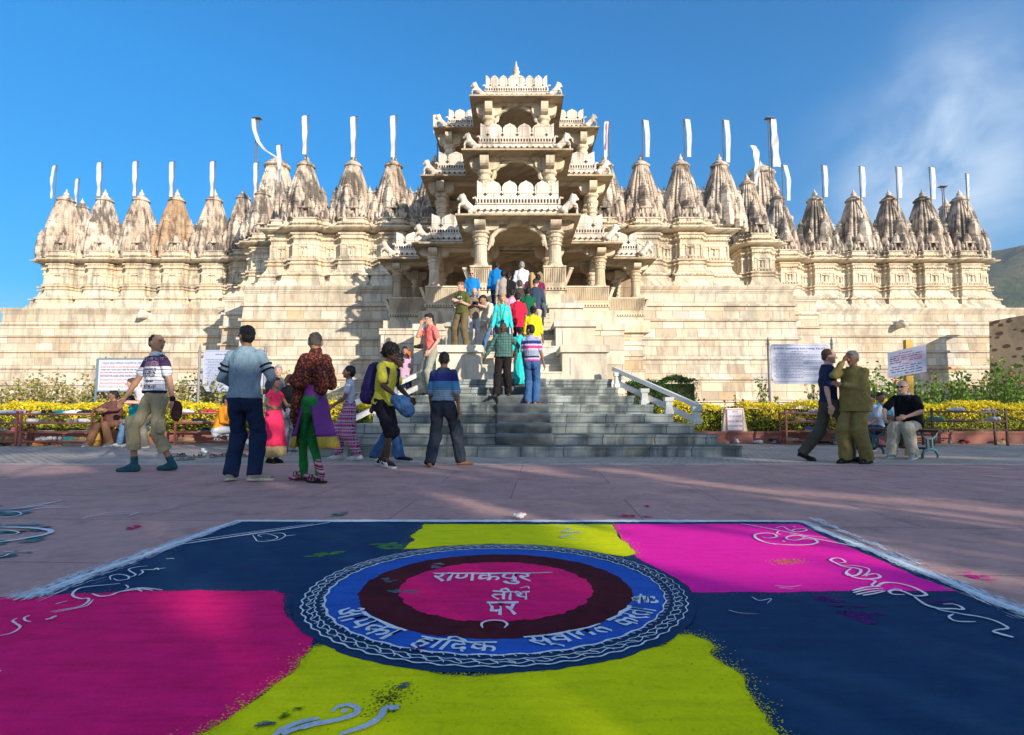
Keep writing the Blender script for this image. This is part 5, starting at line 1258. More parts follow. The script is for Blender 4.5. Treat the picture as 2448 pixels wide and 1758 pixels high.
# lettering ---------------------------------------------------------
def text_mesh(s, bold=.0, res=2):
    c = bpy.data.curves.new('lettering', 'FONT'); c.body = s; c.size = 1; c.offset = bold; c.resolution_u = res; c.fill_mode = 'FRONT'
    o = bpy.data.objects.new('lettering', c); C.objects.link(o); dg = bpy.context.evaluated_depsgraph_get()
    me = bpy.data.meshes.new_from_object(o.evaluated_get(dg)); bpy.data.objects.remove(o); bpy.data.curves.remove(c); return me
def islands(me):
    n = len(me.vertices); p = list(range(n))
    def f(a):
        while p[a] != a: p[a] = p[p[a]]; a = p[a]
        return a
    for e in me.edges:
        a, b = f(e.vertices[0]), f(e.vertices[1])
        if a != b: p[a] = b
    ids = {}; return np.array([ids.setdefault(f(i), len(ids)) % 6 for i in range(n)], float)
def text_map(s, f, m, name, parent, loc, bold=.0):
    me = text_mesh(s, bold); co = np.empty(len(me.vertices) * 3); me.vertices.foreach_get('co', co); co = co.reshape(-1, 3)
    if len(co) == 0: return None
    x0, x1, y0, y1 = co[:, 0].min(), co[:, 0].max(), co[:, 1].min(), co[:, 1].max()
    u = (co[:, 0] - x0) / (x1 - x0); v = (co[:, 1] - y0) / (y1 - y0)
    q_ = np.array([f(a, b) for a, b in zip(u, v)]); q_[:, 2] = .0005 + q_[:, 2] * .42 + islands(me) * .00022; q_[:, 0] += .0045 * np.sin(q_[:, 1] * 61 + q_[:, 0] * 23); q_[:, 1] += .004 * np.sin(q_[:, 0] * 71 + q_[:, 1] * 17); me.vertices.foreach_set('co', q_.ravel()); me.update(); me.materials.clear(); me.materials.append(m)
    return link(name, me, parent, loc)
def flat(px0, px1, ytop, ybot, z=.0185, sk=0):
    def f(u, v):
        y = ybot + (ytop - ybot) * v; yy = gr(px0, ybot).y * (1 - v) + gr(px0, ytop).y * v; ym = gr(px0, (ytop + ybot) / 2).y
        X0 = gr(px0, (ytop + ybot) / 2).x; X1 = gr(px1, (ytop + ybot) / 2).x
        return (X0 + (X1 - X0) * u, yy + .012 * noise.noise(Vector((u * 9, v * 2, 0))), z)
    return f
GL = (0, -2.6, 0)
text_map('राणकपुर', flat(1032, 1272, 1374, 1402), R_whp, 'lettering', rg, GL, .012)
text_map('तीथ', flat(1175, 1268, 1410, 1439), R_whp, 'lettering', rg, GL, .012)
text_map('पर', flat(1164, 1238, 1443, 1476), R_whp, 'lettering', rg, GL, .012)
mb = MB()
pxs(mb, B_([(1290, 312), (1360, 312), (1450, 308)]), 4, .0188); pxs(mb, B_([(830, 312), (1000, 314), (1290, 312)]), 4, .0190); pxs(mb, B_([(1280, 392), (1320, 384), (1328, 396)]), 4, .0188)
pxs(mb, B_([(1088, 600), (1085, 575), (1130, 560), (1190, 563), (1215, 580), (1200, 600)]), (6, 7), .0192)
gpart(mb, 'lettering', R_whp)
def arc_text(s, a0, a1, r_in, r_out, seed=0, bold=.012):
    def f(u, v):
        a = radians(a0 + (a1 - a0) * u); r = r_out + (r_in - r_out) * v + .004 * sin(u * 50)
        return (CC.x + r * cos(a), CC.y + r * sin(a), .0188)
    text_map(s, f, R_wht, 'lettering', rg, GL, bold)
arc_text('आपका', 206, 240, .605, .72); arc_text('हािदक', 247, 272, .60, .735); arc_text('स्वागत', 281, 311, .605, .72); arc_text('करता', 315, 335, .605, .72); arc_text('है', 339, 350, .605, .72)
# crumpled tissue
mb = MB(); rr_ = random.Random(8)
for i in range(9): ell(mb, (rr_.uniform(-.05, .05), rr_.uniform(-.02, .02), .014 + rr_.uniform(0, .016)), (.03, .018, .012), Matrix.Rotation(rr_.uniform(-.8, .8), 3, (1, .5, rr_.random())), 8, 6)
me = remeshed(mb, 'crumpled_tissue', plain('tissue_paper', (.82, .72, .70), .9, .1, 60, 0), .006, 1, .004, 60); p = gr(1246, 1241)
tag(link('crumpled_tissue', me, None, (p.x, p.y, .004)), 'crumpled pale tissue lying behind the back edge of the painting', 'tissue')
# ================================================================ SIGNS, RACKS, SHOES, BENCHES
M_bpost = plain('blue_grey_paint', (.16, .24, .30), .6, .15, 20, .2); M_gpost = plain('grey_metal_paint', (.30, .29, .31), .5, .12, 20, .2, .4, .3)
M_board = plain('white_enamel_board', (.58, .60, .66), .35, .06, 3, .05, .5); M_board2 = plain('lilac_enamel_board', (.46, .50, .64), .35, .06, 3, .05, .5)
M_tnavy = plain('navy_lettering', (.02, .03, .16), .6, 0, 5, 0); M_tred = plain('red_lettering', (.55, .05, .06), .6, 0, 5, 0); M_tblue = plain('blue_lettering', (.05, .08, .30), .6, 0, 5, 0)
M_ywood = plain('yellow_painted_wood', (.62, .40, .07), .6, .2, 14, .3); M_rackr = plain('rust_red_paint', (.22, .075, .05), .6, .25, 16, .4); M_iron = plain('blue_cast_iron', (.05, .14, .18), .5, .2, 20, .3, .4); M_seat = plain('dark_wood_seat', (.09, .045, .03), .5, .25, 12, .3)
def letter(s, x0, x1, z0, z1, y, m, parent, bold=.0):
    me = text_mesh(s, bold, 1); co = np.empty(len(me.vertices) * 3); me.vertices.foreach_get('co', co); co = co.reshape(-1, 3)
    a, b = co.min(0), co.max(0); q = np.zeros_like(co); q[:, 0] = x0 + (x1 - x0) * (co[:, 0] - a[0]) / (b[0] - a[0]); q[:, 2] = z0 + (z1 - z0) * (co[:, 1] - a[1]) / (b[1] - a[1]); q[:, 1] = y
    me.vertices.foreach_set('co', q.ravel()); me.update(); me.materials.clear(); me.materials.append(m); return link('lettering', me, parent)
def scrawl(x0, x1, z, h, y, m, parent, seed, cover=.8):
    """a printed line too small to read: uneven word-shaped strokes"""
    R = random.Random(seed); mb = MB(); x = x0
    while x < x1:
        w = h * R.uniform(1.2, 4.5)
        e = min(x1, x + w); n = max(2, int((e - x) / (h * .55)))
        for i in range(n):
            a = x + (e - x) * i / n; hh = h * R.uniform(.5, 1); mb.box(a, a + (e - x) / n * .62, y - .001, y, z, z + hh)
        mb.box(x, e, y - .0012, y, z + h * .42, z + h * .58); x = e + h * R.uniform(.5, .9)
    return mb.build('small_print', m, parent)
def board(o, x0, x1, z0, z1, y, m, frame=None, cut=0.0, rnd=0.0):
    mb = MB(); pts = []
    if cut: pts = [(x0 + cut, z0), (x1 - cut, z0), (x1 - cut * .3, z0 + cut), (x1, z0 + cut * 1.6)] + [(x1 - rnd + rnd * cos(a), z1 - rnd + rnd * sin(a)) for a in (0, .4, .8, 1.2, 1.57)] + [(x0 + rnd - rnd * sin(a), z1 - rnd + rnd * cos(a)) for a in (0, .4, .8, 1.2, 1.57)] + [(x0, z0 + cut * 1.6), (x0 + cut * .3, z0 + cut)]
    else: pts = [(x0, z0), (x1, z0), (x1, z1), (x0, z1)]
    mb.extrude_xz(pts, y, y + .03); b = mb.build('board', m, o)
    if frame:
        mb = MB(); f = .035
        mb.box(x0 - f, x1 + f, y - .012, y + .04, z1, z1 + f); mb.box(x0 - f, x1 + f, y - .012, y + .04, z0 - f, z0); mb.box(x0 - f, x0, y - .011, y + .039, z0, z1); mb.box(x1, x1 + f, y - .011, y + .039, z0, z1)
        for k in (.12, .5, .88): xx = x0 + (x1 - x0) * k; mb.box(xx - .015, xx + .015, y, y + .03, z1 + f, z1 + f + .05)
        mb.build('frame', frame, o)
    return b
# left notice
Y = 16.0; a = at(237, 860, Y); b = at(357, 934, Y); o = empty('notice_board', (a.x, Y, .05), label='white notice board in a blue frame with navy and red lettering behind the left bench', cat='notice board')
w = b.x - a.x; z0, z1 = b.z - .05, a.z - .05; board(o, 0, w, z0, z1, 0, M_board, M_bpost)
m = MB(); m.box(-.075, -.036, -.005, .035, 0, z1 + .02); m.build('post', M_bpost, o); m = MB(); m.box(w + .036, w + .075, -.005, .035, 0, z1 + .02); m.build('post', M_bpost, o)
H_ = z1 - z0; R_ = lambda k: z0 + H_ * k
letter('संपूर्ण तीर्थ विकलांग यात्रिकों के लिए सूचना', .10, w - .08, R_(.84), R_(.92), -.003, M_tnavy, o); scrawl(.06, w - .05, R_(.745), .03, -.003, M_tred, o, 1); scrawl(.08, w - .05, R_(.655), .03, -.003, M_tnavy, o, 2); scrawl(.06, w - .1, R_(.565), .03, -.003, M_tred, o, 3)
letter('NOTICE FOR AGED AND HANDICAPPED PILGRIMS', .05, w - .03, R_(.44), R_(.505), -.003, M_tnavy, o, .015); letter('Arrangement of entry into Jinalay is available for', .05, w - .03, R_(.315), R_(.38), -.003, M_tred, o); letter('Aged and Handicapped Pilgrims, from south side', .05, w - .06, R_(.20), R_(.265), -.003, M_tred, o); letter('Please contact on duty Chowkidar Security', .05, w - .12, R_(.085), R_(.15), -.003, M_tred, o)
def posted(px0, px1, pyt, pyb, pp0, pp1, ptop, Y, label, seed, title=None, mt=M_board2):
    a = at(px0, pyt, Y); b = at(px1, pyb, Y); o = empty('notice_board', (a.x, Y, .05), label=label, cat='notice board'); w = b.x - a.x; z0, z1 = b.z - .05, a.z - .05
    board(o, 0, w, z0, z1, 0, mt, None, .12, .08)
    for p in (pp0, pp1):
        q = at(p, ptop, Y); m = MB(); x = q.x - a.x; H0 = q.z - .05
        m.lathe([(0, .035), (H0 - .22, .035), (H0 - .21, .05), (H0 - .18, .05), (H0 - .17, .028), (H0 - .10, .036), (H0 - .05, .02), (H0, .004)], x, .015, 10); m.build('post', M_gpost, o)
        m = MB()
        for k in (.15, .5, .85): zz = z0 + (z1 - z0) * k; xa, xb = sorted((x, 0.02 if x < w / 2 else w - .02)); m.box(xa, xb, .005, .025, zz - .012, zz + .012)
        m.build('bracket', M_gpost, o)
    H_ = z1 - z0
    if title: letter(title, .08, w - .08, z0 + H_ * .85, z0 + H_ * .91, -.003, M_tblue, o, .02); scrawl(w * .36, w * .64, z0 + H_ * .80, .022, -.003, M_tblue, o, seed)
    else: scrawl(w * .2, w * .8, z0 + H_ * .88, .035, -.003, M_tblue, o, seed)
    n = 17
    for i in range(n):
        k = .76 - i * .038; x0 = .07 + (.06 if i % 3 else 0); scrawl(x0, w * (.92 if i % 4 else .55), z0 + H_ * k, .020, -.003, M_tblue, o, seed + 10 + i)
    mb = MB(); f = .018; mb.box(.05, w - .05, -.0035, -.001, z1 - .035, z1 - .028); mb.box(.05, w - .05, -.0035, -.001, z0 + .06, z0 + .067); mb.build('border_line', M_tblue, o)
posted(487, 628, 837, 936, 478, 635, 822, 16.2, 'grey enamel notice board between two finialed posts behind the sweater wearer', 50)
posted(1842, 1984, 823, 918, 1836, 1988, 806, 16.5, 'large pale blue trust notice board with dense small print, partly in shade, on two posts', 80, 'SHETH ANANDJI KALYANJI TRUST')
# tilted board on yellow post
Y = 10.62; q = at(2180, 1089, Y); o = empty('tilted_sign', (q.x, Y, 0), label='tilted pale handwritten sign on a yellow wooden post behind the bald sitter', cat='sign')
tp = at(2176, 812, Y); m = MB(); m.rings([[(sx * .065 + dx, sy * .04 + .06, z) for sx, sy in ((-1, -1), (1, -1), (1, 1), (-1, 1))] for z, dx in ((0, 0), (tp.z, tp.x - q.x))]); m.build('post', M_ywood, o)
cs = [at(x, y, Y - .02 + dy) for x, y, dy in ((2124, 905, .12), (2215, 889, -.12), (2214, 823, -.12), (2122, 844, .12))]; cs = [c - Vector((q.x, Y, 0)) for c in cs]
ux = (cs[1] - cs[0]); uz = (cs[3] - cs[0]); nrm = ux.cross(uz).normalized(); nrm = nrm if nrm.y < 0 else -nrm
m = MB(); m.rings([[c for c in cs], [c - nrm * .02 for c in cs]]); m.build('board', M_board2, o)
def on_board(ob): 
    me = ob.data; co = np.empty(len(me.vertices) * 3); me.vertices.foreach_get('co', co); co = co.reshape(-1, 3); q_ = np.outer(co[:, 0], ux) + np.outer(co[:, 2], uz) + np.array(cs[0]) + np.outer(.002 - co[:, 1], nrm); me.vertices.foreach_set('co', q_.ravel()); me.update()
for i, (x0, x1, z, mm) in enumerate(((.30, .66, .88, M_tred), (.08, .92, .78, M_tred), (.06, .94, .70, M_tnavy), (.06, .90, .62, M_tred), (.06, .40, .53, M_tnavy), (.55, .92, .55, M_tred), (.3, .62, .44, M_tred), (.10, .88, .36, M_tnavy), (.06, .80, .27, M_tnavy), (.08, .9, .18, M_tnavy), (.45, .94, .08, M_tnavy))):
    on_board(scrawl(x0, x1, z, .045, 0, mm, o, 200 + i))
# small stone notice
Y = 14.68; a = at(1738, 977, Y); b = at(1779, 1029, Y); o = empty('small_notice', ((a.x + b.x) / 2, Y + .06, .30), label='small white stone notice asking to leave shoes, standing on the red kerb', cat='notice'); hw = (b.x - a.x) / 2; h = a.z - .30
m = MB(); m.rings([[(-hw - .11, 0, 0), (hw + .11, 0, 0), (hw + .11, .12, 0), (-hw - .11, .12, 0)], [(-hw - .02, 0, h + .01), (hw + .02, 0, h + .01), (hw + .02, .12, h + .01), (-hw - .02, .12, h + .01)]]); m.build('stone', M_pedestal, o)
m = MB(); board(o, -hw, hw, .012, h - .01, -.03, M_board)
for (x0, x1, z0, z1) in ((-hw, hw, h - .035, h - .022), (-hw, hw, .02, .033), (-hw + .005, -hw + .018, .033, h - .035), (hw - .018, hw - .005, .033, h - .035)): m.box(x0, x1, -.034, -.030, z0, z1)
m.build('red_border', M_tred, o)
letter('कृपया', -.07, .07, h * .80, h * .90, -.033, M_tred, o); letter('जूते यहाँ उतारिए', -.16, .16, h * .60, h * .72, -.033, M_tred, o); letter('PLEASE REMOVE', -.18, .18, h * .40, h * .48, -.033, M_tred, o, .01); letter('YOUR SHOES HERE', -.18, .18, h * .20, h * .28, -.033, M_tred, o, .01)
# ---- shoes ----
def shoe_mb(kind):
    mb = MB()
    def prof(w0, w1, L, z, n=12): return [(((w0 + (w1 - w0) * sin(pi * i / n)) * (1 if i < n else 1)) * 1, -L / 2 + L * i / n, z) for i in range(n + 1)]
    def sole(z0, z1, k=1.0):
        R = []
        for z in (z0, z1):
            r = []
            for j in range(20): a = 2 * pi * j / 20; y = .14 * sin(a) * k; wd = .042 + .010 * (y < 0); r.append((wd * cos(a) * k, y, z))
            R.append(r)
        mb.rings(R)
    sole(0, .022)
    if kind == 'trainer' or kind == 'shoe':
        ell(mb, (0, -.055, .035), (.042, .085, .034)); ell(mb, (0, .04, .05), (.040, .088, .045)); mb.lathe([(.05, .036), (.092, .034), (.092, .026), (.06, .024)], 0, .065, 12); ell(mb, (0, -.01, .07), (.018, .05, .012))
    else:
        for y in ((-.07, -.03) if kind == 'sandal' else (-.06,)): mb.tube([(-.044, y, .02), (-.02, y - .008, .052), (.02, y - .008, .052), (.044, y, .02)], .009, 5)
        mb.tube([(-.042, .03, .02), (0, -.04 if kind != 'sandal' else .05, .055), (.042, .03, .02)], .007, 5)
    return mb
SC = {'white': (.62, .63, .65), 'grey': (.20, .21, .23), 'black': (.015, .015, .018), 'pink': (.65, .10, .22), 'blue': (.04, .16, .42), 'brown': (.12, .05, .025), 'red': (.50, .03, .03), 'teal': (.02, .28, .28), 'tan': (.35, .22, .11), 'orange': (.65, .20, .04), 'lilac': (.45, .35, .60), 'green': (.05, .35, .12)}
_sh = {}
SHN = {}
def shoe(col, kind, loc, yaw, place, tilt=0):
    k = (col, kind)
    if k not in _sh:
        me = shoe_mb(kind).mesh(kind, plain(col + '_footwear', SC[col], .7, .25, 40, .3), True); me.materials.append(plain('rubber_sole', (.25, .24, .22), .7, .1, 20, 0))
        for p in me.polygons:
            if max(me.vertices[v].co.z for v in p.vertices) < .023: p.material_index = 1
        _sh[k] = me
    o = link({'trainer': 'trainer', 'sandal': 'sandal', 'slipper': 'slipper', 'shoe': 'shoe'}[kind], _sh[k], None, loc, (tilt, 0, yaw)); key = col + ' ' + kind + ' ' + place
    SHN.setdefault(key, []).append(o); return o
def rack(x0, x1, Y, zs, depth, label, name_, col=M_rackr, seed=0, dens=.8, ends=(1, 1)):
    o = empty('shoe_rack', ((x0 + x1) / 2, Y, 0), label=label, cat='shoe rack'); hw = (x1 - x0) / 2; H0 = zs[-1] + .03
    for s in (-1, 1):
        for y in (0, depth): m = MB(); m.box(s * hw - .02, s * hw + .02, y - .02, y + .02, 0, H0 + .04); m.build('upright', col, o)
    R = random.Random(seed); names = ['bottom', 'second lowest', 'third', 'top'] if len(zs) == 4 else ['bottom', 'middle', 'top']
    for zi, z in enumerate(zs):
        m = MB()
        for k in range(3): yy = .02 + k * (depth - .04) / 2; m.box(-hw + .02, hw - .02, yy - .018, yy + .018, z - .02, z)
        m.box(-hw + .02, hw - .02, -.021, -.008, z - .03, z + .008); m.build('shelf', col, o)
        x = x0 + .12
        while x < x1 - .14:
            if R.random() < dens:
                c = R.choice(['white', 'grey', 'black', 'pink', 'blue', 'brown', 'red', 'teal', 'tan', 'orange', 'lilac', 'white', 'black']); kd = R.choice(['trainer', 'trainer', 'sandal', 'slipper', 'shoe']); yw = R.choice([0, pi, pi / 2, -pi / 2]) + R.uniform(-.5, .5)
                for s in (0, 1): shoe(c, kd, (x + s * .11, Y + depth * .45 + R.uniform(-.05, .05), z + .002), yw + R.uniform(-.12, .12), 'on the %s shelf of the %s' % (names[zi], name_))
                x += .30
            else: x += .25
    return o
zl = [.12, .34, .54, .74]
rack(at(-130, 1000, 13.6).x, at(50, 1000, 13.6).x, 13.5, zl, .34, 'leftmost rust red shoe rack, cut by the left edge', 'leftmost rack', seed=1)
rack(at(60, 1000, 13.6).x, at(228, 1000, 13.6).x, 13.5, zl, .34, 'rust red four-shelf rack full of shoes left of the seated person in brown', 'rack left of the bench', seed=2, dens=.95)
rack(at(420, 1000, 13.9).x, at(648, 1000, 13.9).x, 13.9, [.10, .32, .54, .76], .34, 'rust red shoe rack behind the striding and sweater people', 'rack behind the sweater wearer', seed=3, dens=.45)
rack(at(1879, 1000, 14.1).x, at(2062, 1000, 14.1).x, 14.1, [.12, .34, .56, .76], .34, 'rust red shoe rack behind the navy polo wearer', 'rack behind the navy polo', seed=4, dens=.35)
rack(at(2228, 1000, 13.7).x, at(2405, 1000, 13.7).x, 13.7, [.38, .58, .80], .34, 'thin dark frame rack with few shoes at the right of the bench', 'thin rack on the right', M_seat, 5, .22)
R = random.Random(9)
for px, py, c, kd, pl in ((430, 1092, 'black', 'sandal', 'on the paving right of the striding person'), (470, 1094, 'brown', 'sandal', 'on the paving right of the striding person'), (488, 1084, 'white', 'trainer', 'standing among sandals on the paving'), (443, 1100, 'grey', 'sandal', 'on the paving right of the striding person'),
        (512, 1093, 'red', 'slipper', 'on the paving left of the jeans wearer'), (530, 1092, 'red', 'slipper', 'on the paving left of the jeans wearer'), (590, 1092, 'red', 'sandal', 'between the feet of the jeans wearer'), (2405, 1092, 'black', 'shoe', 'x')):
    if pl == 'x': continue
    p = gr(px, py); shoe(c, kd, (p.x, p.y, .0), R.uniform(0, 6), pl)
def heap(pa, pb, pya, pyb, n, place, seed, cols=None):
    R = random.Random(seed)
    for i in range(n):
        p = gr(R.uniform(pa, pb), R.uniform(pya, pyb)); shoe(R.choice(cols or list(SC)), R.choice(['trainer', 'sandal', 'slipper', 'shoe']), (p.x, p.y, R.choice([0, 0, 0, .03])), R.uniform(0, 6.28), place, R.uniform(-.1, .1))
heap(70, 145, 1060, 1069, 12, 'heaped on the ground below the rack left of the bench', 3, ['orange', 'tan', 'brown', 'pink', 'teal']); heap(1710, 1870, 1056, 1063, 22, 'in the row on the ground below the small notice', 4, ['black', 'grey', 'white', 'pink', 'blue', 'brown']); heap(1885, 2000, 1056, 1064, 12, 'on the ground before the rack behind the navy polo', 5, ['black', 'grey', 'white', 'tan']); heap(2070, 2110, 1056, 1064, 6, 'on the ground behind the left end of the bench', 6, ['red', 'pink', 'tan']); heap(2250, 2420, 1054, 1063, 20, 'on the ground below the thin rack on the right', 7, ['black', 'brown', 'tan', 'red', 'grey'])
heap(-10, 50, 1061, 1066, 5, 'on the ground before the leftmost rack', 8)
for key, l in SHN.items():
    for o in l:
        tag(o, key, key.split()[1]);
        if len(l) > 1: o['group'] = key
# ---- benches ----
A = at(2063, 1040, 11.25); B = at(2262, 1040, 9.85); d = Vector((B.x - A.x, B.y - A.y, 0)); L = d.length; ang = atan2(d.y, d.x)
o = empty('bench', ((A.x + B.x) / 2, (A.y + B.y) / 2, 0), ang, 'backless bench with dark wooden top on curved blue iron legs at the right', 'bench')
m = MB()
for k in range(3): m.box(-L / 2, L / 2, -.2 + k * .14, -.08 + k * .14, .45, .49)
m.build('seat', M_seat, o)
for x in (-L / 2 + .25, L / 2 - .28):
    m = MB(); m.tube([(x, -.2, .44), (x, -.17, .38), (x, -.10, .34), (x, .0, .33), (x, .10, .34), (x, .17, .38), (x, .2, .44)], .022, 8); m.tube([(x, -.06, .33), (x, -.06, .16)], .022, 8); m.tube([(x, .06, .33), (x, .06, .16)], .022, 8)
    m.tube([(x, -.20, .0), (x, -.2, .06), (x, -.14, .13), (x, 0, .16), (x, .14, .13), (x, .2, .06), (x, .2, 0)], .024, 8); m.build('leg', M_iron, o)
m = MB(); m.bar((-L / 2 + .25, 0, .16), (L / 2 - .28, 0, .16), .03, .04); m.build('stretcher', M_seat, o)
o = empty('bench', (at(275, 1040, 13.9).x, 13.95, 0), 0, 'low yellow wooden bench under the two seated people on the left', 'bench')
m = MB(); m.box(-.75, .85, -.18, .02, .40, .44); m.box(-.75, .85, .04, .22, .40, .44); m.build('seat', M_ywood, o)
for x in (-.45, .55): m = MB(); m.box(x - .12, x + .12, -.14, .18, 0, .40); m.build('leg', M_ywood, o)
# ================================================================ PEOPLE
SKIN = {'light': plain('light_skin', (.62, .36, .26), .55, .08, 30, .08), 'tan': plain('tan_skin', (.40, .22, .14), .55, .08, 30, .08), 'brown': plain('brown_skin', (.24, .125, .075), .5, .1, 30, .08), 'dark': plain('dark_skin', (.075, .04, .026), .5, .1, 30, .08)}
H_blk = plain('black_hair', (.012, .010, .010), .55, .3, 60, .5); H_brn = plain('brown_hair', (.10, .055, .03), .6, .3, 60, .5); H_gry = plain('grey_hair', (.30, .29, .28), .7, .3, 60, .5); H_bld = plain('blonde_hair', (.48, .30, .13), .6, .3, 60, .5)
def folds(t, s=.42):
    P = t.obj(); n = t.noise(t.mapv(P, (1, 1, .55)), 7, 3, .5, 1.6); r = t.math('ABSOLUTE', t.math('SUBTRACT', n, .5)); t.bump(t.math('SUBTRACT', t.noise(P, 16, 3, .5, .8), t.math('MULTIPLY', r, -3.0)), s, .035)
def cloth(name, c, var=.18, bump=.35, sc=9, *a):
    if name in _mc: return _mc[name]
    m = plain(name, c, .85, var, sc, 0, .15); t = NT.__new__(NT); t.m = m; t.t = m.node_tree; t.p = [n for n in t.t.nodes if n.type == 'BSDF_PRINCIPLED'][0]; folds(t); return m
def striped(name, stops, base_axis='z', noise_amp=.006, fine=None, prints=None):
    """horizontal stripes: stops = [(z, colour)] from the bottom up in normalised body height"""
    t = NT(name); P = t.obj(); x, y, z = t.sep(P)
    z2 = t.math('ADD', z, t.math('MULTIPLY', t.math('SUBTRACT', t.noise(P, 9, 2), .5), noise_amp * 2))
    z0, z1 = stops[0][0], max(stops[-1][0] + .01, stops[0][0] + .1); f = t.math('DIVIDE', t.math('SUBTRACT', z2, z0), z1 - z0)
    c = t.ramp(f, [(max(0, min(1, (a - z0) / (z1 - z0))), b) for a, b in stops], 'CONSTANT')
    if fine:
        w = t.math('GREATER_THAN', t.math('FRACT', t.math('MULTIPLY', z2, fine[0])), fine[1]); c = t.mix(t.math('MULTIPLY', w, fine[2]), c, fine[3])
    if prints:
        for (za, zb, sc, thr, colr, xw) in prints:
            v = t.vor(t.comb(t.math('MULTIPLY', x, sc), 0.0, t.math('MULTIPLY', z, sc * .8)), 1.0, 'DISTANCE_TO_EDGE'); k = t.math('LESS_THAN', v, thr)
            k = t.math('MULTIPLY', k, t.math('MULTIPLY', t.math('GREATER_THAN', z, za), t.math('LESS_THAN', z, zb))); k = t.math('MULTIPLY', k, t.math('LESS_THAN', t.math('ABSOLUTE', x), xw)); c = t.mix(k, c, colr)
    folds(t); return t.fin(c, .85, .15)
def ik(a, b, l1, l2, hint):
    a, b = Vector(a), Vector(b); d = b - a; L = min(d.length, (l1 + l2) * .999); d.normalize(); b = a + d * L
    x = (l1 * l1 - l2 * l2 + L * L) / (2 * L); h = sqrt(max(0, l1 * l1 - x * x)); hn = Vector(hint); hn = hn - d * hn.dot(d)
    if hn.length < 1e-4: hn = Vector((0, 1, 0))
    return a + d * x + hn.normalized() * h, b
def rot_z(a): return Matrix.Rotation(a, 3, 'Z')
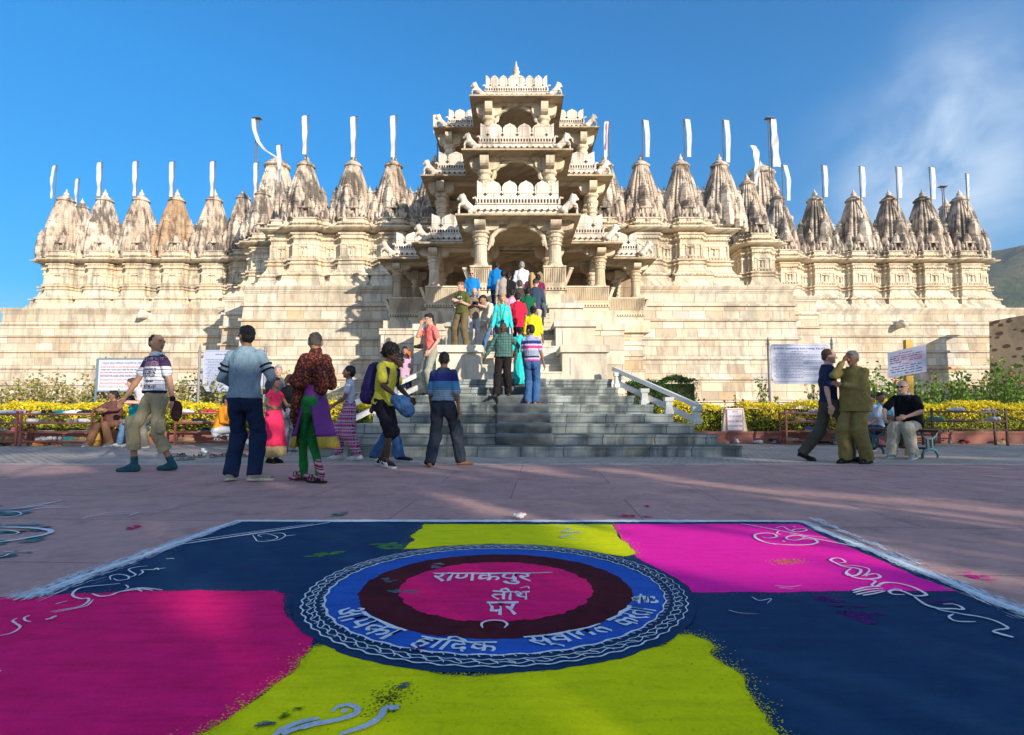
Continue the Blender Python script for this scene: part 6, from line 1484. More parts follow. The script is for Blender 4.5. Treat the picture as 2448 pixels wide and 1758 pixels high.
def person(label, px, Y, z, top, yaw, skin='brown', hair=('short', H_blk), shirt=None, pants=None, shoes=None, feet=((-.10, 0, .08), (.10, 0, .08)), hands=((-.24, -.02, .80), (.24, -.02, .80)), lean=0, side=0,
           hy=0, hp=0, pel=(0, 0, .93), knee=(0, -1, 0), elbow=(0, 1, 0), fdir=(0, 0), glasses=None, near=False, H=None, belly=0.0, fat=1.0, skirt=None, socks=None, group=None, twist=0, jx=0.0, eyes=True, name='person', curl=.5):
    X = at(px, 984, Y).x
    if H is None: H = at(px, top, Y).z - z
    k = H / 1.75
    fat *= .94; TS = .80 if pants else 1.0; SS = .80 if shirt else 1.0
    root = empty(name, (X, Y, z), radians(yaw), label=label, cat='person', group=group, scale=k)
    vox = (.0095 if near else .013); bvox = .0072 if near else .012
    sk = SKIN[skin] if isinstance(skin, str) else skin
    P = Vector(pel); RL = Matrix.Rotation(radians(lean), 3, 'X') @ Matrix.Rotation(radians(side), 3, 'Y'); TW = rot_z(radians(twist))
    sp_ = lambda x, y, zz: P + RL @ (TW @ Vector((x, y, zz)) if zz > .3 else Vector((x, y, zz)))
    sh = [sp_(-.168 * fat, .0, .468), sp_(.168 * fat, .0, .468)]; hipj = [P + Vector((-.088, 0, -.02)), P + Vector((.088, 0, -.02))]
    el_, wr = [], []
    for i in (0, 1):
        hb = Vector(hands[i]); e_h = elbow[i] if hasattr(elbow[0], '__len__') else elbow; e, w = ik(sh[i], hb, .285, .255, e_h); el_.append(e); wr.append(w)
    kn, an = [], []
    for i in (0, 1):
        kh = knee[i] if hasattr(knee[0], '__len__') else knee; q, w = ik(hipj[i], feet[i], .435, .43, kh); kn.append(q); an.append(w)
    neck = sp_(0, .0, .53); HR = RL @ Matrix.Rotation(radians(hy), 3, 'Z') @ Matrix.Rotation(radians(-hp), 3, 'X') if True else None
    HR = Matrix.Rotation(radians(lean * .35), 3, 'X') @ rot_z(radians(hy)) @ Matrix.Rotation(radians(hp), 3, 'X')
    hb_ = sp_(0, -.015, .60); hc = hb_ + HR @ Vector((0, -.012, .085)); Hh = lambda x, y, zz: hc + HR @ Vector((x, y, zz))
    # ---- body
    b = MB()
    cap(b, sp_(0, 0, .42), .085, hb_, .050); ell(b, hc, (.076, .097, .112), HR); ell(b, Hh(0, -.028, -.052), (.055, .062, .062), HR); cap(b, Hh(0, -.075, -.085), .022, Hh(0, -.078, -.09), .02)
    cap(b, Hh(0, -.090, .012), .010, Hh(0, -.113, -.026), .015); ell(b, Hh(0, -.094, -.03), (.02, .014, .01), HR, 8, 6); ell(b, Hh(0, -.080, -.058), (.024, .014, .011), HR, 8, 6); ell(b, Hh(0, -.082, .028), (.05, .016, .012), HR)
    for s in (-1, 1): ell(b, Hh(s * .078, .012, -.012), (.011, .022, .032), HR, 8, 6)
    for r in ([(sp_(0, 0, -.04), .145, .10)], ): pass
    cap(b, sp_(0, 0, -.02), .125 * fat * SS, sp_(0, 0, .12), .115 * fat * SS, 14, .8); cap(b, sp_(0, 0, .15), .12 * fat * SS, sp_(0, 0, .38), .13 * fat * SS, 14, .75); cap(b, sh[0].lerp(neck, .12) - Vector((0, 0, .01)), .062 * SS, sh[1].lerp(neck, .12) - Vector((0, 0, .01)), .062 * SS, 12, .8)
    for i in (0, 1):
        s = -1 if i == 0 else 1
        cap(b, sh[i], .050 * SS, el_[i], .037); cap(b, el_[i], .038, wr[i], .024); cap(b, el_[i].lerp(wr[i], .2), .040, el_[i].lerp(wr[i], .5), .034)
        d = (wr[i] - el_[i]).normalized(); inn = Vector((-s, 0, 0)); inn = (inn - d * inn.dot(d)); inn = inn.normalized() if inn.length > .1 else Vector((0, 0, -1)); a = d.cross(inn).normalized()
        # palm, four fingers of unequal length and a thumb
        pc = wr[i] + d * .045; cap(b, wr[i] + d * .01, .024, pc + d * .03, .027, 10, .7); cap(b, pc - a * .022, .017, pc + a * .022, .017)
        fw = a if a.y < 0 else -a
        for j, (o, L) in enumerate(((-.031, .070), (-.0105, .082), (.0105, .078), (.031, .062))):
            r0 = pc + d * .036 + fw * (-o); m1 = r0 + d * L * .5 + inn * L * .18 * curl * 2; cap(b, r0, .0098, m1, .009, 7); cap(b, m1, .009, m1 + d * L * .42 + inn * L * .42 * curl * 1.6, .0078, 7)
        t0 = wr[i] + d * .025 + fw * .022; t1 = t0 + d * .035 + fw * .026 + inn * .008; cap(b, t0, .014, t1, .0125, 7); cap(b, t1, .0125, t1 + d * .032 + fw * .004 + inn * .010, .0095, 7)
        cap(b, hipj[i], .085 * TS, kn[i], .055 * TS); cap(b, kn[i], .056 * TS, kn[i].lerp(an[i], .35), .053 * TS); cap(b, kn[i].lerp(an[i], .3), .053 * TS, an[i], .034)
        fa = radians(fdir[i]); fv = rot_z(fa) @ Vector((0, -1, 0)); tz = -.055 if an[i].z < 0.5 or True else 0
        pitch = 0; A = an[i]; heel = A + Vector((0, 0, -.045)) - fv * .035; ball = A + fv * .11 + Vector((0, 0, -.052)); toe = A + fv * .165 + Vector((0, 0, -.062))
        if A.z > .115 and feet[i][2] > .115 and pel[2] > .7: # heel lifted
            ball = Vector((A.x, A.y, 0)) + fv * .10 + Vector((0, 0, .03)); toe = ball + fv * .05 + Vector((0, 0, -.008)); heel = A - fv * .02 + Vector((0, 0, -.04))
        cap(b, A, .036, heel, .034); cap(b, heel, .033, ball, .034, 10, .85); cap(b, A + fv * .02, .032, ball, .028); cap(b, ball, .034 * (.8 if socks else 1), toe, .024 * (.7 if socks else 1), 10, .8)
        for j in range(0 if socks else 4):
            sd = Vector((-fv.y, fv.x, 0)); cap(b, toe + sd * (-.027 + .018 * j), .011, toe + sd * (-.03 + .02 * j) + fv * (.022 - .004 * j), .009, 6)
        if shoes:
            m = MB(); sc_ = 1.0; cap(m, heel + Vector((0, 0, .004)), .042, ball, .044, 12, .9); cap(m, ball, .044, toe + fv * .012, .034, 12, .8); cap(m, A + Vector((0, 0, -.015)), .046, heel.lerp(ball, .3), .044, 12); cap(m, A + Vector((0, 0, -.02)), .042, ball, .036)
            o_ = link('shoe', remeshed(m, 'shoe', shoes[0], vox, 2), root)
            m = MB(); zz = -.083; R_ = []
            hl, tp = heel - fv * .045, toe + fv * .045; sd = Vector((-fv.y, fv.x, 0)); n_ = 12
            for lv in (0, .022):
                ring = []
                for q_ in range(n_ * 2):
                    f = (q_ if q_ < n_ else 2 * n_ - 1 - q_) / (n_ - 1); s2 = 1 if q_ < n_ else -1; wd = (.036 + .012 * sin(pi * min(1, f * 1.1)) + .004) * (1 if .0 < f < 1 else .45); c0 = hl.lerp(tp, f)
                    zb = (heel.z * (1 - f) + toe.z * f) - .028; ring.append(Vector((c0.x, c0.y, zb + lv - (.004 if lv == 0 else 0))) + sd * s2 * wd)
                R_.append(ring)
            m.rings(R_); m.build('sole', shoes[1] if len(shoes) > 1 else shoes[0], o_)
            if len(shoes) > 2:
                m = MB()
                for q_ in range(3): c0 = heel.lerp(ball, .25 + .22 * q_); m.bar(c0 + sd * .046 + Vector((0, 0, .03)), c0 + fv * .03 + sd * .049 + Vector((0, 0, -.02)), .012, .006); m.bar(c0 - sd * .046 + Vector((0, 0, .03)), c0 + fv * .03 - sd * .049 + Vector((0, 0, -.02)), .012, .006)
                m.build('stripe', shoes[2], o_)
        if socks:
            m = MB(); cap(m, an[i].lerp(kn[i], .22 if len(socks) < 2 else .28), .042, A, .042); cap(m, A, .042, heel, .039); cap(m, heel, .038, ball, .040, 10, .85); cap(m, A + fv * .02, .038, ball, .034); cap(m, ball, .040, toe + fv * .02, .030, 10, .8); link('sock', remeshed(m, 'sock', socks[0], vox, 1), root)
    link('body', remeshed(b, 'body', sk, bvox, 2), root)
    # ---- face
    hk, hm = hair
    if eyes:
        for s in (-1, 1):
            m = MB(); ell(m, Hh(s * .030, -.0865, .010), (.0135, .007, .0065), HR, 8, 6); e_ = m.build('eye', plain('eye_white', (.6, .56, .52), .3, 0, 10, 0), root, True)
            m = MB(); ell(m, Hh(s * .030, -.0925, .010), (.0062, .0035, .0062), HR, 8, 6); m.build('iris', plain('dark_iris', (.01, .008, .006), .2, 0, 10, 0), e_, True)
            m = MB(); cap(m, Hh(s * .016, -.0955, .030), .0045, Hh(s * .045, -.087, .032), .0035, 6); m.build('eyebrow', hm if hk != 'bald' else H_brn, root)
        m = MB(); cap(m, Hh(-.018, -.0925, -.060), .0055, Hh(.018, -.0925, -.060), .0055, 6, .8); m.build('mouth', plain('lip', (.28, .09, .07), .5, 0, 10, 0), root, True)
    # ---- hair
    m = MB(); d_ = .004
    if hk in ('short', 'long', 'bun', 'pony', 'tied'):
        ell(m, Hh(0, .020, .030), (.085, .093, .095), HR); ell(m, Hh(0, -.035, .070), (.064, .055, .05), HR); ell(m, Hh(0, .045, -.015), (.074, .065, .075), HR)
    if hk == 'crop': ell(m, Hh(0, .018, .030), (.080, .088, .090), HR); ell(m, Hh(0, .040, -.01), (.070, .062, .07), HR)
    if hk == 'bald': ell(m, Hh(0, .042, -.012), (.080, .062, .055), HR); ell(m, Hh(0, .05, .02), (.076, .052, .05), HR)
    if hk == 'receding': ell(m, Hh(0, .034, .022), (.0815, .078, .088), HR); ell(m, Hh(0, .042, -.015), (.079, .060, .058), HR)
    if hk == 'afro':
        ell(m, Hh(0, .03, .045), (.125, .125, .115), HR); ell(m, Hh(0, .075, .0), (.10, .08, .09), HR); d_ = .010
    if hk == 'long':
        for s in (-1, 1): cap(m, Hh(s * .07, .03, .0), .035, sp_(s * .085, -.045, .42), .030); cap(m, sp_(s * .085, -.045, .44), .03, sp_(s * .10, -.09, .25), .018)
        cap(m, Hh(0, .06, 0), .07, sp_(0, .10, .38), .06); cap(m, sp_(0, .10, .40), .06, sp_(0, .12, .22), .04)
    if hk == 'tied': cap(m, Hh(0, .085, .0), .03, sp_(0, .09, .46), .028); cap(m, sp_(0, .09, .48), .028, sp_(0, .11, .22), .015)
    if hk == 'bun': ell(m, Hh(0, .12, .045), (.05, .05, .05), HR)
    if hk == 'pony': cap(m, Hh(0, .10, .05), .032, Hh(0, .16, -.01), .036); cap(m, Hh(0, .16, -.01), .036, Hh(0, .14, -.14), .015)
    if hk == 'cap':
        ell(m, Hh(0, .02, .02), (.084, .092, .08), HR); c_ = MB(); ell(c_, Hh(0, .0, .055), (.092, .105, .075), HR); cap(c_, Hh(0, -.08, .050), .045, Hh(0, -.15, .035), .040, 12, .25); link('cap', remeshed(c_, 'cap', glasses if False else cloth('black_cap_cloth', (.03, .03, .035)), vox, 2), root)
    if hk != 'none' and m.v: link('hair', remeshed(m, 'hair', hm, .009, 1, d_, 30), root)
    if glasses:
        m = MB()
        for s in (-1, 1): ell(m, Hh(s * .033, -.097, .010), (.026, .006, .018), HR, 10, 6); m.bar(Hh(s * .058, -.093, .012), Hh(s * .083, .01, .008), .006, .006)
        m.bar(Hh(-.01, -.101, .012), Hh(.01, -.101, .012), .006, .006); m.build('glasses', plain('dark_glasses', (.012, .01, .01), .15, 0, 10, 0, .5), root, True)
    # ---- shirt
    F = dict(root=root, sp=sp_, sh=sh, el=el_, wr=wr, kn=kn, an=an, H=Hh, HR=HR, hip=hipj, P=P, vox=vox, k=k)
    if shirt:
        m = MB(); mt, sl, hem = shirt[:3]; loose = shirt[3] if len(shirt) > 3 else .014
        R_ = []
        bl = belly
        for t_, rx, ry, yo in ((hem, .168, .118, 0), (hem + .04, .166, .118, 0), (max(hem + .05, .02), .158, .112, 0), (.12, .146, .106, -bl * .5), (.24, .150, .108, -bl * .3), (.35, .162, .108, 0), (.43, .158, .094, 0), (.480, .135, .080, .002), (.520, .085, .066, .004), (.555, .066, .058, .004)):
            bx = bl * .8 if t_ < .3 else 0
            R_.append([sp_((rx * fat + loose + bx) * cos(2 * pi * j / 24), yo + (ry * fat + loose + bl * (1 if t_ < .3 else 0)) * sin(2 * pi * j / 24), t_) for j in range(24)])
        m.rings(R_)
        for i in (0, 1):
            if sl > 0:
                up = min(1, sl); e1 = sh[i].lerp(el_[i], up); cap(m, sh[i] + (sp_(0, 0, .43) - sh[i]) * .10, .058 + loose * .45, e1, (.044 if sl >= 1 else .054) + loose * .45)
                if sl > 1: f = sl - 1; e2 = el_[i].lerp(wr[i], f); cap(m, el_[i], .044 + loose * .4, e2, .033 + loose * .4)
            else: cap(m, sh[i] + (sp_(0, 0, .45) - sh[i]) * .2, .055, sh[i], .05)
        if len(shirt) > 4: shirt[4](m, F)
        link('shirt', remeshed(m, 'shirt', mt, vox, 2, .006, 9), root)
        if sl and shirt[-1] == 'collar' or (len(shirt) > 5 and shirt[5]): 
            cm = shirt[5]; m = MB(); m.rings([[sp_(r_ * cos(2 * pi * j / 20), .004 + r_ * .85 * sin(2 * pi * j / 20) - (.01 if q == 0 else 0), zz) for j in range(20)] for q, (r_, zz) in enumerate(((.086, .525), (.080, .555), (.070, .575), (.064, .56)))], cap=False); o_ = m.build('collar', cm, root, True); s_ = o_.modifiers.new('s', 'SOLIDIFY'); s_.thickness = .006
    if pants:
        m = MB(); mt, ln, r1 = pants[:3]; lo = pants[3] if len(pants) > 3 else .012; rk = pants[4] if len(pants) > 4 else None
        cap(m, P + Vector((-.03, 0, -.01)), .125 * fat + lo, P + Vector((.03, 0, -.01)), .125 * fat + lo, 14, .85); cap(m, P + Vector((0, 0, .02)), .128 * fat + lo, P + RL @ Vector((0, 0, .09)), .115 * fat + lo, 16, .85)
        for s in (-1, 1): cap(m, P + Vector((s * .055, .03, -.03)), .100, P + Vector((s * .06, .02, -.10)), .09)
        for i in (0, 1):
            cap(m, hipj[i], .084 + lo * .9, kn[i], (rk or .060) * .90 + lo * .6)
            if ln > 1: 
                e = kn[i].lerp(an[i], min(ln - 1, 1.0)); e = e + (Vector((0, 0, -.035)) if ln >= 2 else Vector()); cap(m, kn[i], (rk or .064) + lo, kn[i].lerp(e, .4), ((rk or .062) + r1) * .46 + lo * .6); 
                mid = kn[i].lerp(e, .35); n_ = 16; dv = (e - kn[i]).normalized(); u = dv.cross(Vector((0, 1, 0))).normalized(); w_ = dv.cross(u)
                m.rings([[c_ + u * (r_ * cos(2 * pi * j / n_)) + w_ * (r_ * sin(2 * pi * j / n_)) for j in range(n_)] for c_, r_ in ((mid, ((rk or .062) + r1) * .46 + lo * .6), (e, r1))])
            elif ln < 1: pass
        link('trousers', remeshed(m, 'trousers', mt, vox, 2, .0065, 8), root)
        if len(pants) > 5 and pants[5]: m = MB(); m.rings([[P + RL @ Vector(((.128 * fat + lo + .004) * cos(2 * pi * j / 24), (.112 * fat + lo + .003) * sin(2 * pi * j / 24), zz)) for j in range(24)] for zz in (.065, .105)], cap=False); m.build('belt', pants[5], root, True)
    if skirt:
        mt, z0, r0, r1_, zt = skirt[:5]; m = MB(); n_ = 48; R_ = []; cf_ = (Vector(an[0]) + Vector(an[1])) / 2
        for q in range(12):
            f = q / 11; c_ = P.lerp(Vector((cf_.x, cf_.y, 0)), f * .8); zz = zt + (z0 - zt) * f; r_ = r0 + (r1_ - r0) * f ** .8
            R_.append([(c_.x + r_ * (1 + .07 * f * sin(9 * 2 * pi * j / n_ + q * .1)) * cos(2 * pi * j / n_), c_.y + r_ * .82 * (1 + .07 * f * sin(9 * 2 * pi * j / n_ + q * .1)) * sin(2 * pi * j / n_), zz) for j in range(n_)])
        m.rings(R_); m.build('skirt', mt, root, True)
        if len(skirt) > 5:
            m = MB(); R2 = []
            for q in range(3):
                f = 1 + q * .10; r_ = r1_ * (1 + .01 * q) * .97; R2.append([(cf_.x * .85 + r_ * (1 + .07 * sin(9 * 2 * pi * j / n_)) * cos(2 * pi * j / n_), cf_.y * .85 + r_ * .82 * (1 + .07 * sin(9 * 2 * pi * j / n_)) * sin(2 * pi * j / n_), z0 + .004 - skirt[6] * q / 2) for j in range(n_)])
            m.rings(R2); m.build('hem_border', skirt[5], root, True)
    return F
def prop(name, label, cat, F, build, m, smooth=3, vox=.012, disp=.003):
    """a held or worn thing: a top-level object placed where the person is"""
    mb = MB(); build(mb, F); r = F['root']; me = remeshed(mb, name, m, vox, smooth, disp, 12)
    o = link(name, me, None, r.location, r.rotation_euler, r.scale); return tag(o, label, cat)
Cc_ = {}
def CL(n, *c): return cloth(n, c)
shoe_blk = CL('black_shoe', .02, .02, .022); shoe_sole = CL('pale_sole', .5, .5, .47); shoe_tan = CL('beige_canvas_shoe', .38, .31, .22); shoe_gry = CL('grey_blue_trainer', .22, .30, .38)
denim = cloth('dark_denim', (.012, .028, .075), .35, .5, 14); denim_m = cloth('mid_blue_denim', (.05, .13, .30), .4, .5, 10); denim_l = cloth('washed_denim', (.10, .20, .36), .4, .5, 10)
W3 = (.62, .64, .70); NAVY = (.012, .015, .06)
# -- bald-fronted man striding left in the printed polo
polo = striped('printed_polo_cloth', [(.9, NAVY), (1.0, W3), (1.065, NAVY), (1.072, W3), (1.12, NAVY), (1.127, W3), (1.165, NAVY), (1.172, W3), (1.21, NAVY), (1.217, W3), (1.255, NAVY), (1.262, W3), (1.30, (.06, .03, .09))], prints=[(1.02, 1.07, 90, .16, NAVY, .09), (1.10, 1.13, 120, .2, NAVY, .06), (1.17, 1.28, 85, .15, NAVY, .09), (1.31, 1.37, 80, .10, (.42, .26, .38), .12), (1.38, 1.42, 30, .05, (.5, .4, .5), .2)])
khaki = CL('khaki_cotton', .38, .33, .20)
F = person('balding person in printed polo and khaki cargo shorts striding left at far left', 372, 7.92, 0, 793, -28, skin='tan', hair=('receding', plain('dark_brown_hair', (.035, .022, .016), .6, .3, 60, .4)), shirt=(polo, .62, .05), pants=(khaki, 1.55, .084, .004, .070), feet=((-.15, -.14, .08), (.13, .16, .085)), hands=((-.44, -.14, .90), (.33, .02, .82)), elbow=((-.3, 1, 0), (.4, 1, 0)), hy=98, hp=4,
           near=True, fdir=(-55, -70), socks=(CL('dark_teal_sock', .03, .10, .13),), pel=(-.03, 0, .92))
m = MB(); m.rings([[F['sp'](r_ * cos(2 * pi * j / 20), .004 + r_ * .9 * sin(2 * pi * j / 20), zz) for j in range(20)] for r_, zz in ((.100, .515), (.088, .555), (.070, .578))], cap=False); o = m.build('collar', CL('pale_collar', .62, .68, .74), F['root'], True); o.modifiers.new('s', 'SOLIDIFY').thickness = .006
m = MB(); cap(m, F['wr'][1] - Vector((0, 0, -.02)), .032, F['wr'][1], .032); m.build('wristwatch', shoe_blk, F['root'], True)
for s in (-1, 1): m = MB(); q = F['kn'][0 if s < 0 else 1]; cap(m, q + Vector((s * .085, 0, .14)), .045, q + Vector((s * .08, 0, .03)), .045, 10, 1.3); link('cargo_pocket', remeshed(m, 'cargo_pocket', khaki, .012, 2, .004), F['root'])
prop('cloth_pouch', 'dark brown round pouch hanging from the striding person\'s hand', 'pouch', F, lambda b, F: (ell(b, F['wr'][1] + Vector((.03, .035, -.13)), (.085, .06, .135)), cap(b, F['wr'][1] + Vector((.0, .02, -.02)), .02, F['wr'][1] + Vector((.02, .03, -.08)), .03)), CL('dark_brown_leather', .045, .022, .018))
# -- person in grey-blue sweater seen from behind
sw = cloth('grey_blue_knit', (.20, .30, .38), .15, .5, 20)
F = person('person in grey-blue sweater and dark jeans seen from behind, hands in front', 583, 6.82, 0, 774, 180, skin='brown', hair=('short', H_blk), shirt=(sw, 1.85, -.02, .022), pants=(denim, 2, .082, .018, .080), shoes=(shoe_tan, shoe_sole), feet=((-.15, .02, .09), (.13, .0, .09)), hands=((-.17, -.22, 1.04), (.15, -.22, 1.04)), elbow=((-.8, 1, .1), (.8, 1, .1)), hy=48, near=True, fdir=(-55, 10), glasses=True, fat=1.06)
for i in (0, 1):
    for f in (.42, .62):
        m = MB(); a = F['sh'][i].lerp(F['el'][i], f); b_ = F['sh'][i].lerp(F['el'][i], f + .07); m.tube([a, b_], [.073, .071], 16); m.build('sleeve_band', CL('navy_band', .01, .014, .03), F['root'], True)
# -- person in brown shawl, purple tunic and green leggings
green = CL('emerald_legging', .012, .17, .04); purple = plain('purple_silk', (.13, .02, .20), .6, .2, 8, .3); gold = plain('gold_brocade', (.42, .30, .035), .6, .6, 70, .5)
t = NT('paisley_shawl'); P = t.obj(); v = t.vor(P, 34, 'F1'); c = t.mix(t.ramp(v, [(.25, 1), (.5, 0)]), (.045, .014, .016), (.26, .05, .03)); c = t.mix(t.ramp(t.noise(P, 50, 3), [(.58, 0), (.66, .8)]), c, (.30, .22, .06)); t.bump(t.noise(P, 14, 4), .6, .02); M_shawl = t.fin(c, .9, .15)
def sock_stripes():
    t = NT('striped_sock'); P = t.obj(); x, y, z = t.sep(P); f = t.math('FRACT', t.math('MULTIPLY', t.math('ADD', z, t.math('MULTIPLY', y, .25)), 14.0)); c = t.ramp(f, [(0, (.04, .01, .08)), (.2, (.5, .08, .10)), (.4, (.16, .45, .6)), (.55, (.6, .2, .35)), (.72, (.02, .01, .04)), (.86, (.6, .25, .12))], 'CONSTANT'); return t.fin(c, .9, .1)
F = person('person in brown paisley shawl, purple tunic and green leggings walking left', 752, 6.75, 0, 790, -118, skin='tan', hair=('crop', cloth('cropped_grey_hair', (.10, .085, .075), .3, .5, 50)), shirt=(purple, 1.9, -.05, .010), pants=(green, 2, .046, .002, .056), feet=((.05, .17, .12), (-.02, -.16, .08)), hands=((-.10, -.20, 1.18), (.10, -.22, 1.14)), elbow=((-.5, .2, -1), (.6, .1, -1)), hy=-48, hp=8, near=True, fdir=(0, 10), socks=(sock_stripes(), 1), fat=.92)
r = F['root']
m = MB(); sp = F['sp']
for s in (-1, 1): cap(m, sp(s * .15, 0, .45), .076, sp(s * .18, -.02, .22), .085); cap(m, F['sh'][0 if s < 0 else 1], .075, F['el'][0 if s < 0 else 1], .070); cap(m, F['el'][0 if s < 0 else 1], .066, F['wr'][0 if s < 0 else 1], .05)
cap(m, sp(-.12, 0, .43), .105, sp(.12, 0, .43), .105); cap(m, sp(0, .01, .26), .155, sp(0, .01, .40), .15, 16, .85); cap(m, sp(0, .0, .48), .10, sp(0, -.01, .555), .078); cap(m, sp(.04, -.10, .25), .10, sp(.05, -.16, .14), .09, 14, .8); cap(m, sp(.02, .12, .14), .08, sp(.06, .10, .30), .10)
cap(m, sp(.07, -.17, .18), .075, sp(.06, -.20, -.10), .085); cap(m, sp(.06, -.20, -.10), .085, sp(.04, -.21, -.34), .06); cap(m, sp(.10, -.19, .15), .05, sp(.11, -.22, -.22), .045)
link('shawl', remeshed(m, 'shawl', M_shawl, .009, 2, .010, 13), r)
m = MB(); rf = random.Random(2)
for i in range(26): yy = rf.uniform(-.28, -.14); x = rf.uniform(.0, .12); m.tube([(x, yy, .60), (x + rf.uniform(-.01, .01), yy + rf.uniform(-.02, .02), .47)], .004, 4)
m.build('fringe', M_shawl, r)
for a0, a1, sg in ((205, 372, -1), (28, 190, 1)):   # front and back panels with open sides and gold border
    R_ = []; nq = 14
    for q in range(nq):
        f = q / (nq - 1); zz = .95 - .56 * f; cy_ = sg * (.02 + (.12 if sg < 0 else .17) * f ** 1.2); rx_ = .145 + .05 * f; ry_ = .11 + .0 * f
        R_.append([((rx_ + .010 * sin(4 * radians(a_) + q * .3)) * cos(radians(a_)), cy_ + ry_ * sin(radians(a_)) + .012 * sin(a_ * .09 + q * .4) * f, zz) for a_ in [a0 + (a1 - a0) * j / 18 for j in range(19)]])
    m = MB(); m.rings(R_[:11], cap=False, closed=False); g = MB(); g.rings(R_[10:], cap=False, closed=False)
    pn = m.build('tunic_panel', purple, r, True); pn.modifiers.new('s', 'SOLIDIFY').thickness = .006; go = g.build('gold_border', gold, pn, True); go.modifiers.new('s', 'SOLIDIFY').thickness = .007
for i in (0, 1):
    A = F['an'][i]; fv = Vector((0, -1, 0)); zz = .02 if i == 0 else .03; m = MB(); m.rings([[(A.x + sx * w_, A.y + yy, zz + dz) for (sx, w_, yy) in ((-1, .04, .07), (1, .04, .07), (1, .05, -.10), (1, .03, -.20), (-1, .03, -.20), (-1, .05, -.10))] for dz in (-.018, 0)])
    sd_ = m.build('sandal', CL('dark_sandal', .03, .018, .016), r); m = MB()
    for yy in (-.14, -.10, -.05, .0): m.tube([(A.x - .045, A.y + yy, zz), (A.x - .02, A.y + yy - .01, zz + .062 + (.02 if yy > -.06 else 0)), (A.x + .02, A.y + yy - .01, zz + .062 + (.02 if yy > -.06 else 0)), (A.x + .045, A.y + yy, zz)], .006, 5)
    m.build('strap', CL('dark_sandal', .03, .018, .016), sd_)
# -- youth in yellow tee with backpack
yel = CL('yellow_tee_cotton', .62, .56, .06); blk = CL('black_shorts_cloth', .012, .012, .02); navy_bag = CL('navy_backpack_cloth', .03, .02, .11); white = CL('white_stripe', .7, .7, .7)
F = person('person in yellow tee and black shorts with a navy backpack, leaning right', 918, 8.6, 0, 820, 68, skin='dark', hair=('afro', H_blk), shirt=(yel, .72, -.06, .028), pants=(blk, 1.12, .10, .02, .10), shoes=(shoe_blk, shoe_sole, white), feet=((-.10, -.12, .09), (.10, .10, .09)), hands=((-.22, -.34, .98), (.20, -.30, .96)), elbow=((-.4, 1, -.2), (.4, 1, -.2)), lean=9, hy=0, hp=6, near=True, glasses=True, fdir=(-20, 0), pel=(0, .02, .93))
def pack(b, F): sp = F['sp']; cap(b, sp(0, .20, .40), .125, sp(0, .23, .12), .15, 14, .95); cap(b, sp(-.06, .22, .02), .12, sp(.06, .22, .02), .12); cap(b, sp(0, .28, .22), .09, sp(0, .29, .10), .09); [(cap(b, sp(s * .12, .12, .50), .024, sp(s * .13, -.10, .46), .022), cap(b, sp(s * .13, -.11, .46), .022, sp(s * .14, -.12, .25), .02), cap(b, sp(s * .14, -.11, .25), .018, sp(s * .13, .12, .08), .018)) for s in (-1, 1)]
prop('backpack', 'navy and purple backpack on the back of the person in yellow', 'backpack', F, pack, navy_bag)
prop('jacket', 'crumpled blue denim jacket held in the hands of the person in yellow', 'jacket', F, lambda b, F: (ell(b, F['wr'][0] + Vector((.02, -.10, -.10)), (.11, .12, .12)), ell(b, F['wr'][0] + Vector((.08, -.13, -.20)), (.09, .11, .10)), ell(b, F['wr'][0] + Vector((-.02, -.03, -.06)), (.08, .09, .07))), denim_m, 2, .011, .012)
F = person('person with a bun and blue jeans hidden behind the one in yellow', 900, 9.75, 0, 836, 80, skin='dark', hair=('bun', H_blk), shirt=(CL('white_shirt_cotton', .62, .64, .68), 1.0, -.02), pants=(denim_m, 2, .085, .012), shoes=(shoe_blk, shoe_sole), feet=((-.25, -.5, .08), (.05, .05, .08)), lean=10, pel=(0, -.2, .90), glasses=True)
# -- striped polo from behind
sp_polo = striped('banded_polo_cloth', [(.80, (.26, .36, .44)), (1.12, (.07, .26, .46)), (1.25, (.02, .02, .16)), (1.375, (.03, .055, .085))], fine=(38, .72, .5, (.06, .08, .25)), noise_amp=.004)
F = person('barefoot person in blue banded polo and dark wide trousers seen from behind', 1060, 8.62, 0, 833, 172, skin='brown', hair=('crop', H_blk), shirt=(sp_polo, .95, .06, .026), pants=(cloth('charcoal_trouser_cloth', (.035, .045, .065), .3, .5, 10), 2, .085, .02, .085), feet=((-.22, -.22, .08), (.16, .16, .08)), hands=((-.24, .02, .84), (.22, -.14, .86)), near=True, hy=18, fdir=(-62, 25), pel=(0, 0, .90), elbow=((-.3, 1, 0), (.3, 1, 0)))
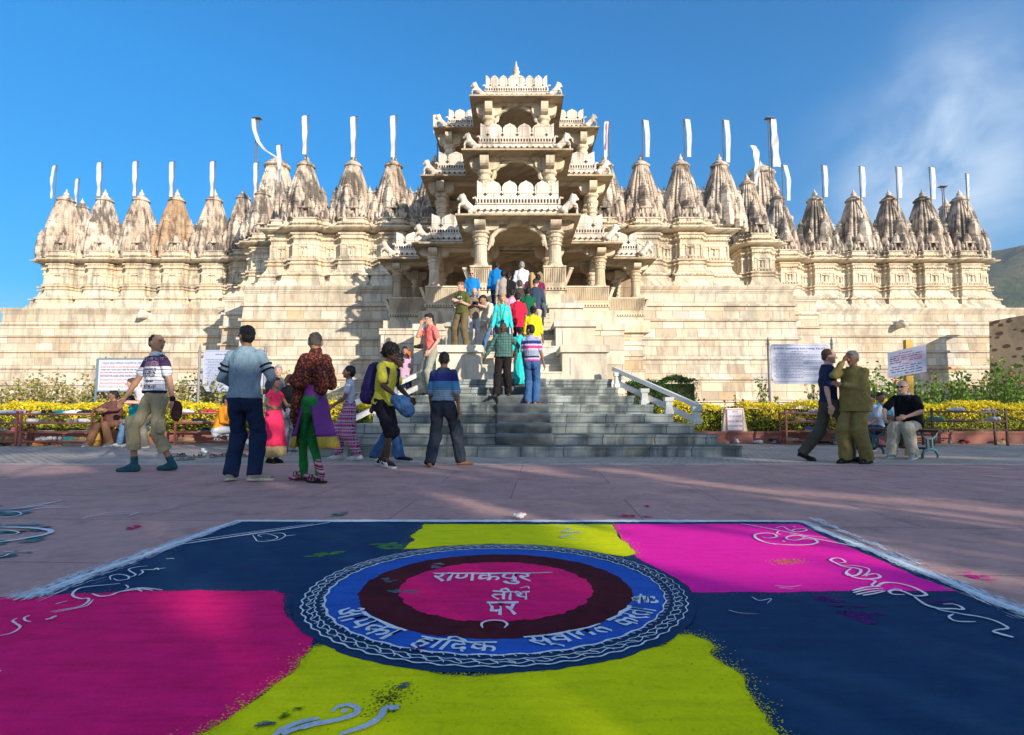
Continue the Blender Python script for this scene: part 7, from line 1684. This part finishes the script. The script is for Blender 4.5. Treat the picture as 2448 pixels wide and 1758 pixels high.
# -- girl in white tee and patterned trousers
t = NT('pink_pattern_trousers'); P = t.obj(); x, y, z = t.sep(P); fz = t.math('FRACT', t.math('MULTIPLY', z, 8.0)); f2 = t.math('FRACT', t.math('MULTIPLY', z, 32.0)); a_ = t.math('FRACT', t.math('MULTIPLY', t.math('ADD', x, y), 26.0))
dot = t.math('MULTIPLY', t.math('GREATER_THAN', a_, .5), t.math('GREATER_THAN', f2, .5)); c = t.ramp(fz, [(0, (.34, .02, .14)), (.28, (.55, .50, .62)), (.36, (.30, .02, .10)), (.62, (.50, .48, .62)), (.80, (.38, .02, .18))], 'CONSTANT'); c = t.mix(t.math('MULTIPLY', dot, .7), c, (.6, .55, .66)); M_pat = t.fin(c, .85, .1)
F = person('girl in white tee and pink patterned baggy trousers facing left', 835, 9.75, 0, 873, -72, skin='brown', hair=('afro', H_blk), shirt=(CL('white_tee_cotton', .60, .64, .72), .55, -.02, .012), pants=(M_pat, 1.96, .075, .045, .10), shoes=(CL('white_trainer', .55, .6, .66), shoe_sole), feet=((-.10, -.16, .09), (.10, .18, .09)), hands=((-.10, -.30, 1.00), (.10, -.30, .98)), elbow=((-.4, 1, -.3), (.5, 1, -.3)), fat=.86, name='person')
bpy.data.objects.remove(F['root'].children[[c_.name.split('.')[0] for c_ in F['root'].children].index('hair')]); m = MB(); Hh, HR = F['H'], F['HR']; ell(m, Hh(0, .025, .035), (.090, .10, .10), HR); ell(m, Hh(0, .05, -.02), (.08, .07, .08), HR)
for j in range(30): q = Vector((random.gauss(0, 1), random.gauss(0, 1) + .7, random.gauss(0, 1) + .3)).normalized(); ell(m, Hh(0 + q.x * .085, .03 + q.y * .09, .03 + q.z * .095), (.02, .02, .02), HR, 6, 5)
link('hair', remeshed(m, 'hair', H_blk, .009, 1, .003, 40), F['root'])
# -- girl in pink dress
pinkd = cloth('coral_pink_cloth', (.80, .035, .12), .15, .5, 9)
F = person('girl in bright coral pink dress with gold hem beside the jeans wearer', 655, 9.2, 0, 900, 60, skin='brown', hair=('tied', H_blk), shirt=(pinkd, .25, .05, .01), skirt=(pinkd, .34, .155, .27, 1.06, cloth('beige_gold_cloth', (.48, .36, .18), .3, .5, 20), .22), shoes=(shoe_blk, shoe_blk), feet=((-.08, 0, .09), (.08, 0, .09)), hands=((-.34, -.36, 1.12), (.30, -.30, 1.16)), elbow=((-.5, .5, -1), (.5, .5, -1)), fat=.85)
m = MB(); m.rings([[F['sp'](.165 * cos(2 * pi * j / 24), .125 * sin(2 * pi * j / 24), zz) for j in range(24)] for zz in (.12, .20)], cap=False); m.build('waist_band', plain('dark_sequin_band', (.14, .06, .05), .5, .8, 80, .5), F['root'], True)
person('person with tied fair hair, black tee and grey trousers behind the pink girl', 690, 11.4, 0, 893, 165, skin='tan', hair=('pony', H_brn), shirt=(CL('black_tee_cotton', .015, .015, .018), .6, -.04), pants=(CL('light_grey_sweatpants', .30, .30, .34), 2, .075, .02), shoes=(CL('teal_trainer', .05, .18, .22), shoe_sole), hands=((-.3, -.25, 1.0), (.2, -.25, 1.0)))
person('grey-haired person behind the two girls, mostly hidden', 662, 12.0, 0, 872, 20, skin='light', hair=('short', H_gry), shirt=(CL('dull_grey_shirt', .2, .2, .22), 1.8, 0), pants=(CL('grey_slacks', .15, .15, .16), 2, .08), shoes=(shoe_blk, shoe_blk))
F = person('person in orange top and white trousers sitting low behind the jeans wearer', 545, 12.3, 0, 0, 90, H=1.62, skin='brown', hair=('short', H_blk), shirt=(CL('orange_cotton', .75, .28, .02), 1.5, 0), pants=(CL('white_churidar', .6, .62, .66), 2, .05), pel=(.0, .2, .46), feet=((-.15, -.40, .08), (.15, -.62, .08)), hands=((-.15, -.2, .6), (.15, -.2, .6)), lean=14)
# -- on the lower steps, left
F = person('person in lilac top and navy trousers with a bright orange scarf on the steps', 966, 12.7, .75, 827, 35, skin='tan', hair=('long', H_blk), shirt=(CL('lilac_cotton', .52, .34, .46), .4, -.04), pants=(CL('navy_trouser_cloth', .014, .018, .05), 2, .07), shoes=(shoe_blk, shoe_sole), hands=((-.22, -.06, .82), (.2, -.15, .95)), hy=-35)
prop('scarf', 'bright orange scarf over the head and back of the person in lilac', 'scarf', F, lambda b, F: (ell(b, F['H'](0, .035, .025), (.094, .10, .105), F['HR']), cap(b, F['H'](0.04, .06, -.05), .09, F['sp'](.10, .10, .36), .10), cap(b, F['sp'](.12, .10, .40), .10, F['sp'](.15, .12, .02), .06)), CL('orange_scarf_cloth', .85, .16, .02))
F = person('person in salmon polo and grey trousers with sunglasses and a camera', 1028, 12.3, 1.125, 748, -52, skin='light', hair=('short', H_blk), shirt=(cloth('salmon_polo_cotton', (.80, .20, .17), .12, .5, 12), .7, -.03, .018), pants=(CL('sage_grey_trousers', .34, .34, .27), 2, .085, .02), shoes=(shoe_blk, shoe_sole), hands=((-.02, -.22, 1.47), (.20, -.12, .93)), elbow=((-.4, -.3, -1), (.8, 1, 0)), hy=-8, hp=12, glasses=True, near=True)
prop('camera', 'black camera hanging at the waist of the person in salmon', 'camera', F, lambda b, F: (b.box(-.10, .04, -.27, -.19, .98, 1.07), cap(b, (-.03, -.26, 1.02), .035, (-.04, -.34, 1.01), .035), b.tube([F['sp'](-.05, -.11, .53), F['sp'](-.06, -.15, .36), (-.05, -.2, 1.06)], .009, 6)), shoe_blk, 1, .009, 0)
# -- two descending/standing on the carpet
t = NT('green_plaid_cloth'); P = t.obj(); x, y, z = t.sep(P); fx = t.math('FRACT', t.math('MULTIPLY', x, 17.0)); fz = t.math('FRACT', t.math('MULTIPLY', z, 15.0)); c = t.mix(t.math('GREATER_THAN', fx, .55), (.025, .10, .085), (.05, .16, .14)); c = t.mix(t.math('MULTIPLY', t.math('GREATER_THAN', fz, .6), .7), c, (.010, .035, .035)); l = t.math('ADD', t.math('GREATER_THAN', t.math('FRACT', t.math('MULTIPLY', x, 34.0)), .88), t.math('GREATER_THAN', t.math('FRACT', t.math('MULTIPLY', z, 30.0)), .88), True); c = t.mix(t.math('MULTIPLY', l, .55), c, (.34, .42, .36)); folds(t); M_plaid = t.fin(c, .85, .1)
F = person('person in green plaid shirt and black trousers coming down the carpet', 1203, 12.12, 1.10, 769, -6, skin='dark', hair=('receding', H_blk), shirt=(M_plaid, 1.72, -.02, .03), pants=(CL('black_trouser_cloth', .018, .014, .014), 2, .085, .02, .085), feet=((-.14, -.22, -.02), (.12, .02, .10)), hands=((-.44, -.05, .86), (.30, -.02, .94)), elbow=((-.2, 1, 0), (.7, .6, 0)), hp=16, near=True, belly=.02, fat=1.08, fdir=(-10, 10), pel=(0, 0, .93))
F = person('person in pink, white and navy striped polo and jeans standing on the carpet', 1272, 11.95, .9375, 774, 168, skin='brown', hair=('short', H_blk), shirt=(striped('pink_navy_stripe_cloth', [(.80, (.05, .08, .35)), (.93, (.62, .05, .22)), (.965, (.55, .50, .66)), (1.0, (.02, .03, .10)), (1.04, (.30, .34, .45)), (1.16, (.52, .48, .64)), (1.20, (.72, .06, .24)), (1.26, (.56, .52, .68)), (1.30, (.03, .045, .20)), (1.37, (.36, .38, .56))]), .75, -.02, .022), pants=(denim_m, 2, .078, .018, .075), feet=((-.08, 0, .08), (.09, .02, .08)), hands=((-.26, -.04, .84), (.22, -.22, .92)), near=True, hy=62, side=3, fdir=(-30, 30))
# ---- solving depth on the upper flight from head height
def up_Y(px, top, H):
    best = (9, 14)
    for i in range(400):
        Yv = 13.1 + i * .0185; e = abs(at(px, top, Yv).z - upper_z(Yv) - H)
        if e < best[0]: best = (e, Yv)
    return best[1], upper_z(best[1])
def on_stairs(label, px, top, H, yaw, **k):
    Yv, zv = up_Y(px, top, H); k.setdefault('shoes', None); return person(label, px, Yv, zv, top, yaw, H=H, **k)
def front(label, px, top, Yv, zv, yaw, **k): return person(label, px, Yv, zv, top, yaw, **k)
F = front('person in olive tee with crossed arms and cargo trousers on the left pedestal', 1103, 673, 13.75, 2.30, -25, skin='light', hair=('short', plain('ginger_hair', (.26, .10, .04), .6, .3, 60, .4)), shirt=(cloth('olive_cotton', (.10, .11, .028), .15, .5, 12), .72, -.04, .02), pants=(CL('olive_brown_cargo', .17, .125, .06), 2, .09, .02, .085), shoes=(shoe_blk, shoe_sole), feet=((-.20, 0, .09), (.16, 0, .09)), hands=((-.0, -.17, 1.17), (.0, -.215, 1.20)), elbow=((-.5, .3, -1), (.5, .3, -1)), hy=-30, hp=12, near=True, fat=1.05)
m = MB(); sp = F['sp']; [m.box(-.06 + .028 * i, -.04 + .028 * i, -.145 - .0, -.139, 1.29 + .01 * (i % 2), 1.32 + .01 * (i % 3)) for i in range(5)]; m.build('chest_print', white, F['root'])
F = front('person in taupe top and pale trousers behind the olive tee, looking at a camera', 1131, 708, 14.35, 2.30, 10, H=1.60, skin='light', hair=('bald', H_gry), shirt=(CL('taupe_cotton', .24, .18, .13), .75, -.06, .02), pants=(CL('pale_grey_linen', .50, .50, .52), 2, .07, .015), shoes=(shoe_blk, shoe_sole), hands=((-.06, -.26, 1.22), (.08, -.26, 1.22)), elbow=((-1, 0, -.8), (1, 0, -.8)), hp=35, lean=6)
prop('camera', 'small black camera held by the person behind the olive tee', 'camera', F, lambda b, F: (b.box(-.07, .09, -.34, -.27, 1.20, 1.29), cap(b, (.01, -.33, 1.25), .035, (.01, -.40, 1.25), .035)), shoe_blk, 1, .012, 0)
front('person in bright blue shirt with shaved head and sunglasses on the second pedestal', 1127, 644, 16.0, 3.16, -4, skin='light', hair=('none', H_brn), shirt=(cloth('bright_blue_cotton', (.012, .22, .60), .12, .5, 12), .75, -.02, .02), pants=(denim, 2, .08), shoes=(shoe_blk, shoe_sole), hands=((-.24, -.08, .86), (.25, -.05, .86)), hp=22, glasses=True, fat=1.1)
B_, D_ = 180, 0
on_stairs('person in electric blue jacket and dark turban at the top of the stairs', 1186, 624, 1.74, 176, skin='brown', hair=('short', H_blk), shirt=(cloth('electric_blue_jacket', (.008, .20, .55), .15, .5, 10), 1.9, -.10, .03), pants=(denim, 2, .08), shoes=(shoe_blk, shoe_sole), hands=((-.24, -.1, .9), (.26, 0, .86)))
on_stairs('grey-haired person in white long-sleeved shirt near the top of the stairs', 1248, 624, 1.74, 180, skin='light', hair=('short', H_gry), shirt=(cloth('white_long_shirt', (.74, .72, .76), .1, .5, 10), 1.9, -.06, .024), pants=(CL('dark_grey_trousers', .06, .06, .07), 2, .08), shoes=(shoe_blk, shoe_sole), hands=((-.30, -.02, .88), (.30, -.02, .88)), fat=1.05)
on_stairs('person with long black hair in black clothes between the blue jacket and white shirt', 1216, 650, 1.60, 176, skin='tan', hair=('tied', H_blk), shirt=(CL('black_shirt_cloth', .012, .012, .014), 1.8, -.2), pants=(CL('black_trousers', .014, .014, .016), 2, .07), eyes=False)
on_stairs('person in checked beige shirt half hidden behind the electric blue jacket', 1203, 645, 1.66, 180, skin='brown', hair=('short', H_blk), shirt=(CL('beige_check_cloth', .42, .36, .32), 1.5, -.05), pants=(denim, 2, .08), eyes=False)
on_stairs('blonde person with long hair entering the temple doorway', 1272, 650, 1.60, 180, skin='light', hair=('long', H_bld), shirt=(CL('dark_red_cloth', .12, .03, .03), .5, -.02), pants=(CL('brown_trousers', .10, .06, .04), 2, .08), eyes=False)
on_stairs('person in maroon and yellow clothes at the right of the doorway', 1288, 655, 1.58, 170, skin='brown', hair=('short', H_blk), shirt=(CL('maroon_cloth', .20, .02, .08), .5, -.02), pants=(CL('black_trousers_2', .02, .02, .02), 2, .08), eyes=False)
on_stairs('fair-haired person in dark brown jacket in the middle of the stairs', 1243, 668, 1.64, 180, skin='light', hair=('short', H_brn), shirt=(CL('dark_brown_jacket', .07, .055, .05), 1.9, -.08, .03), pants=(CL('grey_jean', .15, .16, .19), 2, .08), shoes=(shoe_blk, shoe_sole))
F = on_stairs('person in navy jacket, black cap and cream trousers on the right of the stairs', 1281, 664, 1.72, 172, skin='light', hair=('cap', H_brn), shirt=(cloth('slate_navy_jacket', (.045, .065, .115), .15, .5, 10), 1.9, -.08, .03), pants=(CL('cream_trousers', .62, .56, .46), 2, .08, .018), shoes=(shoe_blk, shoe_sole), hands=((-.26, -.1, .9), (.30, -.05, .9)), lean=5)
prop('jacket', 'grey jacket tied behind the waist of the person in the black cap', 'jacket', F, lambda b, F: (ell(b, F['sp'](-.22, .02, .02), (.09, .12, .10)), cap(b, F['sp'](-.26, .04, 0), .05, F['sp'](-.26, .05, -.28), .03)), CL('grey_jacket_cloth', .10, .11, .14), 2, .014, .008)
on_stairs('person in green knitted vest over a white shirt', 1263, 685, 1.62, 182, skin='brown', hair=('short', H_blk), shirt=(cloth('bottle_green_knit', (.01, .12, .06), .15, .5, 20), .3, -.05, .02), pants=(CL('grey_flannel', .12, .12, .13), 2, .08), shoes=(shoe_blk, shoe_sole))
F = on_stairs('person in cream top and jeans bending on the left of the stairs', 1178, 690, 1.62, -50, skin='tan', hair=('tied', H_blk), shirt=(CL('cream_kurta', .70, .62, .50), 1.6, -.25, .025), pants=(denim_l, 2, .075), shoes=(shoe_blk, shoe_sole), lean=42, hands=((-.25, -.45, .72), (.25, -.40, .75)), hp=10, feet=((-.16, -.25, .10), (.14, .18, .08)), pel=(0, .12, .90))
on_stairs('person in pink and white striped top on the stairs behind the red shirt', 1224, 690, 1.55, 180, skin='tan', hair=('short', H_blk), shirt=(striped('pink_white_stripes', [(.8, (.7, .1, .3))], fine=(26, .5, .9, (.75, .7, .8))), 1.0, -.05), pants=(CL('light_blue_skirt', .36, .55, .75), 2, .1, .03), shoes=(shoe_blk, shoe_sole))
F = on_stairs('person with long fair hair in turquoise jacket and black trousers, looking down', 1200, 700, 1.68, 8, skin='light', hair=('long', H_bld), shirt=(cloth('turquoise_jacket', (.05, .62, .60), .15, .5, 10), 1.8, -.04, .025), pants=(CL('black_slim_trousers', .03, .028, .03), 2, .055, .008), shoes=(shoe_blk, shoe_sole), hands=((-.25, -.02, .84), (.25, -.02, .84)), hp=22, fat=.92, near=True)
prop('camera', 'small dark camera on a strap at the front of the turquoise jacket', 'camera', F, lambda b, F: (b.box(-.05, .03, -.20, -.14, 1.0, 1.06), b.tube([F['sp'](-.07, -.08, .53), F['sp'](-.03, -.15, .30), (-.01, -.17, 1.05)], .008, 6), b.tube([F['sp'](.07, -.08, .53), F['sp'](.03, -.15, .30), (.0, -.17, 1.05)], .008, 6)), shoe_blk, 1, .01, 0)
on_stairs('person in crimson short-sleeved shirt and black trousers seen from behind', 1238, 698, 1.66, 180, skin='tan', hair=('short', H_blk), shirt=(cloth('crimson_cotton', (.62, .02, .06), .12, .5, 12), .75, -.12, .026), pants=(CL('black_school_trousers', .02, .018, .02), 2, .085), hands=((-.25, -.02, .82), (.25, -.02, .82)), near=True)
on_stairs('person in yellow kurta with dark hair in a bun seen from behind', 1275, 733, 1.58, 184, skin='brown', hair=('bun', H_blk), shirt=(cloth('yellow_kurta_cloth', (.85, .68, .02), .12, .5, 12), 1.35, -.30, .03), pants=(CL('cream_churidar', .55, .5, .42), 2, .06), hands=((-.26, -.05, .84), (.24, -.05, .82)), near=True)
F = person('person in turquoise sari walking up behind the plaid shirt', 1243, 12.75, 1.3125, 0, 178, H=1.36, skin='brown', hair=('bun', H_blk), shirt=(cloth('aqua_cloth', (.03, .60, .58), .12, .5, 12), 1.2, -.2, .012), skirt=(cloth('aqua_cloth', (.03, .60, .58), .12, .5, 12), .10, .15, .20, .95))
# ---- right group
F = person('person in navy polo walking right beside the khaki one', 1985, 9.45, 0, 828, 78, skin='light', hair=('crop', H_brn), shirt=(cloth('navy_polo_cotton', (.012, .026, .075), .15, .5, 12), .8, -.02, .02), pants=(CL('dark_olive_trousers', .075, .07, .052), 2, .08, .018, .08), shoes=(shoe_blk, shoe_blk), feet=((-.10, -.22, .09), (.08, .40, .14)), hands=((-.26, .08, .86), (.22, -.16, .88)), near=True, pel=(0, .02, .91), fdir=(0, 0))
F = person('person in khaki shirt and trousers with a hand raised to the face', 2046, 9.13, 0, 836, -62, skin='brown', hair=('short', H_gry), shirt=(cloth('khaki_green_cotton', (.235, .19, .062), .15, .5, 10), 1.85, -.14, .04), pants=(cloth('khaki_green_trousers', (.215, .175, .06), .15, .5, 10), 2, .098, .028, .092), shoes=(shoe_blk, shoe_blk), feet=((-.10, -.14, .09), (.12, .06, .09)), hands=((-.06, -.17, 1.56), (-.04, -.24, 1.20)), elbow=((-.4, -.8, -1), (.5, .2, -1)), hp=6, near=True, belly=.035, fat=1.08)
F = person('bald person in black polo and cream trousers with glasses sitting on the bench', 2166, 10.2, 0, 0, -50, H=1.78, skin='light', hair=('none', H_gry), shirt=(cloth('black_polo_cotton', (.006, .006, .010), .2, .5, 12), .75, -.04, .024), pants=(cloth('cream_chino', (.46, .43, .34), .15, .5, 10), 2, .085, .024, .085), shoes=(shoe_gry, shoe_sole), pel=(.0, .14, .57), feet=((-.15, -.34, .09), (.16, -.28, .09)), hands=((-.20, -.40, .68), (.10, -.34, .70)), elbow=((-.5, .6, .2), (.6, .6, .2)), lean=20, hy=-10, hp=4, glasses=True, near=True, belly=.03, fat=1.02)
m = MB(); m.rings([[F['sp'](r_ * cos(2 * pi * j / 20), .004 + r_ * .9 * sin(2 * pi * j / 20), zz) for j in range(20)] for r_, zz in ((.095, .525), (.085, .56), (.07, .578))], cap=False); o = m.build('collar', striped('checked_collar', [(0, (.5, .5, .6))], fine=(60, .5, .8, (.02, .02, .06))), F['root'], True); o.modifiers.new('s', 'SOLIDIFY').thickness = .006
person('seated person in white tee with light blue panel, back half turned, behind the khaki one', 2086, 12.2, 0, 0, -60, H=1.6, skin='brown', hair=('short', H_blk), shirt=(CL('white_blue_tee', .48, .56, .70), .7, 0), pants=(denim, 2, .08), pel=(0, .15, .50), feet=((-.14, -.35, .08), (.14, -.30, .08)), hands=((-.15, -.35, .62), (.12, -.35, .62)), lean=16, shoes=(shoe_blk, shoe_sole))
person('seated person in turquoise and maroon shirt facing forward behind the bench', 2112, 13.0, 0, 0, 8, H=1.66, skin='brown', hair=('short', H_blk), shirt=(CL('turquoise_maroon_shirt', .10, .40, .46), .8, 0), pants=(CL('black_trousers_3', .02, .018, .02), 2, .08), pel=(0, .15, .50), feet=((-.14, -.35, .08), (.14, -.30, .08)), hands=((-.1, -.3, .70), (.1, -.3, .70)), lean=6, shoes=(shoe_blk, shoe_sole))
person('seated person in pale blue shirt partly hidden behind the bald sitter', 2148, 13.1, 0, 0, -10, H=1.6, skin='brown', hair=('short', H_blk), shirt=(CL('pale_blue_shirt', .40, .55, .75), .8, 0), pants=(denim, 2, .08), pel=(0, .15, .48), feet=((-.14, -.35, .08), (.14, -.30, .08)), hands=((-.1, -.3, .70), (.1, -.3, .70)), lean=14, hp=20)
# ---- left bench
person('seated person in brown shirt and trousers on the left bench looking left', 262, 13.75, 0, 0, 2, H=1.72, skin='brown', hair=('short', H_blk), shirt=(cloth('brown_shirt_cotton', (.13, .055, .05), .15, .5, 12), 1.8, 0, .025), pants=(cloth('brown_trouser_cloth', (.20, .105, .06), .15, .5, 10), 2, .09, .02), shoes=(CL('grey_canvas_shoe', .25, .25, .27), shoe_sole), pel=(0, .15, .52), feet=((-.30, -.22, .09), (.18, -.22, .09)), hands=((-.04, -.22, .84), (.04, -.26, .85)), elbow=((-1, .2, -.2), (1, .2, -.2)), hy=-62, near=True, fat=1.1, belly=.02)
person('seated person in teal jacket and jeans behind the striding one', 328, 13.6, 0, 0, -20, H=1.66, skin='brown', hair=('short', H_blk), shirt=(CL('teal_jacket', .01, .34, .36), 1.9, 0, .02), pants=(denim_l, 2, .07), shoes=(CL('white_trainer_2', .6, .6, .6), shoe_sole), pel=(0, .15, .50), feet=((-.16, -.30, .09), (.14, -.26, .09)), hands=((-.1, -.26, .62), (.12, -.26, .60)), lean=26, hp=25)
person('person in white polo and grey-brown trousers bending behind the striding one', 352, 13.0, 0, 0, -60, H=1.70, skin='light', hair=('short', H_brn), shirt=(CL('white_pink_polo', .70, .60, .70), .7, -.02), pants=(CL('taupe_trousers', .24, .21, .17), 2, .08), shoes=(CL('beige_trainer', .35, .3, .22), shoe_sole), lean=38, hands=((-.05, -.40, 1.05), (.05, -.40, 1.02)), pel=(0, .10, .92))
